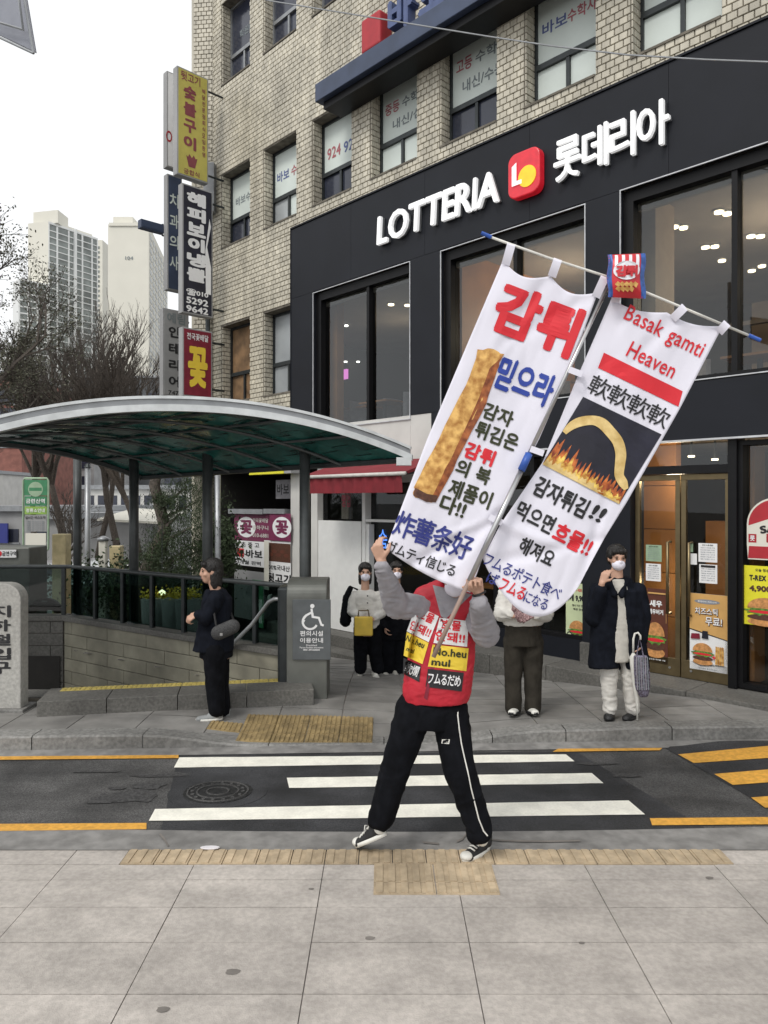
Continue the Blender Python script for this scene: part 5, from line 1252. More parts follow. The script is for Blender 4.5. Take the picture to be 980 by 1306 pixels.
# ---------------- pole, bar and banners
PD = 4.035
pole = thing('banner_pole', tuple(W(553, 838, 3.97)), 'telescopic steel and wood pole with a slanted crossbar held up by the performer', 'pole')
pt = lambda x, y, d=PD: W(x, y, d)
p_top, p_bot = (777, 362), (553, 838)
lp = lambda t: W(p_bot[0] + (p_top[0] - p_bot[0]) * t, p_bot[1] + (p_top[1] - p_bot[1]) * t, 3.965 + .08 * t)
mb = MB(); mb.tube([lp(0), lp(.215)], .0125, 10); mb.build('wooden_grip', M['wood_pole'], pole, smooth=True)
mb = MB(); mb.tube([lp(.205), lp(.50)], .0150, 10); mb.build('lower_tube', M['steel'], pole, smooth=True)
mb = MB(); mb.tube([lp(.50), lp(.545)], .021, 10); mb.build('clamp', M['blue_plastic'], pole, smooth=True)
mb = MB(); mb.tube([lp(.54), lp(1.0)], .0115, 10); mb.build('upper_tube', M['steel'], pole, smooth=True)
mb = MB(); mb.tube([pt(622, 301), pt(700, 329), pt(772, 352), pt(800, 363), pt(870, 392), pt(958, 429)], .0075, 8); mb.build('crossbar', M['rubber_white'], pole, smooth=True)
mb = MB(); mb.tube([pt(614, 297), pt(627, 302.5)], .011, 8); mb.build('end_tip', M['blue_plastic'], pole); mb = MB(); mb.tube([pt(955, 427.5), pt(970, 434)], .011, 8); mb.build('end_tip', M['blue_plastic'], pole)
def plerp(P, t):
    n = len(P) - 1; L = [math.dist(P[i], P[i + 1]) for i in range(n)]; s = t * sum(L)
    for i in range(n):
        if s <= L[i] or i == n - 1: k = s / L[i]; return (P[i][0] + (P[i + 1][0] - P[i][0]) * k, P[i][1] + (P[i + 1][1] - P[i][1]) * k)
        s -= L[i]
class Ban:
    def __init__(s, Lf, Rt, top_dip, bot_bulge, seed, creases): s.L, s.Rt, s.td, s.bb, s.sd, s.cr = Lf, Rt, top_dip, bot_bulge, seed, creases
    def depth(s, px, py):
        z = .010 * math.sin(px * .05 + py * .023 + s.sd) + .010 * noise.noise(V((px * .02, py * .012, s.sd))) + .0045 * (1 - abs(noise.noise(V(((px + py * .45) * .045, (py - px * .4) * .012, s.sd + 3)))) * 2)
        for (ax, ay, bx_, by, wd, am) in s.cr:
            dx, dy = bx_ - ax, by - ay; L = math.hypot(dx, dy); t = ((px - ax) * dx + (py - ay) * dy) / L / L; q = ((px - ax) * dy - (py - ay) * dx) / L
            if -.1 < t < 1.1: z += 1.7 * am * math.exp(-(q / wd) ** 2) * math.cos(q / wd * 1.5) * max(0, 1 - abs(t - .45) * .9)
        return 4.055 + z
    def P(s, px, py, off=0): return W(px, py, s.depth(px, py) - off)
    def build(s, nm, lab):
        mb = MB()
        def fn(u, v):
            a, b = plerp(s.L, v), plerp(s.Rt, v); x, y = a[0] + (b[0] - a[0]) * u, a[1] + (b[1] - a[1]) * u
            tv = s.td(u) * max(0, 1 - v * 8); bv = s.bb(u) * max(0, (v - .6) / .4) ** 1.6
            return s.P(x - .45 * tv, y + tv + bv)
        mb.grid(fn, 44, 110); mb2 = mb
        o = mb.build(nm, M['cloth_white'], smooth=True, label=lab, cat='banner')
        md = o.modifiers.new('thick', 'SOLIDIFY'); md.thickness = .0012; md.offset = 1
        return o
    def text(s, b, x, y, w_, h_, a, m, par, bold=.03, cut=6, shear=0): txt(b, lambda p, q: s.P(p, q, .004), w_, h_, M[m], par, c=(x, y), ang=R(a), flip=-1, cut=cut, bold=bold, shear=shear)
b1 = Ban([(642, 331), (597, 437), (545, 560), (492, 700)], [(763, 373), (727, 470), (688, 560), (632, 665), (600, 756)], lambda u: 11 * math.sin(math.pi * ((u * 2) % 1)) * (1 if .02 < u < .98 else 0), lambda u: 6 * math.sin(math.pi * u), 1.0,
   [(500, 735, 640, 655, 9, .012), (560, 690, 632, 660, 7, -.009), (632, 660, 560, 735, 8, .009), (704, 347, 640, 440, 10, .007), (763, 373, 660, 430, 12, .006)])
B1 = b1.build('banner', 'tall white cloth banner with red Korean headline and giant fry, left of the pole')
for a in (('감튀', 685, 408, 112, 68, 21, 'print_red', .05), ('믿으라', 670, 487, 76, 44, 22, 'print_blue', .04), ('감자', 636, 529, 40, 22, 21, 'print_olive', .035), ('튀김은', 634, 556, 58, 23, 21, 'print_olive', .035), ('감튀', 612, 579, 40, 22, 21, 'print_red', .045),
          ('의 복', 604, 602, 46, 22, 20, 'print_olive', .035), ('제품이', 600, 630, 57, 24, 20, 'print_olive', .035), ('다!!', 578, 646, 34, 24, 20, 'print_olive', .035), ('炸薯条好', 553, 683, 104, 34, 20, 'print_navy', .02), ('ガムティ信じる', 537, 712, 94, 16, 21, 'print_black', .015)):
    b1.text(a[0], a[1], a[2], a[3], a[4], a[5], a[6], B1, bold=a[7])
def bpoly(bn, pts, m, par, nm, off=.003, n=14):
    bm = bmesh.new(); bm.faces.new([bm.verts.new((x, y, 0)) for x, y in pts])
    xs = [p[0] for p in pts]; ys = [p[1] for p in pts]
    for k in range(1, n):
        bmesh.ops.bisect_plane(bm, geom=bm.verts[:] + bm.edges[:] + bm.faces[:], plane_co=(min(xs) + (max(xs) - min(xs)) * k / n, 0, 0), plane_no=(1, 0, 0))
        bmesh.ops.bisect_plane(bm, geom=bm.verts[:] + bm.edges[:] + bm.faces[:], plane_co=(0, min(ys) + (max(ys) - min(ys)) * k / n, 0), plane_no=(0, 1, 0))
    for v in bm.verts: v.co = bn.P(v.co.x, v.co.y, off)
    me = bpy.data.meshes.new(nm); bm.to_mesh(me); bm.free(); me.materials.append(M[m]); return link(nm, me, par)
jit = lambda P, a: [(x + a * noise.noise(V((x * .3, y * .3, 1))), y + a * noise.noise(V((x * .3, y * .3, 7)))) for x, y in P]
def dens(P, n=8): return [(P[i][0] + (P[(i + 1) % len(P)][0] - P[i][0]) * k / n, P[i][1] + (P[(i + 1) % len(P)][1] - P[i][1]) * k / n) for i in range(len(P)) for k in range(n)]
bpoly(b1, jit(dens([(611, 445), (630, 445), (642, 453), (634, 472), (620, 515), (585, 585), (556, 641), (545, 640), (527, 632), (529, 620), (560, 560), (595, 490)], 4), 2.5), 'fry', B1, 'fry_print', .003)
bpoly(b1, jit(dens([(642, 453), (634, 472), (620, 515), (585, 585), (556, 641), (550, 636), (575, 585), (606, 520), (625, 470)], 4), 2), 'fry_dark', B1, 'fry_shade', .0042)
bpoly(b1, jit([(527, 632), (545, 640), (556, 641), (559, 632), (545, 630), (530, 622)], 2), 'patty', B1, 'fry_end', .0052)
b2 = Ban([(780, 381), (737, 480), (692, 590), (639, 668), (616, 712)], [(922, 416), (868, 520), (800, 640), (772, 685), (744, 736)], lambda u: 6 * math.sin(math.pi * ((u * 2) % 1)), lambda u: 62 * math.sin(math.pi * u) ** .8, 4.0,
   [(800, 375, 830, 420, 8, .008), (616, 720, 760, 690, 10, .010), (639, 668, 720, 700, 9, -.008), (870, 392, 800, 470, 12, .007), (770, 640, 744, 736, 8, .008)])
B2n = b2.build('banner', 'tall white cloth banner with pink English headline and black fire photograph, right of the pole')
for a in (('Basak gamti', 847, 425, 110, 27, 27, 'print_red', .01), ('Heaven', 832, 459, 66, 21, 27, 'print_red', .01), ('軟軟軟軟', 803, 512, 112, 26, 26, 'print_black', .005), ('감자튀김', 716, 634, 74, 27, 27, 'print_black', .035), ('!!', 763, 655, 17, 21, 27, 'print_black', .035),
          ('먹으면', 683, 660, 52, 25, 27, 'print_black', .03), ('흐물!!', 731, 688, 52, 26, 27, 'print_red', .04), ('해져요', 685, 704, 48, 23, 27, 'print_black', .03), ('フムるポテト食べ', 667, 735, 108, 18, 26, 'print_navy', .01),
          ('ば', 629, 738, 15, 15, 26, 'print_navy', .015), ('フムる', 654, 751, 35, 17, 26, 'print_red', .02), ('になる', 684, 766, 32, 15, 22, 'print_navy', .01)):
    b2.text(a[0], a[1], a[2], a[3], a[4], a[5], a[6], B2n, bold=a[7], shear=.15 if a[0] == '!!' else 0)
bpoly(b2, dens([(770.5, 449.7), (871, 499), (865.5, 518.7), (763, 469)], 3), 'print_red', B2n, 'red_bar')
bpoly(b2, dens([(744, 506), (844, 554), (790, 643), (692, 592)], 4), 'photo_dark', B2n, 'photo', .003, 16)
# flames: a jagged band along the lower edge of the photo
import itertools
random.seed(5)
A_, B_ = (692, 592), (790, 643); upx, upy = (744 - 692) / 100, (506 - 592) / 100
for m, h0, off, sd in (('flame_deep', 38, .0042, 1), ('flame', 27, .0052, 2), ('fry_pale', 13, .006, 3)):
    P = [A_]
    for k in range(1, 40):
        t = k / 40; hgt = h0 * (.35 + 1.1 * abs(noise.noise(V((t * 9, sd, 0)))) + (.25 if k % 2 else -.1)) * (1 if sd == 1 else (1.15 - .7 * t))
        P.append((A_[0] + (B_[0] - A_[0]) * t + upx * hgt, A_[1] + (B_[1] - A_[1]) * t + upy * hgt))
    P.append(B_); bpoly(b2, P, m, B2n, 'flames', off, 10)
cl = [(720, 552), (728, 544), (740, 538), (756, 536), (768, 540), (778, 550), (788, 563), (792, 578), (791, 592), (790, 606), (795, 616), (799, 624)]; wd = [3, 5, 6, 6, 7, 7, 7, 7, 6.5, 6, 6, 3]
def smooth_line(P, k=4):
    out = []
    for i in range(len(P) - 1):
        a, b, c, d_ = P[max(0, i - 1)], P[i], P[i + 1], P[min(len(P) - 1, i + 2)]
        for j in range(k):
            t = j / k; out.append(tuple(.5 * (2 * b[q] + (c[q] - a[q]) * t + (2 * a[q] - 5 * b[q] + 4 * c[q] - d_[q]) * t * t + (3 * b[q] - a[q] - 3 * c[q] + d_[q]) * t ** 3) for q in range(len(b))))
    return out + [P[-1]]
cw_ = smooth_line([(x, y, w0) for (x, y), w0 in zip(cl, wd)]); cl = [(a, b) for a, b, c in cw_]; wd = [c for a, b, c in cw_]
lf, rt = [], []
for i, (x, y) in enumerate(cl):
    a, b = cl[max(0, i - 1)], cl[min(len(cl) - 1, i + 1)]; dx, dy = b[0] - a[0], b[1] - a[1]; L = math.hypot(dx, dy)
    lf.append((x - dy / L * wd[i], y + dx / L * wd[i])); rt.append((x + dy / L * wd[i], y - dx / L * wd[i]))
bpoly(b2, lf + rt[::-1], 'fry_pale', B2n, 'curved_fry', .0068, 14)
# tabs
def tab(bn, par, x, y, x2, y2, w_=5.5):
    dx, dy = x2 - x, y2 - y; L = math.hypot(dx, dy); nx, ny = -dy / L * w_, dx / L * w_
    mb = MB(); dF, dB = PD - .012, PD + .014
    mb.grid(lambda u, v: (W(x - nx + 2 * nx * u + dx * v, y - ny + 2 * ny * u + dy * v, dF + (4.05 - dF) * v ** 2)), 2, 5)
    mb.grid(lambda u, v: (W(x - nx + 2 * nx * u + dx * v, y - ny + 2 * ny * u + dy * v, dB + (4.06 - dB) * v)), 2, 5)
    mb.grid(lambda u, v: (W(x - nx + 2 * nx * u - dx / L * 3 * math.sin(math.pi * v), y - ny + 2 * ny * u - dy / L * 3 * math.sin(math.pi * v), dF + (dB - dF) * v)), 2, 5)
    mb.build('tab', M['cloth_white'], par, smooth=True)
tab(b1, B1, 652, 313, 645, 338); tab(b1, B1, 711, 333, 704, 353); tab(b1, B1, 771, 355, 760, 379)
tab(b2, B2n, 788, 360, 785, 386); tab(b2, B2n, 872, 393, 858, 407); tab(b2, B2n, 926, 414, 917, 424)
for x, y, a in ((739, 476, 20), (690, 577, 20), (637, 665, 25)):
    mb = MB(); c, s_ = math.cos(R(a)), math.sin(R(a)); d = 3.995
    mb.quad(*[W(x + p * c - q * s_, y + p * s_ + q * c, d) for p, q in ((-14, -4), (4, -4), (4, 4), (-14, 4))]); mb.quad(*[W(x + p * c - q * s_, y + p * s_ + q * c, d + .05) for p, q in ((-14, -4), (4, -4), (4, 4), (-14, 4))]); mb.quad(*[W(x + p * c - q * s_, y + p * s_ + q * c, dd) for (p, q, dd) in ((4, -4, d), (4, 4, d), (4, 4, d + .05), (4, -4, d + .05))]); mb.build('tab', M['cloth_white'], B1)
# snack bag on the pole top
bgp = thing('snack_bag', tuple(W(799, 380, 3.99)), 'red white and blue crisp packet fixed where crossbar and pole meet', 'snack bag')
def bagf(side, px, py): 
    u, v = (px - 775) / 48, (py - 325) / 56; t = max(0, 1 - abs(2 * u - 1) ** 2.5) * max(0, 1 - abs(2 * v - 1) ** 3)
    return W(px + 1.2 * math.sin(v * 9) * (1 - t), py - u * 2 + 4 * v * (u - .5), 3.99 + side * (.002 + .034 * t) + .002 * math.sin(px * .9) * (1 - t))
cm('foil_blue', (.04, .10, .32), .25, .3, var=.3, scale=30); cm('foil_red', (.58, .03, .04), .28, .2, var=.1); cm('foil_white', (.75, .75, .78), .25, .2)
mb = MB(); mb.grid(lambda u, v: bagf(-1, 775 + 48 * u, 325 + 56 * v), 16, 18); mb.grid(lambda u, v: bagf(1, 775 + 48 * u, 325 + 56 * v), 16, 18); mb.build('packet', M['foil_red'], bgp, smooth=True)
def bq(x0, x1, y0, y1, m, nm, off=.0015): mb = MB(); mb.grid(lambda u, v: bagf(-1, x0 + (x1 - x0) * u, y0 + (y1 - y0) * v) - V((0, off, 0)), 5, 12); mb.build(nm, M[m], bgp, smooth=True)
for k in range(4): bq(784 + k * 9, 788 + k * 9, 326, 346, 'foil_white', 'stripe')
bq(775, 781, 325, 381, 'foil_blue', 'edge'); bq(817, 823, 325, 381, 'foil_blue', 'edge')
mb = MB(); mb.quad(*[bagf(-1, *p) - V((0, .006, 0)) for p in ell(799, 346, 17, 12)]); mb.build('label_disc', M['foil_white'], bgp)
txt('감튀', lambda x, y: bagf(-1, x, y) - V((0, .009, 0)), 28, 15, M['foil_red'], bgp, c=(799, 347), flip=-1, bold=.06)
for k in range(9): 
    mb = MB(); a = 788 + (k % 5) * 5.5; b = 364 + (k // 5) * 6; mb.quad(*[bagf(-1, *p) - V((0, .004 + k * .0004, 0)) for p in ((a - 4, b), (a, b - 4), (a + 4, b - 1), (a + 1, b + 4))]); mb.build('crisp', M['fry'], bgp)

# ---------------- standing people
def legs(hR, kR, aR, hL, kL, aL, r0=.085, r1=.06, r2=.04): return [('c', hR, r0, kR, r1), ('c', kR, r1 * .95, aR, r2), ('c', hL, r0, kL, r1), ('c', kL, r1 * .95, aL, r2)]
def at(px, py, dd): return W(px, py, dd)
# woman in black, seen from the side
g = gp(272, 915, far_z); d = g.y
w1 = thing('person', tuple(g), 'woman in black coat and trousers with grey trainers standing by the stairwell', 'person')
A = lambda px, py, dz=0: W(px, py, d + dz)
hc = A(269, 729); f1 = V((-.85, -.35, -.05))
pr = [('c', A(278, 762), .055, A(271, 735), .05), torso([(A(275, 840), .13, .10), (A(276, 800), .12, .10), (A(278, 765), .13, .09)], X, Y), ('c', A(276, 762, -.14), .045, A(262, 790, -.16), .036), ('c', A(262, 790, -.16), .034, A(250, 783, -.18), .025)] + legs(A(276, 835, -.07), A(276, 872, -.07), A(279, 905, -.06), A(277, 835, .08), A(279, 872, .08), A(284, 905, .08))
head(pr, hc, f1); hand(pr, A(251, 783, -.18), V((-.8, -.1, -.5)), V((.3, .6, -.5)), V((0, -.3, 1)), .7, .95)
body_part('body', pr, .008, M['skin'], w1); face(w1, hc, f1, hair='long')
body_part('coat', [torso([(A(272, 829), .19, .15), (A(274, 815), .175, .145), (A(276, 785), .15, .135), (A(277, 763), .135, .125), (A(275, 752), .09, .09)]), ('c', A(277, 763, -.14), .072, A(262, 788, -.17), .066), ('c', A(262, 788, -.17), .064, A(254, 784, -.18), .045), ('c', A(278, 763, .13), .07, A(266, 795, .14), .06), ('c', A(253, 826), .03, A(262, 800), .06)], .010, M['cloth_navy'], w1, smooth=2, disp=.007, dsc=.09, dz=3)
body_part('trousers', [torso([(A(276, 838), .15, .12), (A(276, 815), .14, .11)])] + legs(A(275, 830, -.07), A(274, 870, -.07), A(277, 905, -.06), A(278, 830, .08), A(280, 870, .08), A(284, 905, .08), .105, .088, .075), .011, M['cloth_black'], w1, smooth=3, disp=.008, dsc=.07, dz=4)
shoe(w1, A(283, 918, -.06), A(251, 920, -.10), 'shoe_grey', 'rubber_white'); shoe(w1, A(291, 916, .08), A(268, 916, .04), 'shoe_grey', 'rubber_white')
hb = thing('shoulder_bag', tuple(A(289, 815, -.2)), 'small dark patterned crossbody bag on the hip of the woman in black', 'bag')
body_part('bag_body', [('c', A(279, 807, -.22), .070, A(297, 799, -.20), .068, (Y, .6, 1))], .009, M['bag_black'], hb, smooth=3); hb.children[0]
mb = MB(); mb.tube([A(276, 798, -.22), A(272, 775, -.19), A(276, 756, -.12), A(284, 750, .02), A(290, 770, .1), A(298, 790, -.10)], .010, 6); mb.build('strap', M['shoe_black'], hb)
mb = MB(); mb.prism([(A(291, 803).x + .012 * math.cos(a), d - .29 + .004 * math.sin(a)) for a in (0, 1.5, 3.1, 4.6)], A(291, 802).z + .012, A(291, 802).z - .012); mb.build('clasp', M['steel'], hb)
# woman in white with a yellow bag
g = gp(468, 862, far_z); d = g.y
w2 = thing('person', tuple(g), 'woman in cream shirt and black trousers carrying a yellow bag before the white board', 'person')
hc = A(466, 730); f2 = V((.1, -1, -.05))
pr = [('c', A(466, 752), .055, A(466, 735), .05), torso([(A(469, 810), .14, .10), (A(468, 775), .13, .10), (A(467, 757), .15, .08)]), ('c', A(451, 758), .045, A(449, 780, -.05), .036), ('c', A(449, 780, -.05), .034, A(461, 788, -.18), .025), ('c', A(483, 758), .045, A(486, 782, -.04), .036), ('c', A(486, 782, -.04), .034, A(476, 790, -.18), .025)] + legs(A(462, 808), A(461, 832), A(460, 855), A(477, 808), A(479, 832), A(482, 853))
head(pr, hc, f2); hand(pr, A(461, 788, -.18), V((.9, -.2, -.2)), V((0, .6, -.6)), V((0, -.4, 1)), .6, .95); hand(pr, A(476, 790, -.18), V((-.9, -.2, -.2)), V((0, .6, -.6)), V((0, -.4, 1)), .6, .95)
body_part('body', pr, .009, M['skin'], w2); face(w2, hc, f2, hair='long', mask=True)
body_part('shirt', [torso([(A(468, 800), .17, .12), (A(468, 780), .155, .12), (A(467, 760), .165, .105), (A(466, 752), .09, .08)]), ('c', A(451, 760), .062, A(449, 780, -.05), .06), ('c', A(449, 780, -.05), .058, A(458, 786, -.15), .045), ('c', A(483, 760), .062, A(487, 782, -.04), .06), ('c', A(487, 782, -.04), .058, A(479, 788, -.15), .045)], .012, M['cloth_cream'], w2, smooth=4, disp=.008)
body_part('trousers', legs(A(461, 800), A(460, 830), A(460, 852), A(477, 800), A(478, 830), A(482, 852), .10, .088, .08), .012, M['cloth_black'], w2, smooth=4, disp=.006)
shoe(w2, A(459, 864, .1), A(459, 869, -.13), 'rubber_white', 'rubber_white'); shoe(w2, A(477, 864, .05), A(483, 869, -.16), 'rubber_white', 'rubber_white')
mb = MB()
for k in range(4): c = A(469, 760 + k * 9, -.135); mb.prism([(c.x + .008 * math.cos(a), c.y + .004 * math.sin(a)) for a in (0, 1.5, 3.1, 4.6)], c.z + .008, c.z - .008)
mb.build('buttons', M['shoe_black'], w2)
yb_ = thing('handbag', tuple(A(464, 812, -.25)), 'bright yellow square handbag held by the woman in cream', 'bag')
mb = MB(); c = A(464, 798, -.26); mb.box(c.x - .115, c.x + .115, c.y - .035, c.y + .035, c.z - .125, c.z + .115); mb.build('bag_body', M['bag_yellow'], yb_, bevel=.018, seg=3)
mb = MB(); mb.tube([c + V((-.07, 0, .11)), c + V((-.06, 0, .19)), c + V((.06, 0, .19)), c + V((.07, 0, .11))], .009, 6); mb.build('handle', M['brass'], yb_)
bk = thing('backpack', tuple(A(441, 800, .0)), 'black backpack hanging at the left side of the woman in cream', 'bag')
body_part('pack', [('c', A(443, 762, .02), .055, A(441, 792, .0), .075), ('c', A(447, 750, .02), .03, A(443, 762, .02), .05)], .012, M['cloth_black'], bk, disp=.006)
mb = MB(); mb.tube([A(443, 765, -.03), A(450, 749, -.08), A(456, 752, .05)], .014, 6); mb.build('strap', M['cloth_black'], bk)
# person in black beside her
g = gp(503, 860, far_z); d = g.y + .15
w3 = thing('person', tuple(g), 'person in loose all black clothing half hidden behind the performer', 'person')
hc = A(506, 728)
pr = [('c', A(506, 752), .055, A(506, 733), .05), torso([(A(504, 810), .14, .10), (A(505, 760), .15, .09)]), ('c', A(489, 760), .045, A(485, 785), .036), ('c', A(485, 785), .034, A(490, 800, -.1), .025)] + legs(A(497, 808), A(496, 832), A(495, 854), A(511, 808), A(512, 832), A(513, 854))
head(pr, hc, f2); hand(pr, A(490, 800, -.1), V((.3, -.3, -.8)), V((.8, 0, -.2)), V((0, -1, 0)), .5, .9)
body_part('body', pr, .009, M['skin'], w3); face(w3, hc, f2, hair='long', mask=True)
body_part('jacket', [torso([(A(504, 815), .19, .13), (A(505, 780), .175, .12), (A(505, 758), .17, .11), (A(506, 750), .09, .08)]), ('c', A(489, 760), .068, A(485, 785), .066), ('c', A(485, 785), .064, A(489, 799, -.1), .05), ('c', A(521, 760), .068, A(526, 795), .062)], .012, M['cloth_black'], w3, smooth=4, disp=.009)
body_part('trousers', legs(A(497, 808), A(495, 832), A(494, 855), A(511, 808), A(511, 832), A(511, 855), .11, .11, .115), .011, M['cloth_black'], w3, smooth=3, disp=.008, dsc=.07, dz=4)
shoe(w3, A(491, 861), A(494, 865, -.2), 'cloth_beige' , 'rubber_white'); shoe(w3, A(503, 861), A(506, 865, -.2), 'cloth_beige', 'rubber_white')
# man in white sweater behind the right banner
g = gp(668, 911, far_z); d = g.y
w4 = thing('person', tuple(g), 'person in white sweater and wide olive brown trousers behind the right banner', 'person')
hc = A(668, 716)
pr = [('c', A(668, 748), .058, A(668, 730), .052), torso([(A(667, 810), .15, .11), (A(667, 760), .16, .10)]), ('c', A(645, 757), .05, A(641, 785, -.05), .04), ('c', A(641, 785, -.05), .038, A(655, 785, -.22), .028), ('c', A(691, 757), .05, A(695, 785, -.05), .04), ('c', A(695, 785, -.05), .038, A(682, 787, -.22), .028)] + legs(A(656, 815), A(655, 862), A(655, 900), A(681, 815), A(682, 862), A(681, 900), .07, .058, .042)
head(pr, hc, f2); body_part('body', pr, .009, M['skin'], w4); face(w4, hc, f2, hair='short', mask=True)
hp_ = []; hand(hp_, A(656, 776, -.23), V((.5, -.1, -.8)), V((.3, .8, -.3)), V((.6, -.2, .6)), .35, 1.0, r=.010); hand(hp_, A(680, 783, -.23), V((-.8, -.2, -.3)), V((0, .8, -.4)), V((0, -.2, 1)), .5, 1.0, r=.010)
hp_.append(('c', A(657, 764, -.21), .03, A(657, 777, -.23), .028))
body_part('glove', hp_, .0055, M['glove'], w4, smooth=2, label='pinkish striped gloves, hands folded')
body_part('sweater', [torso([(A(667, 796), .185, .14), (A(667, 785), .20, .145), (A(667, 760), .19, .13), (A(668, 748), .10, .09)]), ('c', A(645, 759), .078, A(640, 783, -.05), .075), ('c', A(640, 783, -.05), .07, A(652, 782, -.2), .05), ('c', A(691, 759), .078, A(696, 783, -.05), .075), ('c', A(696, 783, -.05), .07, A(684, 785, -.2), .05)], .011, M['cloth_cream'], w4, smooth=4, disp=.009)
body_part('trousers', [torso([(A(667, 822), .172, .13), (A(667, 797), .165, .125)])] + legs(A(655, 818), A(655, 862), A(655, 902), A(680, 818), A(680, 862), A(680, 902), .098, .084, .078), .011, M['cloth_olive'], w4, smooth=3, disp=.008, dsc=.07, dz=4)
shoe(w4, A(661, 908, .06), A(652, 912, -.16), 'rubber_white', 'shoe_black', w_=.05); shoe(w4, A(674, 908, .06), A(684, 912, -.16), 'rubber_white', 'shoe_black', w_=.05)
# man in the long dark coat
g = gp(790, 917, far_z); d = g.y
w5 = thing('person', tuple(g), 'man in long dark coat and pale trousers with one hand raised to his face', 'person')
hc = A(787, 712)
pr = [('c', A(787, 745), .06, A(787, 727), .054), torso([(A(789, 825), .15, .11), (A(788, 760), .17, .10)]), ('c', A(762, 752), .05, A(756, 785, -.05), .042), ('c', A(756, 785, -.05), .04, A(768, 744, -.17), .028), ('c', A(814, 752), .05, A(819, 790), .042), ('c', A(819, 790), .04, A(816, 820, -.07), .028)] + legs(A(776, 820), A(776, 865), A(777, 905), A(802, 820), A(804, 865), A(806, 905), .09, .062, .042)
f5 = V((.05, -1, -.12)); head(pr, hc, f5); hand(pr, A(768, 743, -.17), V((.35, -.1, .9)), V((.6, .7, 0)), V((.5, -.6, .2)), .6); hand(pr, A(816, 820, -.07), V((-.05, -.15, -1)), V((-.8, 0, -.1)), V((0, -1, 0)), 1.1)
body_part('body', pr, .008, M['skin'], w5); face(w5, hc, f5, hair='short', mask=True)
body_part('shirt', [torso([(A(787, 842), .115, .125), (A(787, 790), .12, .118), (A(787, 748), .09, .10), (A(787, 738), .07, .075)])], .011, M['cloth_beige'], w5, smooth=3, disp=.004)
ct = [torso([(A(770, 850), .135, .13), (A(771, 820), .13, .13), (A(774, 780), .125, .125), (A(775, 752), .115, .11)]), torso([(A(811, 851), .115, .13), (A(808, 820), .115, .13), (A(804, 780), .12, .125), (A(800, 752), .115, .11)]),
      ('c', A(762, 754), .078, A(757, 788, -.05), .078), ('c', A(757, 788, -.05), .076, A(766, 753, -.15), .055), ('c', A(814, 754), .078, A(820, 788), .076), ('c', A(820, 788), .074, A(818, 815, -.06), .062),
      torso([(A(788, 852, .07), .27, .07), (A(788, 800, .05), .24, .08), (A(788, 752, .02), .19, .09), (A(787, 736, .03), .12, .085)]), ('c', A(777, 742, -.03), .028, A(784, 758, -.13), .022), ('c', A(797, 742, -.03), .028, A(793, 760, -.13), .022)]
body_part('coat', ct, .009, M['cloth_navy'], w5, smooth=2, disp=.007, dsc=.08, dz=4)
body_part('trousers', [torso([(A(789, 838, .0), .15, .11), (A(789, 815), .14, .10)])] + legs(A(777, 830), A(777, 868), A(778, 904), A(802, 830), A(804, 868), A(807, 904), .09, .076, .062), .011, M['cloth_cream'], w5, smooth=4, disp=.008, dsc=.1)
shoe(w5, A(779, 913, .1), A(776, 919, -.12), 'shoe_black', 'shoe_black', w_=.05); shoe(w5, A(811, 915, .08), A(797, 919, -.1), 'shoe_black', 'shoe_black', w_=.05)
um = thing('umbrella', tuple(A(813, 918, -.12)), 'folded white umbrella with a hooked handle hanging from the coat man\'s hand', 'umbrella')
mb = MB(); mb.tube([A(808, 834, -.14), A(808, 815, -.14), A(810, 808, -.14), A(814, 807, -.14), A(817, 811, -.14), A(817, 816, -.14)], .010, 8); mb.build('handle', M['rubber_white'], um, smooth=True)
mb = MB(); mb.tube([A(808, 833, -.14), A(808, 838, -.14), A(811, 860, -.14), A(813, 900, -.14), A(813, 918, -.14)], [.012, .035, .042, .012, .007], 12); mb.build('canopy_cloth', M['rubber_white'], um, smooth=True)
tb = thing('tote_bag', tuple(A(820, 892, -.1)), 'long narrow purple striped cloth tote hanging beside the white umbrella', 'bag')
body_part('bag_body', [('loft', [(A(821, 889, -.2), .035, .015, X, Y), (A(820, 878, -.2), .065, .028, X, Y), (A(819, 858, -.2), .07, .03, X, Y), (A(817, 836, -.2), .06, .02, X, Y)])], .008, M['tote'], tb, smooth=2, disp=.004, dsc=.05)
mb = MB(); mb.tube([A(812, 838, -.2), A(816, 812, -.12), A(821, 838, -.2)], .007, 6); mb.build('strap', M['tote'], tb)
for k in range(6):
    mb = MB(); x = 812 + k * 2.8; mb.tube([A(x, 838, -.225), A(x + .5, 860, -.232), A(x + 1.5, 880, -.232)], .004, 5); mb.build('stripe', M['t_grey'] if k % 2 else M['cloth_grey'], tb)
# ================================================================ BACKGROUND
GZ = -.75
def far_tower(px0, px1, pxs, ytop, d, lab, cols, rows, pitch, m_wall, side_px=None, wm='tower_glass'):
    pass
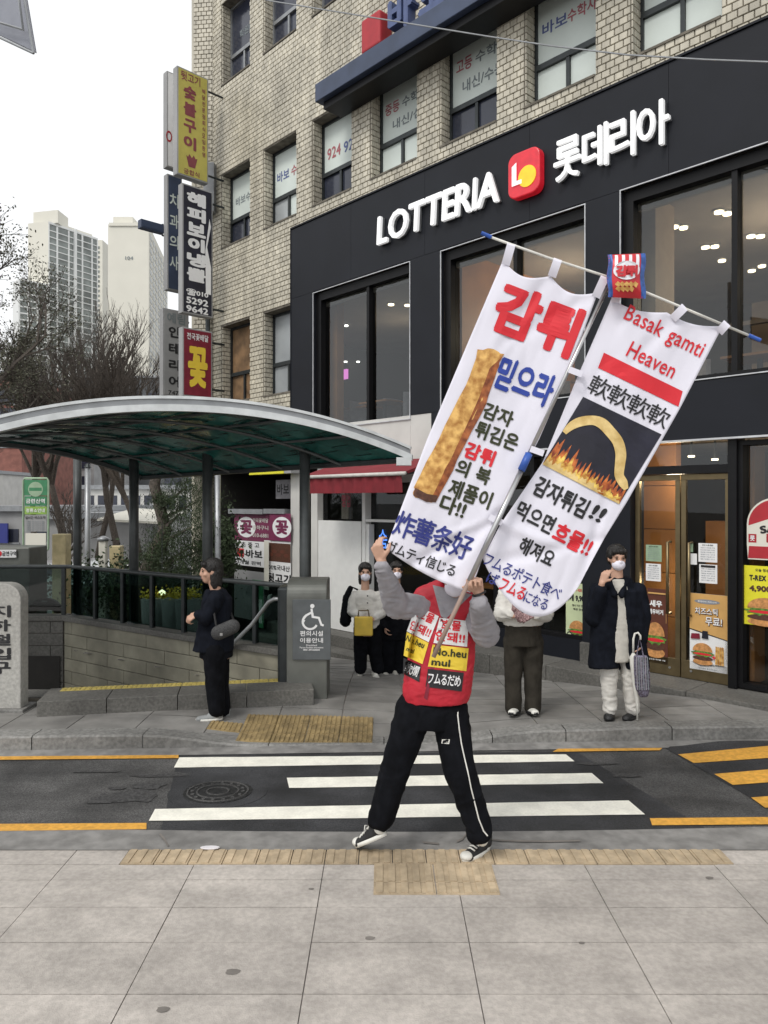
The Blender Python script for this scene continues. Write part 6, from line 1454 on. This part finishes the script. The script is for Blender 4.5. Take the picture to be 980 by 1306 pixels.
# left apartment tower: cream gable on the left, glazed front receding to the right
T = thing('apartment_tower', tuple(W(60, 700, 340)), 'tall white apartment block with a grid of grey balcony windows behind the left tree', 'building')
c0 = W(62, 282, 340); c1 = W(125, 282, 362); c1.z = c0.z; ax = V((c1.x - c0.x, c1.y - c0.y, 0)); TW = ax.length; ax.normalize(); an = V((ax.y, -ax.x, 0)); an = an if an.y < 0 else -an
TF = Frame(V((c0.x, c0.y, 0)), ax, -an)
zt = c0.z
cuts = [0, .13 * TW, .16 * TW, .39 * TW, .42 * TW, .50 * TW, .56 * TW, .66 * TW, .69 * TW, .86 * TW, .88 * TW, TW * .985]
wc = [(.02, .155), (.185, .385), (.41, .50), (.545, .66), (.69, .865), (.89, .985)]
mb = MB(); mb.fbox(TF, 0, TW, GZ, zt, -14, -.7)
st = 2.95; n = 0; z = zt - 1.2
zs = []
while z > 40: zs.append(z); z -= st
mb.fbox(TF, 0, TW, zt - 1.2 + .2, zt, -.7, 0)
for z in zs: mb.fbox(TF, 0, TW, z - st, z - st + .4, -.7, 0)
edges = [0] + [e for w_ in wc for e in w_] + [1]
for a, b in zip(edges[0::2], edges[1::2]): mb.fbox(TF, a * TW, b * TW, 40 - st, zt - 1.2, -.69, .12)
mb.fbox(TF, .505 * TW, .54 * TW, 30, zt + .5, -.6, .9)
mb.build('wall', M['tower_white'], T)
for a, b in wc:
    for z in zs:
        if len([c for c in T.children]) > 280: break
        q = MB(); q.fbox(TF, a * TW + .05, b * TW - .05, z - st + .41, z + .0, -.68, -.35); q.build('window', M['tower_glass'], T)
mb = MB(); p = c0 - ax * 0; L0 = W(36, 282, 343); mb.hexa([(L0.x, L0.y, GZ), (c0.x, c0.y, GZ), (c0.x + 1, c0.y + 14, GZ), (L0.x, L0.y + 14, GZ), (L0.x, L0.y, zt), (c0.x, c0.y, zt), (c0.x + 1, c0.y + 14, zt), (L0.x, L0.y + 14, zt)]); mb.build('gable', M['cream_paint'], T)
mb = MB(); mb.hexa([(L0.x + 1.5, L0.y + 2, zt), (c0.x + 3.5, c0.y + 2, zt), (c0.x + 4, c0.y + 12, zt), (L0.x + 1.5, L0.y + 12, zt), (L0.x + 1.5, L0.y + 2, zt + 6), (c0.x + 3.5, c0.y + 2, zt + 6), (c0.x + 4, c0.y + 12, zt + 6), (L0.x + 1.5, L0.y + 12, zt + 6)]); mb.fbox(TF, 5, TW - 1, zt, zt + 2, -10, -3); mb.build('roof_block', M['cream_paint'], T)
LB = thing('apartment_tower', tuple(W(40, 700, 330)), 'lower white gridded wing standing left of the tall apartment block', 'building')
a0 = W(24, 355, 330); a1 = W(61, 355, 338); ax2 = V((a1.x - a0.x, a1.y - a0.y, 0)); w2_ = ax2.length; ax2.normalize(); LF = Frame(V((a0.x, a0.y, 0)), ax2, V((-ax2.y, ax2.x, 0)))
mb = MB(); zt2 = a0.z; mb.fbox(LF, 0, w2_, GZ, zt2, -10, -.5)
k = 0; z = zt2 - .8
while z > 42:
    mb.fbox(LF, 0, w2_, z - .0, z + .6, -.5, 0)
    for a, b in ((.03, .3), (.36, .62), (.68, .97)):
        q = MB(); q.fbox(LF, a * w2_, b * w2_, z - st + .6, z, -.49, -.3); q.build('window', M['tower_glass'], LB)
    z -= st
for a in (0, .3, .62, .97): mb.fbox(LF, a * w2_, (a + .05) * w2_, 40, zt2 - .2, -.49, .1)
mb.build('wall', M['tower_white'], LB)
T2_ = thing('apartment_tower', tuple(W(165, 700, 300)), 'cream apartment block with a blank gable and narrow windows on its right side', 'building')
g0, g1_, g2 = W(138, 286, 300), W(190, 288, 300), W(214, 288, 352)
mb = MB(); mb.hexa([(g0.x, g0.y, GZ), (g1_.x, g1_.y, GZ), (g2.x, g2.y, GZ), (g0.x + 6, g2.y, GZ), (g0.x, g0.y, g0.z), (g1_.x, g1_.y, g0.z), (g2.x, g2.y, g0.z), (g0.x + 6, g2.y, g0.z)]); mb.build('wall', M['cream_paint'], T2_)
ax3 = V((g2.x - g1_.x, g2.y - g1_.y, 0)); w3_ = ax3.length; ax3.normalize(); GF = Frame(V((g1_.x, g1_.y, 0)), ax3, V((-ax3.y, ax3.x, 0)))
for j in range(7):
    for k in range(26):
        z = g0.z - 3 - k * 2.9; q = MB(); q.fbox(GF, (.05 + j * .135) * w3_, (.05 + j * .135 + .085) * w3_, z - 1.7, z, .02, .12); q.build('window', M['tower_glass'], T2_)
mb = MB(); mb.box(g0.x + 1, g0.x + 9, g0.y + 3, g0.y + 16, g0.z, g0.z + 4.2); mb.build('roof_block', M['cream_paint'], T2_)
q = MB(); q.box(g0.x + .5, g1_.x - .5, g0.y - .5, g0.y - .01, g0.z - .8, g0.z + .5); q.build('parapet', M['cream_paint'], T2_)
txt('104', lambda x, y: W(165, 329, 299.8) + V((x, 0, y)), 3.2, 1.4, M['t_grey'], T2_)
T3 = thing('apartment_tower', tuple(W(127, 700, 460)), 'slim tower edge with haze put into its pale paint between the two apartment blocks', 'building')  # no haze drawn, the pale wall colour stands in for it
q0, q1 = W(122, 306, 460), W(131, 306, 460); mb = MB(); mb.box(q0.x - 3, q1.x, 460, 480, GZ, q0.z); mb.build('wall', M['cream_paint'], T3)
for k in range(20): mb = MB(); z = q0.z - 4 - 3 * k; mb.box(q0.x + 1.2, q0.x + 2.6, 459.7, 459.99, z - 1.4, z); mb.build('window', M['tower_glass'], T3)
def block(px0, px1, yt, d, m, lab, rows=(), cols=0, nm='far_building', depth=12, wz=1.3, wm='window_dark', roofm=None):
    a, b = W(px0, yt, d), W(px1, yt, d); t = thing(nm, ((a.x + b.x) / 2, d, GZ), lab, 'building')
    mb = MB(); mb.box(a.x, b.x, d, d + depth, GZ, a.z); mb.build('wall', M[m], t)
    for r_ in rows:
        z = W(0, r_, d).z
        for k in range(cols):
            x = a.x + (b.x - a.x) * (k + .5) / cols; ww = (b.x - a.x) / cols * .33
            q = MB(); q.box(x - ww, x + ww, d - .03, d - .005, z - wz / 2, z + wz / 2); f = q.build('window', M[wm], t)
            q = MB(); q.box(x - ww - .05, x + ww + .05, d - .08, d - .031, z - wz / 2 - .1, z - wz / 2 - .02); q.build('sill', M['grey_metal'], f)
    mb = MB(); mb.box(a.x - .15, b.x + .15, d - .2, d + depth + .1, a.z, a.z + .25); mb.build('roof', M[roofm or 'grey_metal'], t)
    return t
block(-140, 28, 478, 62, 'red_brick_far', 'low red brick building at the left edge behind the tree', (505, 530, 560), 4)
block(-260, 120, 560, 80, 'concrete_far', 'grey concrete building far left under the canopy edge', (590, 615), 14)
cm('slate_far', (.085, .09, .095), .8, var=.2, scale=.3)
block(92, 240, 482, 95, 'slate_far', 'dark slate coloured building behind the bare trees', (510, 535, 560, 590), 8, wz=1.8)
t = block(108, 270, 624, 44, 'white_wall', 'white two storey building with a colonnade of dark windows seen under the canopy', (641,), 11, wz=.85, depth=8)
t = block(-60, 124, 652, 34, 'concrete_far', 'grey low wall building behind the bus stop sign', (683,), 4, wz=.6)
t = block(60, 205, 662, 30, 'concrete_far', 'grey warehouse wall with white lean-to roof under the canopy', (), 0)
a, b = W(124, 660, 26), W(203, 664, 26); mb = MB(); mb.hexa([(a.x, 26, a.z - .12), (b.x, 26, b.z - .12), (b.x, 29.8, b.z + .2), (a.x, 29.8, a.z + .2), (a.x, 26, a.z - .04), (b.x, 26, b.z - .04), (b.x, 29.8, b.z + .3), (a.x, 29.8, a.z + .3)]); mb.build('roof', M['cream_paint'], t)
block(-400, -60, 600, 50, 'white_wall', 'pale shop block beyond the left edge of the street', (625, 650), 8)
block(205, 330, 600, 60, 'slate_far', 'dark building edge behind the pine tree', (620,), 4)
# blue shop board on the low building
c = W(0, 680, 33.8); q = MB(); q.box(c.x - 1.2, c.x + .4, 33.7, 33.8, c.z - .45, c.z + .45); tg = q.build('shop_board', M['print_navy'], label='navy blue board on the grey wall at the left edge', cat='sign')

# trees
def tree(nm, base, h, lab, seed, mb_bark, levels=5, spread=.5, leafm=None, nleaf=0, r0=.12, first=.3, n0=6, lean=(0, 0), leafs=.05, up=.35, br=3, sz=.9):
    rnd = random.Random(seed); root = thing(nm, tuple(base), lab, 'tree')
    tk = MB(); cr_ = MB(); tips = []
    def rec(p, d, L, r, lv):
        pts = [p]; rad = [r]; q = p; dd = d.copy(); n = 3
        for k in range(n):
            dd = (dd + V((rnd.gauss(0, .12), rnd.gauss(0, .12), rnd.gauss(0, .08) + up * .12))).normalized(); q = q + dd * L / n; pts.append(q); rad.append(r * (1 - .38 * (k + 1) / n))
        (tk if lv == 0 else cr_).tube(pts, rad, 6 if lv < 2 else (4 if lv < 4 else 3), lv == 0)
        if lv >= levels: tips.append((q, dd)); return
        nb = n0 if lv == 0 else br
        for k in range(nb):
            t = 1 - (rnd.random() * (.55 if lv else first)); i = min(int(t * n), n - 1); bp = pts[i].lerp(pts[i + 1], t * n - i)
            o = V((rnd.gauss(0, 1), rnd.gauss(0, 1), rnd.gauss(0, .5))); o = (o - dd * o.dot(dd)).normalized()
            nd = (dd * (1 - spread * .5) + o * spread * rnd.uniform(.7, 1.3) + Z * up * .3).normalized()
            rec(bp, nd, L * rnd.uniform(.55, .85) * (sz if lv else .75), r * .58, lv + 1)
        if leafm:
            tips.append((pts[-1], dd))
    rec(V(base), V((lean[0], lean[1], 1)).normalized(), h * .38, r0, 0)
    tk.build('trunk', M[mb_bark], root, smooth=True); cr_.build('crown', M[mb_bark], root)
    if leafm:
        lf_ = MB()
        for k in range(nleaf):
            p, dd = tips[rnd.randrange(len(tips))]; p = p + V((rnd.gauss(0, .10), rnd.gauss(0, .10), rnd.gauss(0, .10))) - dd * rnd.random() * .3
            a = V((rnd.uniform(-1, 1), rnd.uniform(-1, 1), rnd.uniform(-1, 1))).normalized(); b_ = a.orthogonal().normalized(); s_ = leafs * rnd.uniform(.5, 1.3)
            lf_.quad(p - a * s_, p + b_ * s_ * .5, p + a * s_, p - b_ * s_ * .5)
        lf_.build('foliage', M[leafm], root, kind='stuff')
    return root
tree('budding_tree', (-10.6, 15.5, GZ), 12.2, 'tall tree with fine olive twigs and first buds at the left edge', 3, 'bark', 6, .5, 'bud_dark', 20000, .15, .35, 7, leafs=.035, br=3)
tree('budding_tree', (-14.2, 18.5, GZ), 13.5, 'second budding tree partly cut by the left edge, further back', 8, 'bark', 6, .55, 'bud_dark', 18000, .16, .4, 7, leafs=.04, br=3)
tree('bare_tree', (-8.9, 25, GZ), 11.2, 'bare fan shaped tree rising over the canopy right of centre', 11, 'bark', 6, .34, None, 0, .15, .25, 9, up=.65)
tree('bare_tree', (-11.4, 27, GZ), 11.0, 'bare dark tree in front of the gridded apartment block', 17, 'bark', 6, .36, None, 0, .16, .25, 9, up=.6)
tree('bare_tree', (-14.4, 24, GZ), 8.2, 'bare tree leaning before the red brick building', 23, 'bark', 6, .45, None, 0, .15, .3, 9, up=.45)
tree('bare_tree', (-7.5, 23, GZ), 9.8, 'small bare tree just left of the grey projecting sign', 29, 'bark_pale', 6, .34, None, 0, .12, .3, 8, up=.6)
tree('bare_tree', (-10.2, 26, GZ), 10.8, 'bare fine twigged tree between the two apartment blocks in the view', 43, 'bark', 6, .36, None, 0, .13, .25, 9, up=.55)
tree('bare_tree', (-13.2, 28, GZ), 10.4, 'bare tree at the foot of the gridded block, left of the dark bare tree', 47, 'bark', 6, .38, None, 0, .13, .25, 9, up=.55)
tree('bare_tree', (-7.9, 17.5, GZ), 4.3, 'low bare street tree behind the bus stop sign', 31, 'bark', 5, .5, None, 0, .05, .4, 7)
tree('bare_tree', (-11.0, 19, GZ), 4.6, 'low bare street tree left of the bus stop sign', 37, 'bark', 5, .5, None, 0, .06, .4, 7)
# pine: needle pads on limbs
pn = thing('pine_tree', (-3.7, 13, GZ), 'dark green pine with drooping needle pads behind the canopy posts', 'tree')
rnd = random.Random(4); mb = MB(); mb.tube([V((-4.4, 13.4, GZ)), V((-4.35, 13.3, .6)), V((-3.9, 13.2, 1.5)), V((-4.1, 13.2, 2.3)), V((-3.9, 13.2, 3.2))], [.17, .15, .12, .10, .06], 8); mb.build('trunk', M['bark'], pn, smooth=True)
mb = MB(); pads = []
for (px, py, r) in ((205, 735, .45), (222, 715, .5), (240, 700, .5), (215, 690, .4), (245, 672, .45), (230, 655, .4), (252, 640, .45), (238, 622, .35), (260, 700, .4), (198, 712, .35), (258, 722, .4), (212, 640, .28), (228, 735, .4)):
    c = W(px, py, 12.9 + rnd.uniform(-.5, .5)); pads.append((c, r)); mb.tube([V((-3.95, 13.2, c.z - .3)), c], [.04, .015], 4)
mb.build('crown', M['bark'], pn)
mb = MB()
for c, r in pads:
    for k in range(900):
        p = c + V((rnd.gauss(0, r * .55), rnd.gauss(0, r * .5), rnd.gauss(0, r * .28)))
        a = V((rnd.gauss(0, .5), rnd.gauss(0, .5), abs(rnd.gauss(.7, .4)))).normalized(); b_ = a.orthogonal().normalized(); L = rnd.uniform(.04, .09)
        mb.quad(p, p + a * L + b_ * .006, p + a * L - b_ * .006)
mb.build('foliage', M['pine'], pn, kind='stuff')
def shrub(c, r, lab, m, n=2500, seed=1):
    t = thing('shrub', (c[0], c[1], GZ), lab, 'shrub'); rr = random.Random(seed); mb = MB()
    for k in range(n):
        p = V(c) + V((rr.gauss(0, r[0] * .5), rr.gauss(0, r[1] * .5), rr.gauss(0, r[2] * .45))); a = V((rr.uniform(-1, 1), rr.uniform(-1, 1), rr.uniform(-1, 1))).normalized(); b_ = a.orthogonal().normalized(); s_ = rr.uniform(.02, .05)
        mb.quad(p - a * s_, p + b_ * s_ * .6, p + a * s_, p - b_ * s_ * .6)
    mb.build('foliage', M[m], t, kind='stuff'); mb = MB()
    for k in range(7): mb.tube([(c[0], c[1], GZ), (c[0] + rr.gauss(0, r[0] * .4), c[1] + rr.gauss(0, r[1] * .4), c[2])], [.03, .008], 4)
    mb.build('stem', M['bark'], t)
c = W(282, 700, 13.2); shrub(c, (.3, .4, .6), 'dark leafy shrub beside the flower shop banners', 'pine', 2600, 2)
c = W(165, 745, 14.5); shrub(c, (1.6, .6, .6), 'low dark hedge behind the glass railing', 'pine', 4500, 5)

# street furniture beyond the entrance
def post(px, yt, d, hw, m, lab, cat='post', nm='post', cap=None, gz=GZ):
    c = W(px, yt, d); t = thing(nm, (c.x, d, gz), lab, cat); mb = MB(); mb.box(c.x - hw, c.x + hw, d - hw, d + hw, gz, c.z); mb.build('shaft', M[m], t, bevel=.015)
    mb = MB(); mb.box(c.x - hw * 1.1, c.x + hw * 1.1, d - hw * 1.1, d + hw * 1.1, gz, gz + .12); mb.build('base', M['kerb'], t)
    if cap: mb = MB(); mb.tube([c, c + V((0, 0, .05)), c + V((0, 0, .1))], [hw * 1.5, hw * 1.7, .03], 12); mb.build('cap', M[cap], t, smooth=True)
    return t
post(79, 681, 14.0, .13, 'cream_post', 'cream concrete gate post right of the bus stop sign'); post(149, 696, 15.0, .11, 'cream_post', 'cream concrete gate post behind the third canopy column')
post(132, 690, 14.5, .07, 'cream_paint', 'white round topped bollard between the cream posts', 'bollard', 'bollard', 'grey_metal')
def pole(px, yt, d, r, lab):
    c = W(px, yt, d); t = thing('street_pole', (c.x, d, GZ), lab, 'pole'); mb = MB(); mb.tube([(c.x, d, GZ), c], r, 10); mb.build('shaft', M['grey_metal'], t, smooth=True); mb = MB(); mb.tube([c, c + V((0, 0, .08))], [r * 1.3, r * .5], 10); mb.build('cap', M['dark_metal'], t)
pole(112, 596, 15.5, .06, 'grey street pole between the two left canopy columns'); pole(278, 600, 12.6, .05, 'slim grey pole before the dark shop opening'); pole(193, 640, 30, .06, 'thin white pole in front of the colonnade')
# bus stop sign
bs = thing('bus_stop_sign', (W(45, 700, 13.5).x, 13.5, GZ), 'green framed bus stop sign with round bus symbol and route sheets', 'bus stop sign')
bw = lambda px, py, o=0: W(px, py, 13.5) - V((0, o, 0))
mb = MB(); mb.tube([bw(30, 790), bw(30, 613), bw(32, 610), bw(60, 610), bw(62, 613), bw(62, 700), bw(58, 704), bw(50, 704)], .018, 8, False); mb.build('frame', M['pale_green'], bs, smooth=True)
def bpn(x0, x1, y0, y1, m, nm, o=0): a, b = bw(x0, y1), bw(x1, y0); mb = MB(); mb.box(a.x, b.x, 13.49 - o, 13.51, a.z, b.z); return mb.build(nm, M[m], bs)
bpn(31.5, 60.5, 612, 632, 'green', 'header'); mb = MB(); mb.quad(*[bw(*p, .015) for p in ell(46, 624, 9.5, 9.5)]); mb.build('symbol', M['pale_green'], bs); mb = MB(); mb.quad(*[bw(*p, .018) for p in ((38, 622), (54, 622), (54, 626), (38, 626))]); mb.build('bus_mark', M['green'], bs)
bpn(32, 60, 633, 645, 'green', 'route_board'); bpn(32, 60, 646, 656, 'lime', 'route_board'); bpn(32.5, 60, 657, 678, 'concrete_far', 'timetable'); bpn(33, 59, 680, 701, 'cream_paint', 'timetable')
txt('금련산역', lambda x, y: bw(x, y, .02), 24, 6, M['print_white'], bs, c=(46, 639), flip=-1); txt('정류소안내', lambda x, y: bw(x, y, .02), 24, 5, M['print_white'], bs, c=(46, 651), flip=-1); txt('실시간 버스도착', lambda x, y: bw(x, y, .02), 26, 4, M['print_black'], bs, c=(46, 660), flip=-1)
for k in range(6): txt('1001 51 111-1 20', lambda x, y: bw(x, y, .02), 22, 1.6, M['t_grey'], bs, c=(46, 665 + k * 2.4), flip=-1)
# grey cabinet with no smoking label
kb_ = thing('utility_cabinet', (W(15, 700, 11.2).x, 11.2, GZ), 'dark grey cabinet with a white no smoking label at the left edge', 'cabinet')
a, b = W(-60, 698, 11.2), W(38, 698, 11.2); mb = MB(); mb.box(a.x, b.x, 11.2, 11.8, GZ, a.z); mb.build('housing', M['box_steel'], kb_, bevel=.02)
a, b = W(-8, 711, 11.2), W(22, 701, 11.2); mb = MB(); mb.box(a.x, b.x, 11.17, 11.19, a.z, b.z); mb.build('label_plate', M['print_white'], kb_)
txt('금연구역', lambda x, y: W(x, y, 11.165), 18, 6, M['print_black'], kb_, c=(12, 706), flip=-1); mb = MB(); mb.quad(*[W(*p, 11.164) for p in ell(-1, 706, 3.6, 3.6)]); mb.build('symbol', M['print_red'], kb_)
ps = thing('info_post', (W(45, 700, 11.6).x, 11.6, GZ), 'slim information pillar with yellow and white stickers below the bus stop sign', 'sign')
for y0, y1, m in ((701, 709, 'print_navy'), (709, 714, 'print_yellow'), (716, 742, 'pale_green'), (743, 775, 'window_paper')):
    a, b = W(38, y1, 11.6), W(53, y0, 11.6); mb = MB(); mb.box(a.x, b.x, 11.58, 11.66, a.z, b.z); mb.build('plate', M[m], ps)
a = W(45, 700, 11.7); mb = MB(); mb.box(a.x - .05, a.x + .05, 11.67, 11.73, GZ, a.z); mb.build('post', M['grey_metal'], ps)
# black arched rack
ar = thing('bench_back', tuple(W(57, 780, 10.5)), 'black arched plastic bench back just above the stairwell coping', 'bench')
mb = MB(); P = [(35, 782)] + [(57 - 21 * math.cos(k * math.pi / 14), 782 - 19 * math.sin(k * math.pi / 14) ** .8) for k in range(1, 14)] + [(79, 782), (70, 782), (66, 778), (48, 778), (44, 782)]
fr0 = [W(x, y, 10.42) for x, y in P]; bk0 = [W(x, y, 10.42) + V((0, .06, 0)) for x, y in P]; n = len(P)
mb.v = [tuple(p) for p in fr0 + bk0]; mb.f = [tuple(range(n)), tuple(n + i for i in reversed(range(n)))] + [(i, n + i, n + (i + 1) % n, (i + 1) % n) for i in range(n)]; mb.m = [0] * len(mb.f); mb.build('back', M['black_frame'], ar)
mb = MB(); 
for x in (40, 74): mb.tube([W(x, 781, 10.45), V((W(x, 781, 10.45).x, 10.45, GZ))], .02, 6)
mb.build('leg', M['black_frame'], ar); mb = MB(); a = W(57, 767, 10.41); mb.box(a.x - .04, a.x + .04, a.y, a.y + .005, a.z - .012, a.z + .012); mb.build('slot', M['concrete_far'], ar)
# parked cars beyond the hedge
def car(cx, cy, paint, lab, s=1, L=4.3):
    t = thing('parked_car', (cx, cy, GZ), lab, 'car', 'cars parked beyond the station entrance'); z = GZ; w_ = .86
    prof = [(-L / 2, .35), (-L / 2 + .03, .72), (-L * .36, .82), (-L * .22, .93), (-L * .08, 1.36), (L * .22, 1.42), (L * .38, 1.0), (L / 2 - .02, .86), (L / 2, .4), (L / 2 - .05, .25), (-L / 2 + .05, .25)]
    mb = MB(); n = len(prof); ins = lambda z_: w_ - (.14 if z_ > 1.1 else 0)
    mb.v = [(cx + x * s, cy - ins(zz), z + zz) for x, zz in prof] + [(cx + x * s, cy + ins(zz), z + zz) for x, zz in prof]
    mb.f = [tuple(range(n)), tuple(n + i for i in reversed(range(n)))] + [(i, n + i, n + (i + 1) % n, (i + 1) % n) for i in range(n)]; mb.m = [0] * len(mb.f); mb.build('body', M[paint], t, bevel=.05, seg=3)
    for x0, x1 in ((-.17, .0), (.02, .25)):
        mb = MB(); mb.quad((cx + (x0 * L - .05) * s, cy - w_ - .004, z + .95), (cx + (x1 * L + .05) * s, cy - w_ - .004, z + .95), (cx + (x1 * L - .06) * s, cy - w_ + .11, z + 1.33), (cx + (x0 * L + .12) * s, cy - w_ + .11, z + 1.33)); mb.build('window', M['window_dark'], t)
    for x in (-.31, .31):
        for sy in (-1, 1):
            mb = MB(); c = V((cx + x * L, cy + sy * (w_ - .08), z + .32)); mb.tube([c - V((0, .11, 0)), c + V((0, .11, 0))], .32, 20); wh = mb.build('wheel', M['shoe_black'], t); mb = MB(); mb.tube([c + V((0, sy * .111, 0)), c + V((0, sy * .125, 0))], .19, 14); mb.build('rim', M['steel'], wh)
    for x, m in ((-.5, 'print_white'), (.495, 'red')):
        mb = MB(); mb.box(cx + x * L * s - .03, cx + x * L * s + .03, cy - w_ + .02, cy - w_ + .28, z + .62, z + .75); mb.build('headlight' if m == 'print_white' else 'tail_light', M[m], t)
car(-7.6, 17.0, 'car_paint', 'silver car parked behind the information pillar'); car(-4.6, 16.6, 'car_dark', 'black car parked behind the canopy columns', -1); car(-11.4, 20, 'white_wall', 'white car parked behind the dark grey cabinet', -1)

# ---------------- projecting signs on the corner
def psign(s, o0, o1, z0, z1, m, lab, th=.16, edge='concrete_far', arms=True):
    t = thing('projecting_sign', tuple(FP(s, z0, (o0 + o1) / 2)), lab, 'sign')
    mb = MB(); mb.fbox(FP, s - th, s, z0, z1, o0, o1); mb.build('cabinet', M[edge], t, bevel=.008)
    fr = Frame(FP(s, 0, o1), NN, -RR)      # a: 0 at the outer edge
    wd = o1 - o0; mb = MB(); mb.fbox(fr, .03, wd - .03, z0 + .03, z1 - .03, .001, .006); mb.build('face', M[m], t)
    if arms:
        for z in (z0 + .2, z1 - .2):
            mb = MB(); mb.tube([FP(s - th / 2, z, o0 + .02), FP(min(s - th / 2, SL) if s - th / 2 < SL - .3 else s - th / 2, z, 0)], .022, 6); mb.build('bracket', M['dark_metal'], t)
    return t, (lambda x, y: fr(x * wd, z0 + (z1 - z0) * y, .009))
def so(px, s):   # outward distance of a pixel column on the plane s = const
    t = (px - 490) / 943; return 8 - s * (RR.x - t * RR.y) / (t * NN.y - NN.x)
SX = -13.0
zz = lambda px, py, s: (lambda o: 2 + (640 - py) / 943 * (s * RR.y + (8 - o) * NN.y))(so(px, s))
t, mp = psign(SX, so(266, SX), so(226, SX), zz(246, 228, SX), zz(246, 92, SX), 'yellow_sign', 'yellow grill restaurant sign with brown brush lettering, topmost on the corner')
cm('brush_brown', (.22, .05, .06), .6)
txt('뒷고기', mp, .62, .085, M['brush_brown'], t, c=(.42, .93))
for k, ch in enumerate('숯불구이'): txt(ch, mp, .40, .125, M['brush_brown'], t, c=(.40, .79 - k * .155), bold=.05)
txt('궁합식', mp, .5, .05, M['brush_brown'], t, c=(.45, .05)); mb = MB(); mb.quad(*[mp(*p) for p in [(.36, .10), (.56, .10), (.64, .20), (.58, .19), (.52, .22), (.46, .19), (.38, .22), (.34, .19), (.28, .20)]]); mb.build('emblem', M['brush_brown'], t)
for k, ch in enumerate('배달전문점회식모임환영'): txt(ch, mp, .10, .045, M['brush_brown'], t, c=(.84, .86 - k * .06))
t, mp = psign(SX + .02, so(271, SX), so(232, SX), zz(250, 402, SX), zz(250, 239, SX), 'photo_dark', 'black sign with white handwritten vertical lettering and phone number')
for k, ch in enumerate('해피보이냉뽈'): txt(ch, mp, .62 if k != 3 else .55, .105, M['print_white'], t, c=(.45, .90 - k * .118), bold=.06)
for k, s_ in enumerate(('☎010', '5292', '9642')): txt(s_, mp, .72, .052, M['print_white'], t, c=(.48, .17 - k * .065), bold=.04)
mb = MB(); mb.quad(*[mp(*p) for p in ((.76, .18), (.93, .18), (.93, .40), (.80, .55), (.93, .72), (.88, .78), (.74, .52))]); mb.build('white_streak', M['print_white'], t)
t, mp = psign(SX + .03, so(270, SX), so(232, SX), zz(250, 507, SX), zz(250, 420, SX), 'maroon', 'red flower shop sign with a yellow brush character, lowest on the corner')
txt('전국꽃배달', mp, .72, .10, M['print_white'], t, c=(.5, .88)); txt('꽃', mp, .66, .60, M['print_yellow'], t, c=(.5, .44), bold=.05)
SY = -14.3
t, mp = psign(SY, so(226, SY), so(213, SY), zz(218, 214, SY), zz(218, 92, SY), 'print_white', 'plain white sign box behind the yellow sign', arms=True); txt('O', mp, .6, .12, M['red'], t, c=(.2, .32))
t, mp = psign(SY - .05, so(234, SY), so(215, SY), zz(224, 370, SY), zz(224, 223, SY), 'beam_blue', 'dark blue acupuncture style sign behind the black sign')
for k, ch in enumerate('치과의사'): txt(ch, mp, .6, .12, M['window_paper'], t, c=(.45, .78 - k * .18))
t, mp = psign(SY - .1, so(244, SY), so(211, SY), zz(226, 505, SY), zz(226, 394, SY), 'concrete_far', 'grey interior shop sign behind the red flower sign')
for k, ch in enumerate('인테리어'): txt(ch, mp, .42, .13, M['print_black'], t, c=(.42, .74 - k * .19), bold=.04)
txt('예림', mp, .7, .12, M['t_grey'], t, c=(.5, .9)); txt('747-3', mp, .6, .05, M['print_black'], t, c=(.5, .04))
t, mp = psign(SY - .2, so(216, SY), so(186, SY), zz(200, 290, SY), zz(200, 279, SY), 'beam_blue', 'short dark blue bracket sign sticking out to the left', edge='beam_blue')

# overhead wire
wr = MB(); wr.tube([W(-200, -140, 12), W(344, 1, 9.6), W(430, 15, 9.0), W(540, 33, 8.4), W(620, 46, 7.9), W(700, 58, 7.4), W(800, 70, 6.9), W(900, 76, 6.4), W(980, 79, 6.0), W(1200, 70, 5.2)], .008, 6); wr.build('overhead_wire', M['grey_metal'], label='thin cable crossing in front of the upper facade', cat='cable')
# back of a traffic sign at the top left
ts = thing('traffic_sign', tuple(W(-40, 100, 4.6)), 'grey back of a traffic sign plate at the top left corner', 'traffic sign')
q = [W(-60, 27, 4.8), W(0, 45, 4.6), W(46, 67, 4.45), W(34, -3, 4.45), W(22, -60, 4.5), W(-60, -60, 4.8)]
mb = MB(); n = len(q); nn_ = V((-.1, 1, .2)).normalized() * .02; mb.v = [tuple(p) for p in q] + [tuple(p + nn_) for p in q]; mb.f = [tuple(range(n)), tuple(n + i for i in reversed(range(n)))] + [(i, n + i, n + (i + 1) % n, (i + 1) % n) for i in range(n)]; mb.m = [0] * len(mb.f)
cm('plate_grey', (.26, .27, .31), .5, .2, var=.06); mb.build('plate', M['plate_grey'], ts, bevel=.004)
mb = MB(); mb.tube([W(-30, 20, 4.62), W(30, 38, 4.43), W(22, -20, 4.43)], .009, 5); mb.tube([W(0, 48, 4.55), W(43, 68, 4.42)], .008, 5); mb.tube([W(43, 68, 4.42), W(31, -3, 4.42)], .008, 5); mb.build('rib', M['grey_metal'], ts)
mb = MB(); mb.tube([(-3.4, 4.95, near_z(0, 4.9)), (-3.4, 4.95, 6.4)], .05, 12); mb.build('post', M['grey_metal'], ts, smooth=True); mb = MB(); mb.tube([(-3.4, 4.95, 5.2), W(-30, 0, 4.78)], .03, 8); mb.build('arm', M['grey_metal'], ts)
for o in [o for o in list(TS.collection.objects)]: bpy.data.objects.remove(o)
bpy.data.scenes.remove(TS)
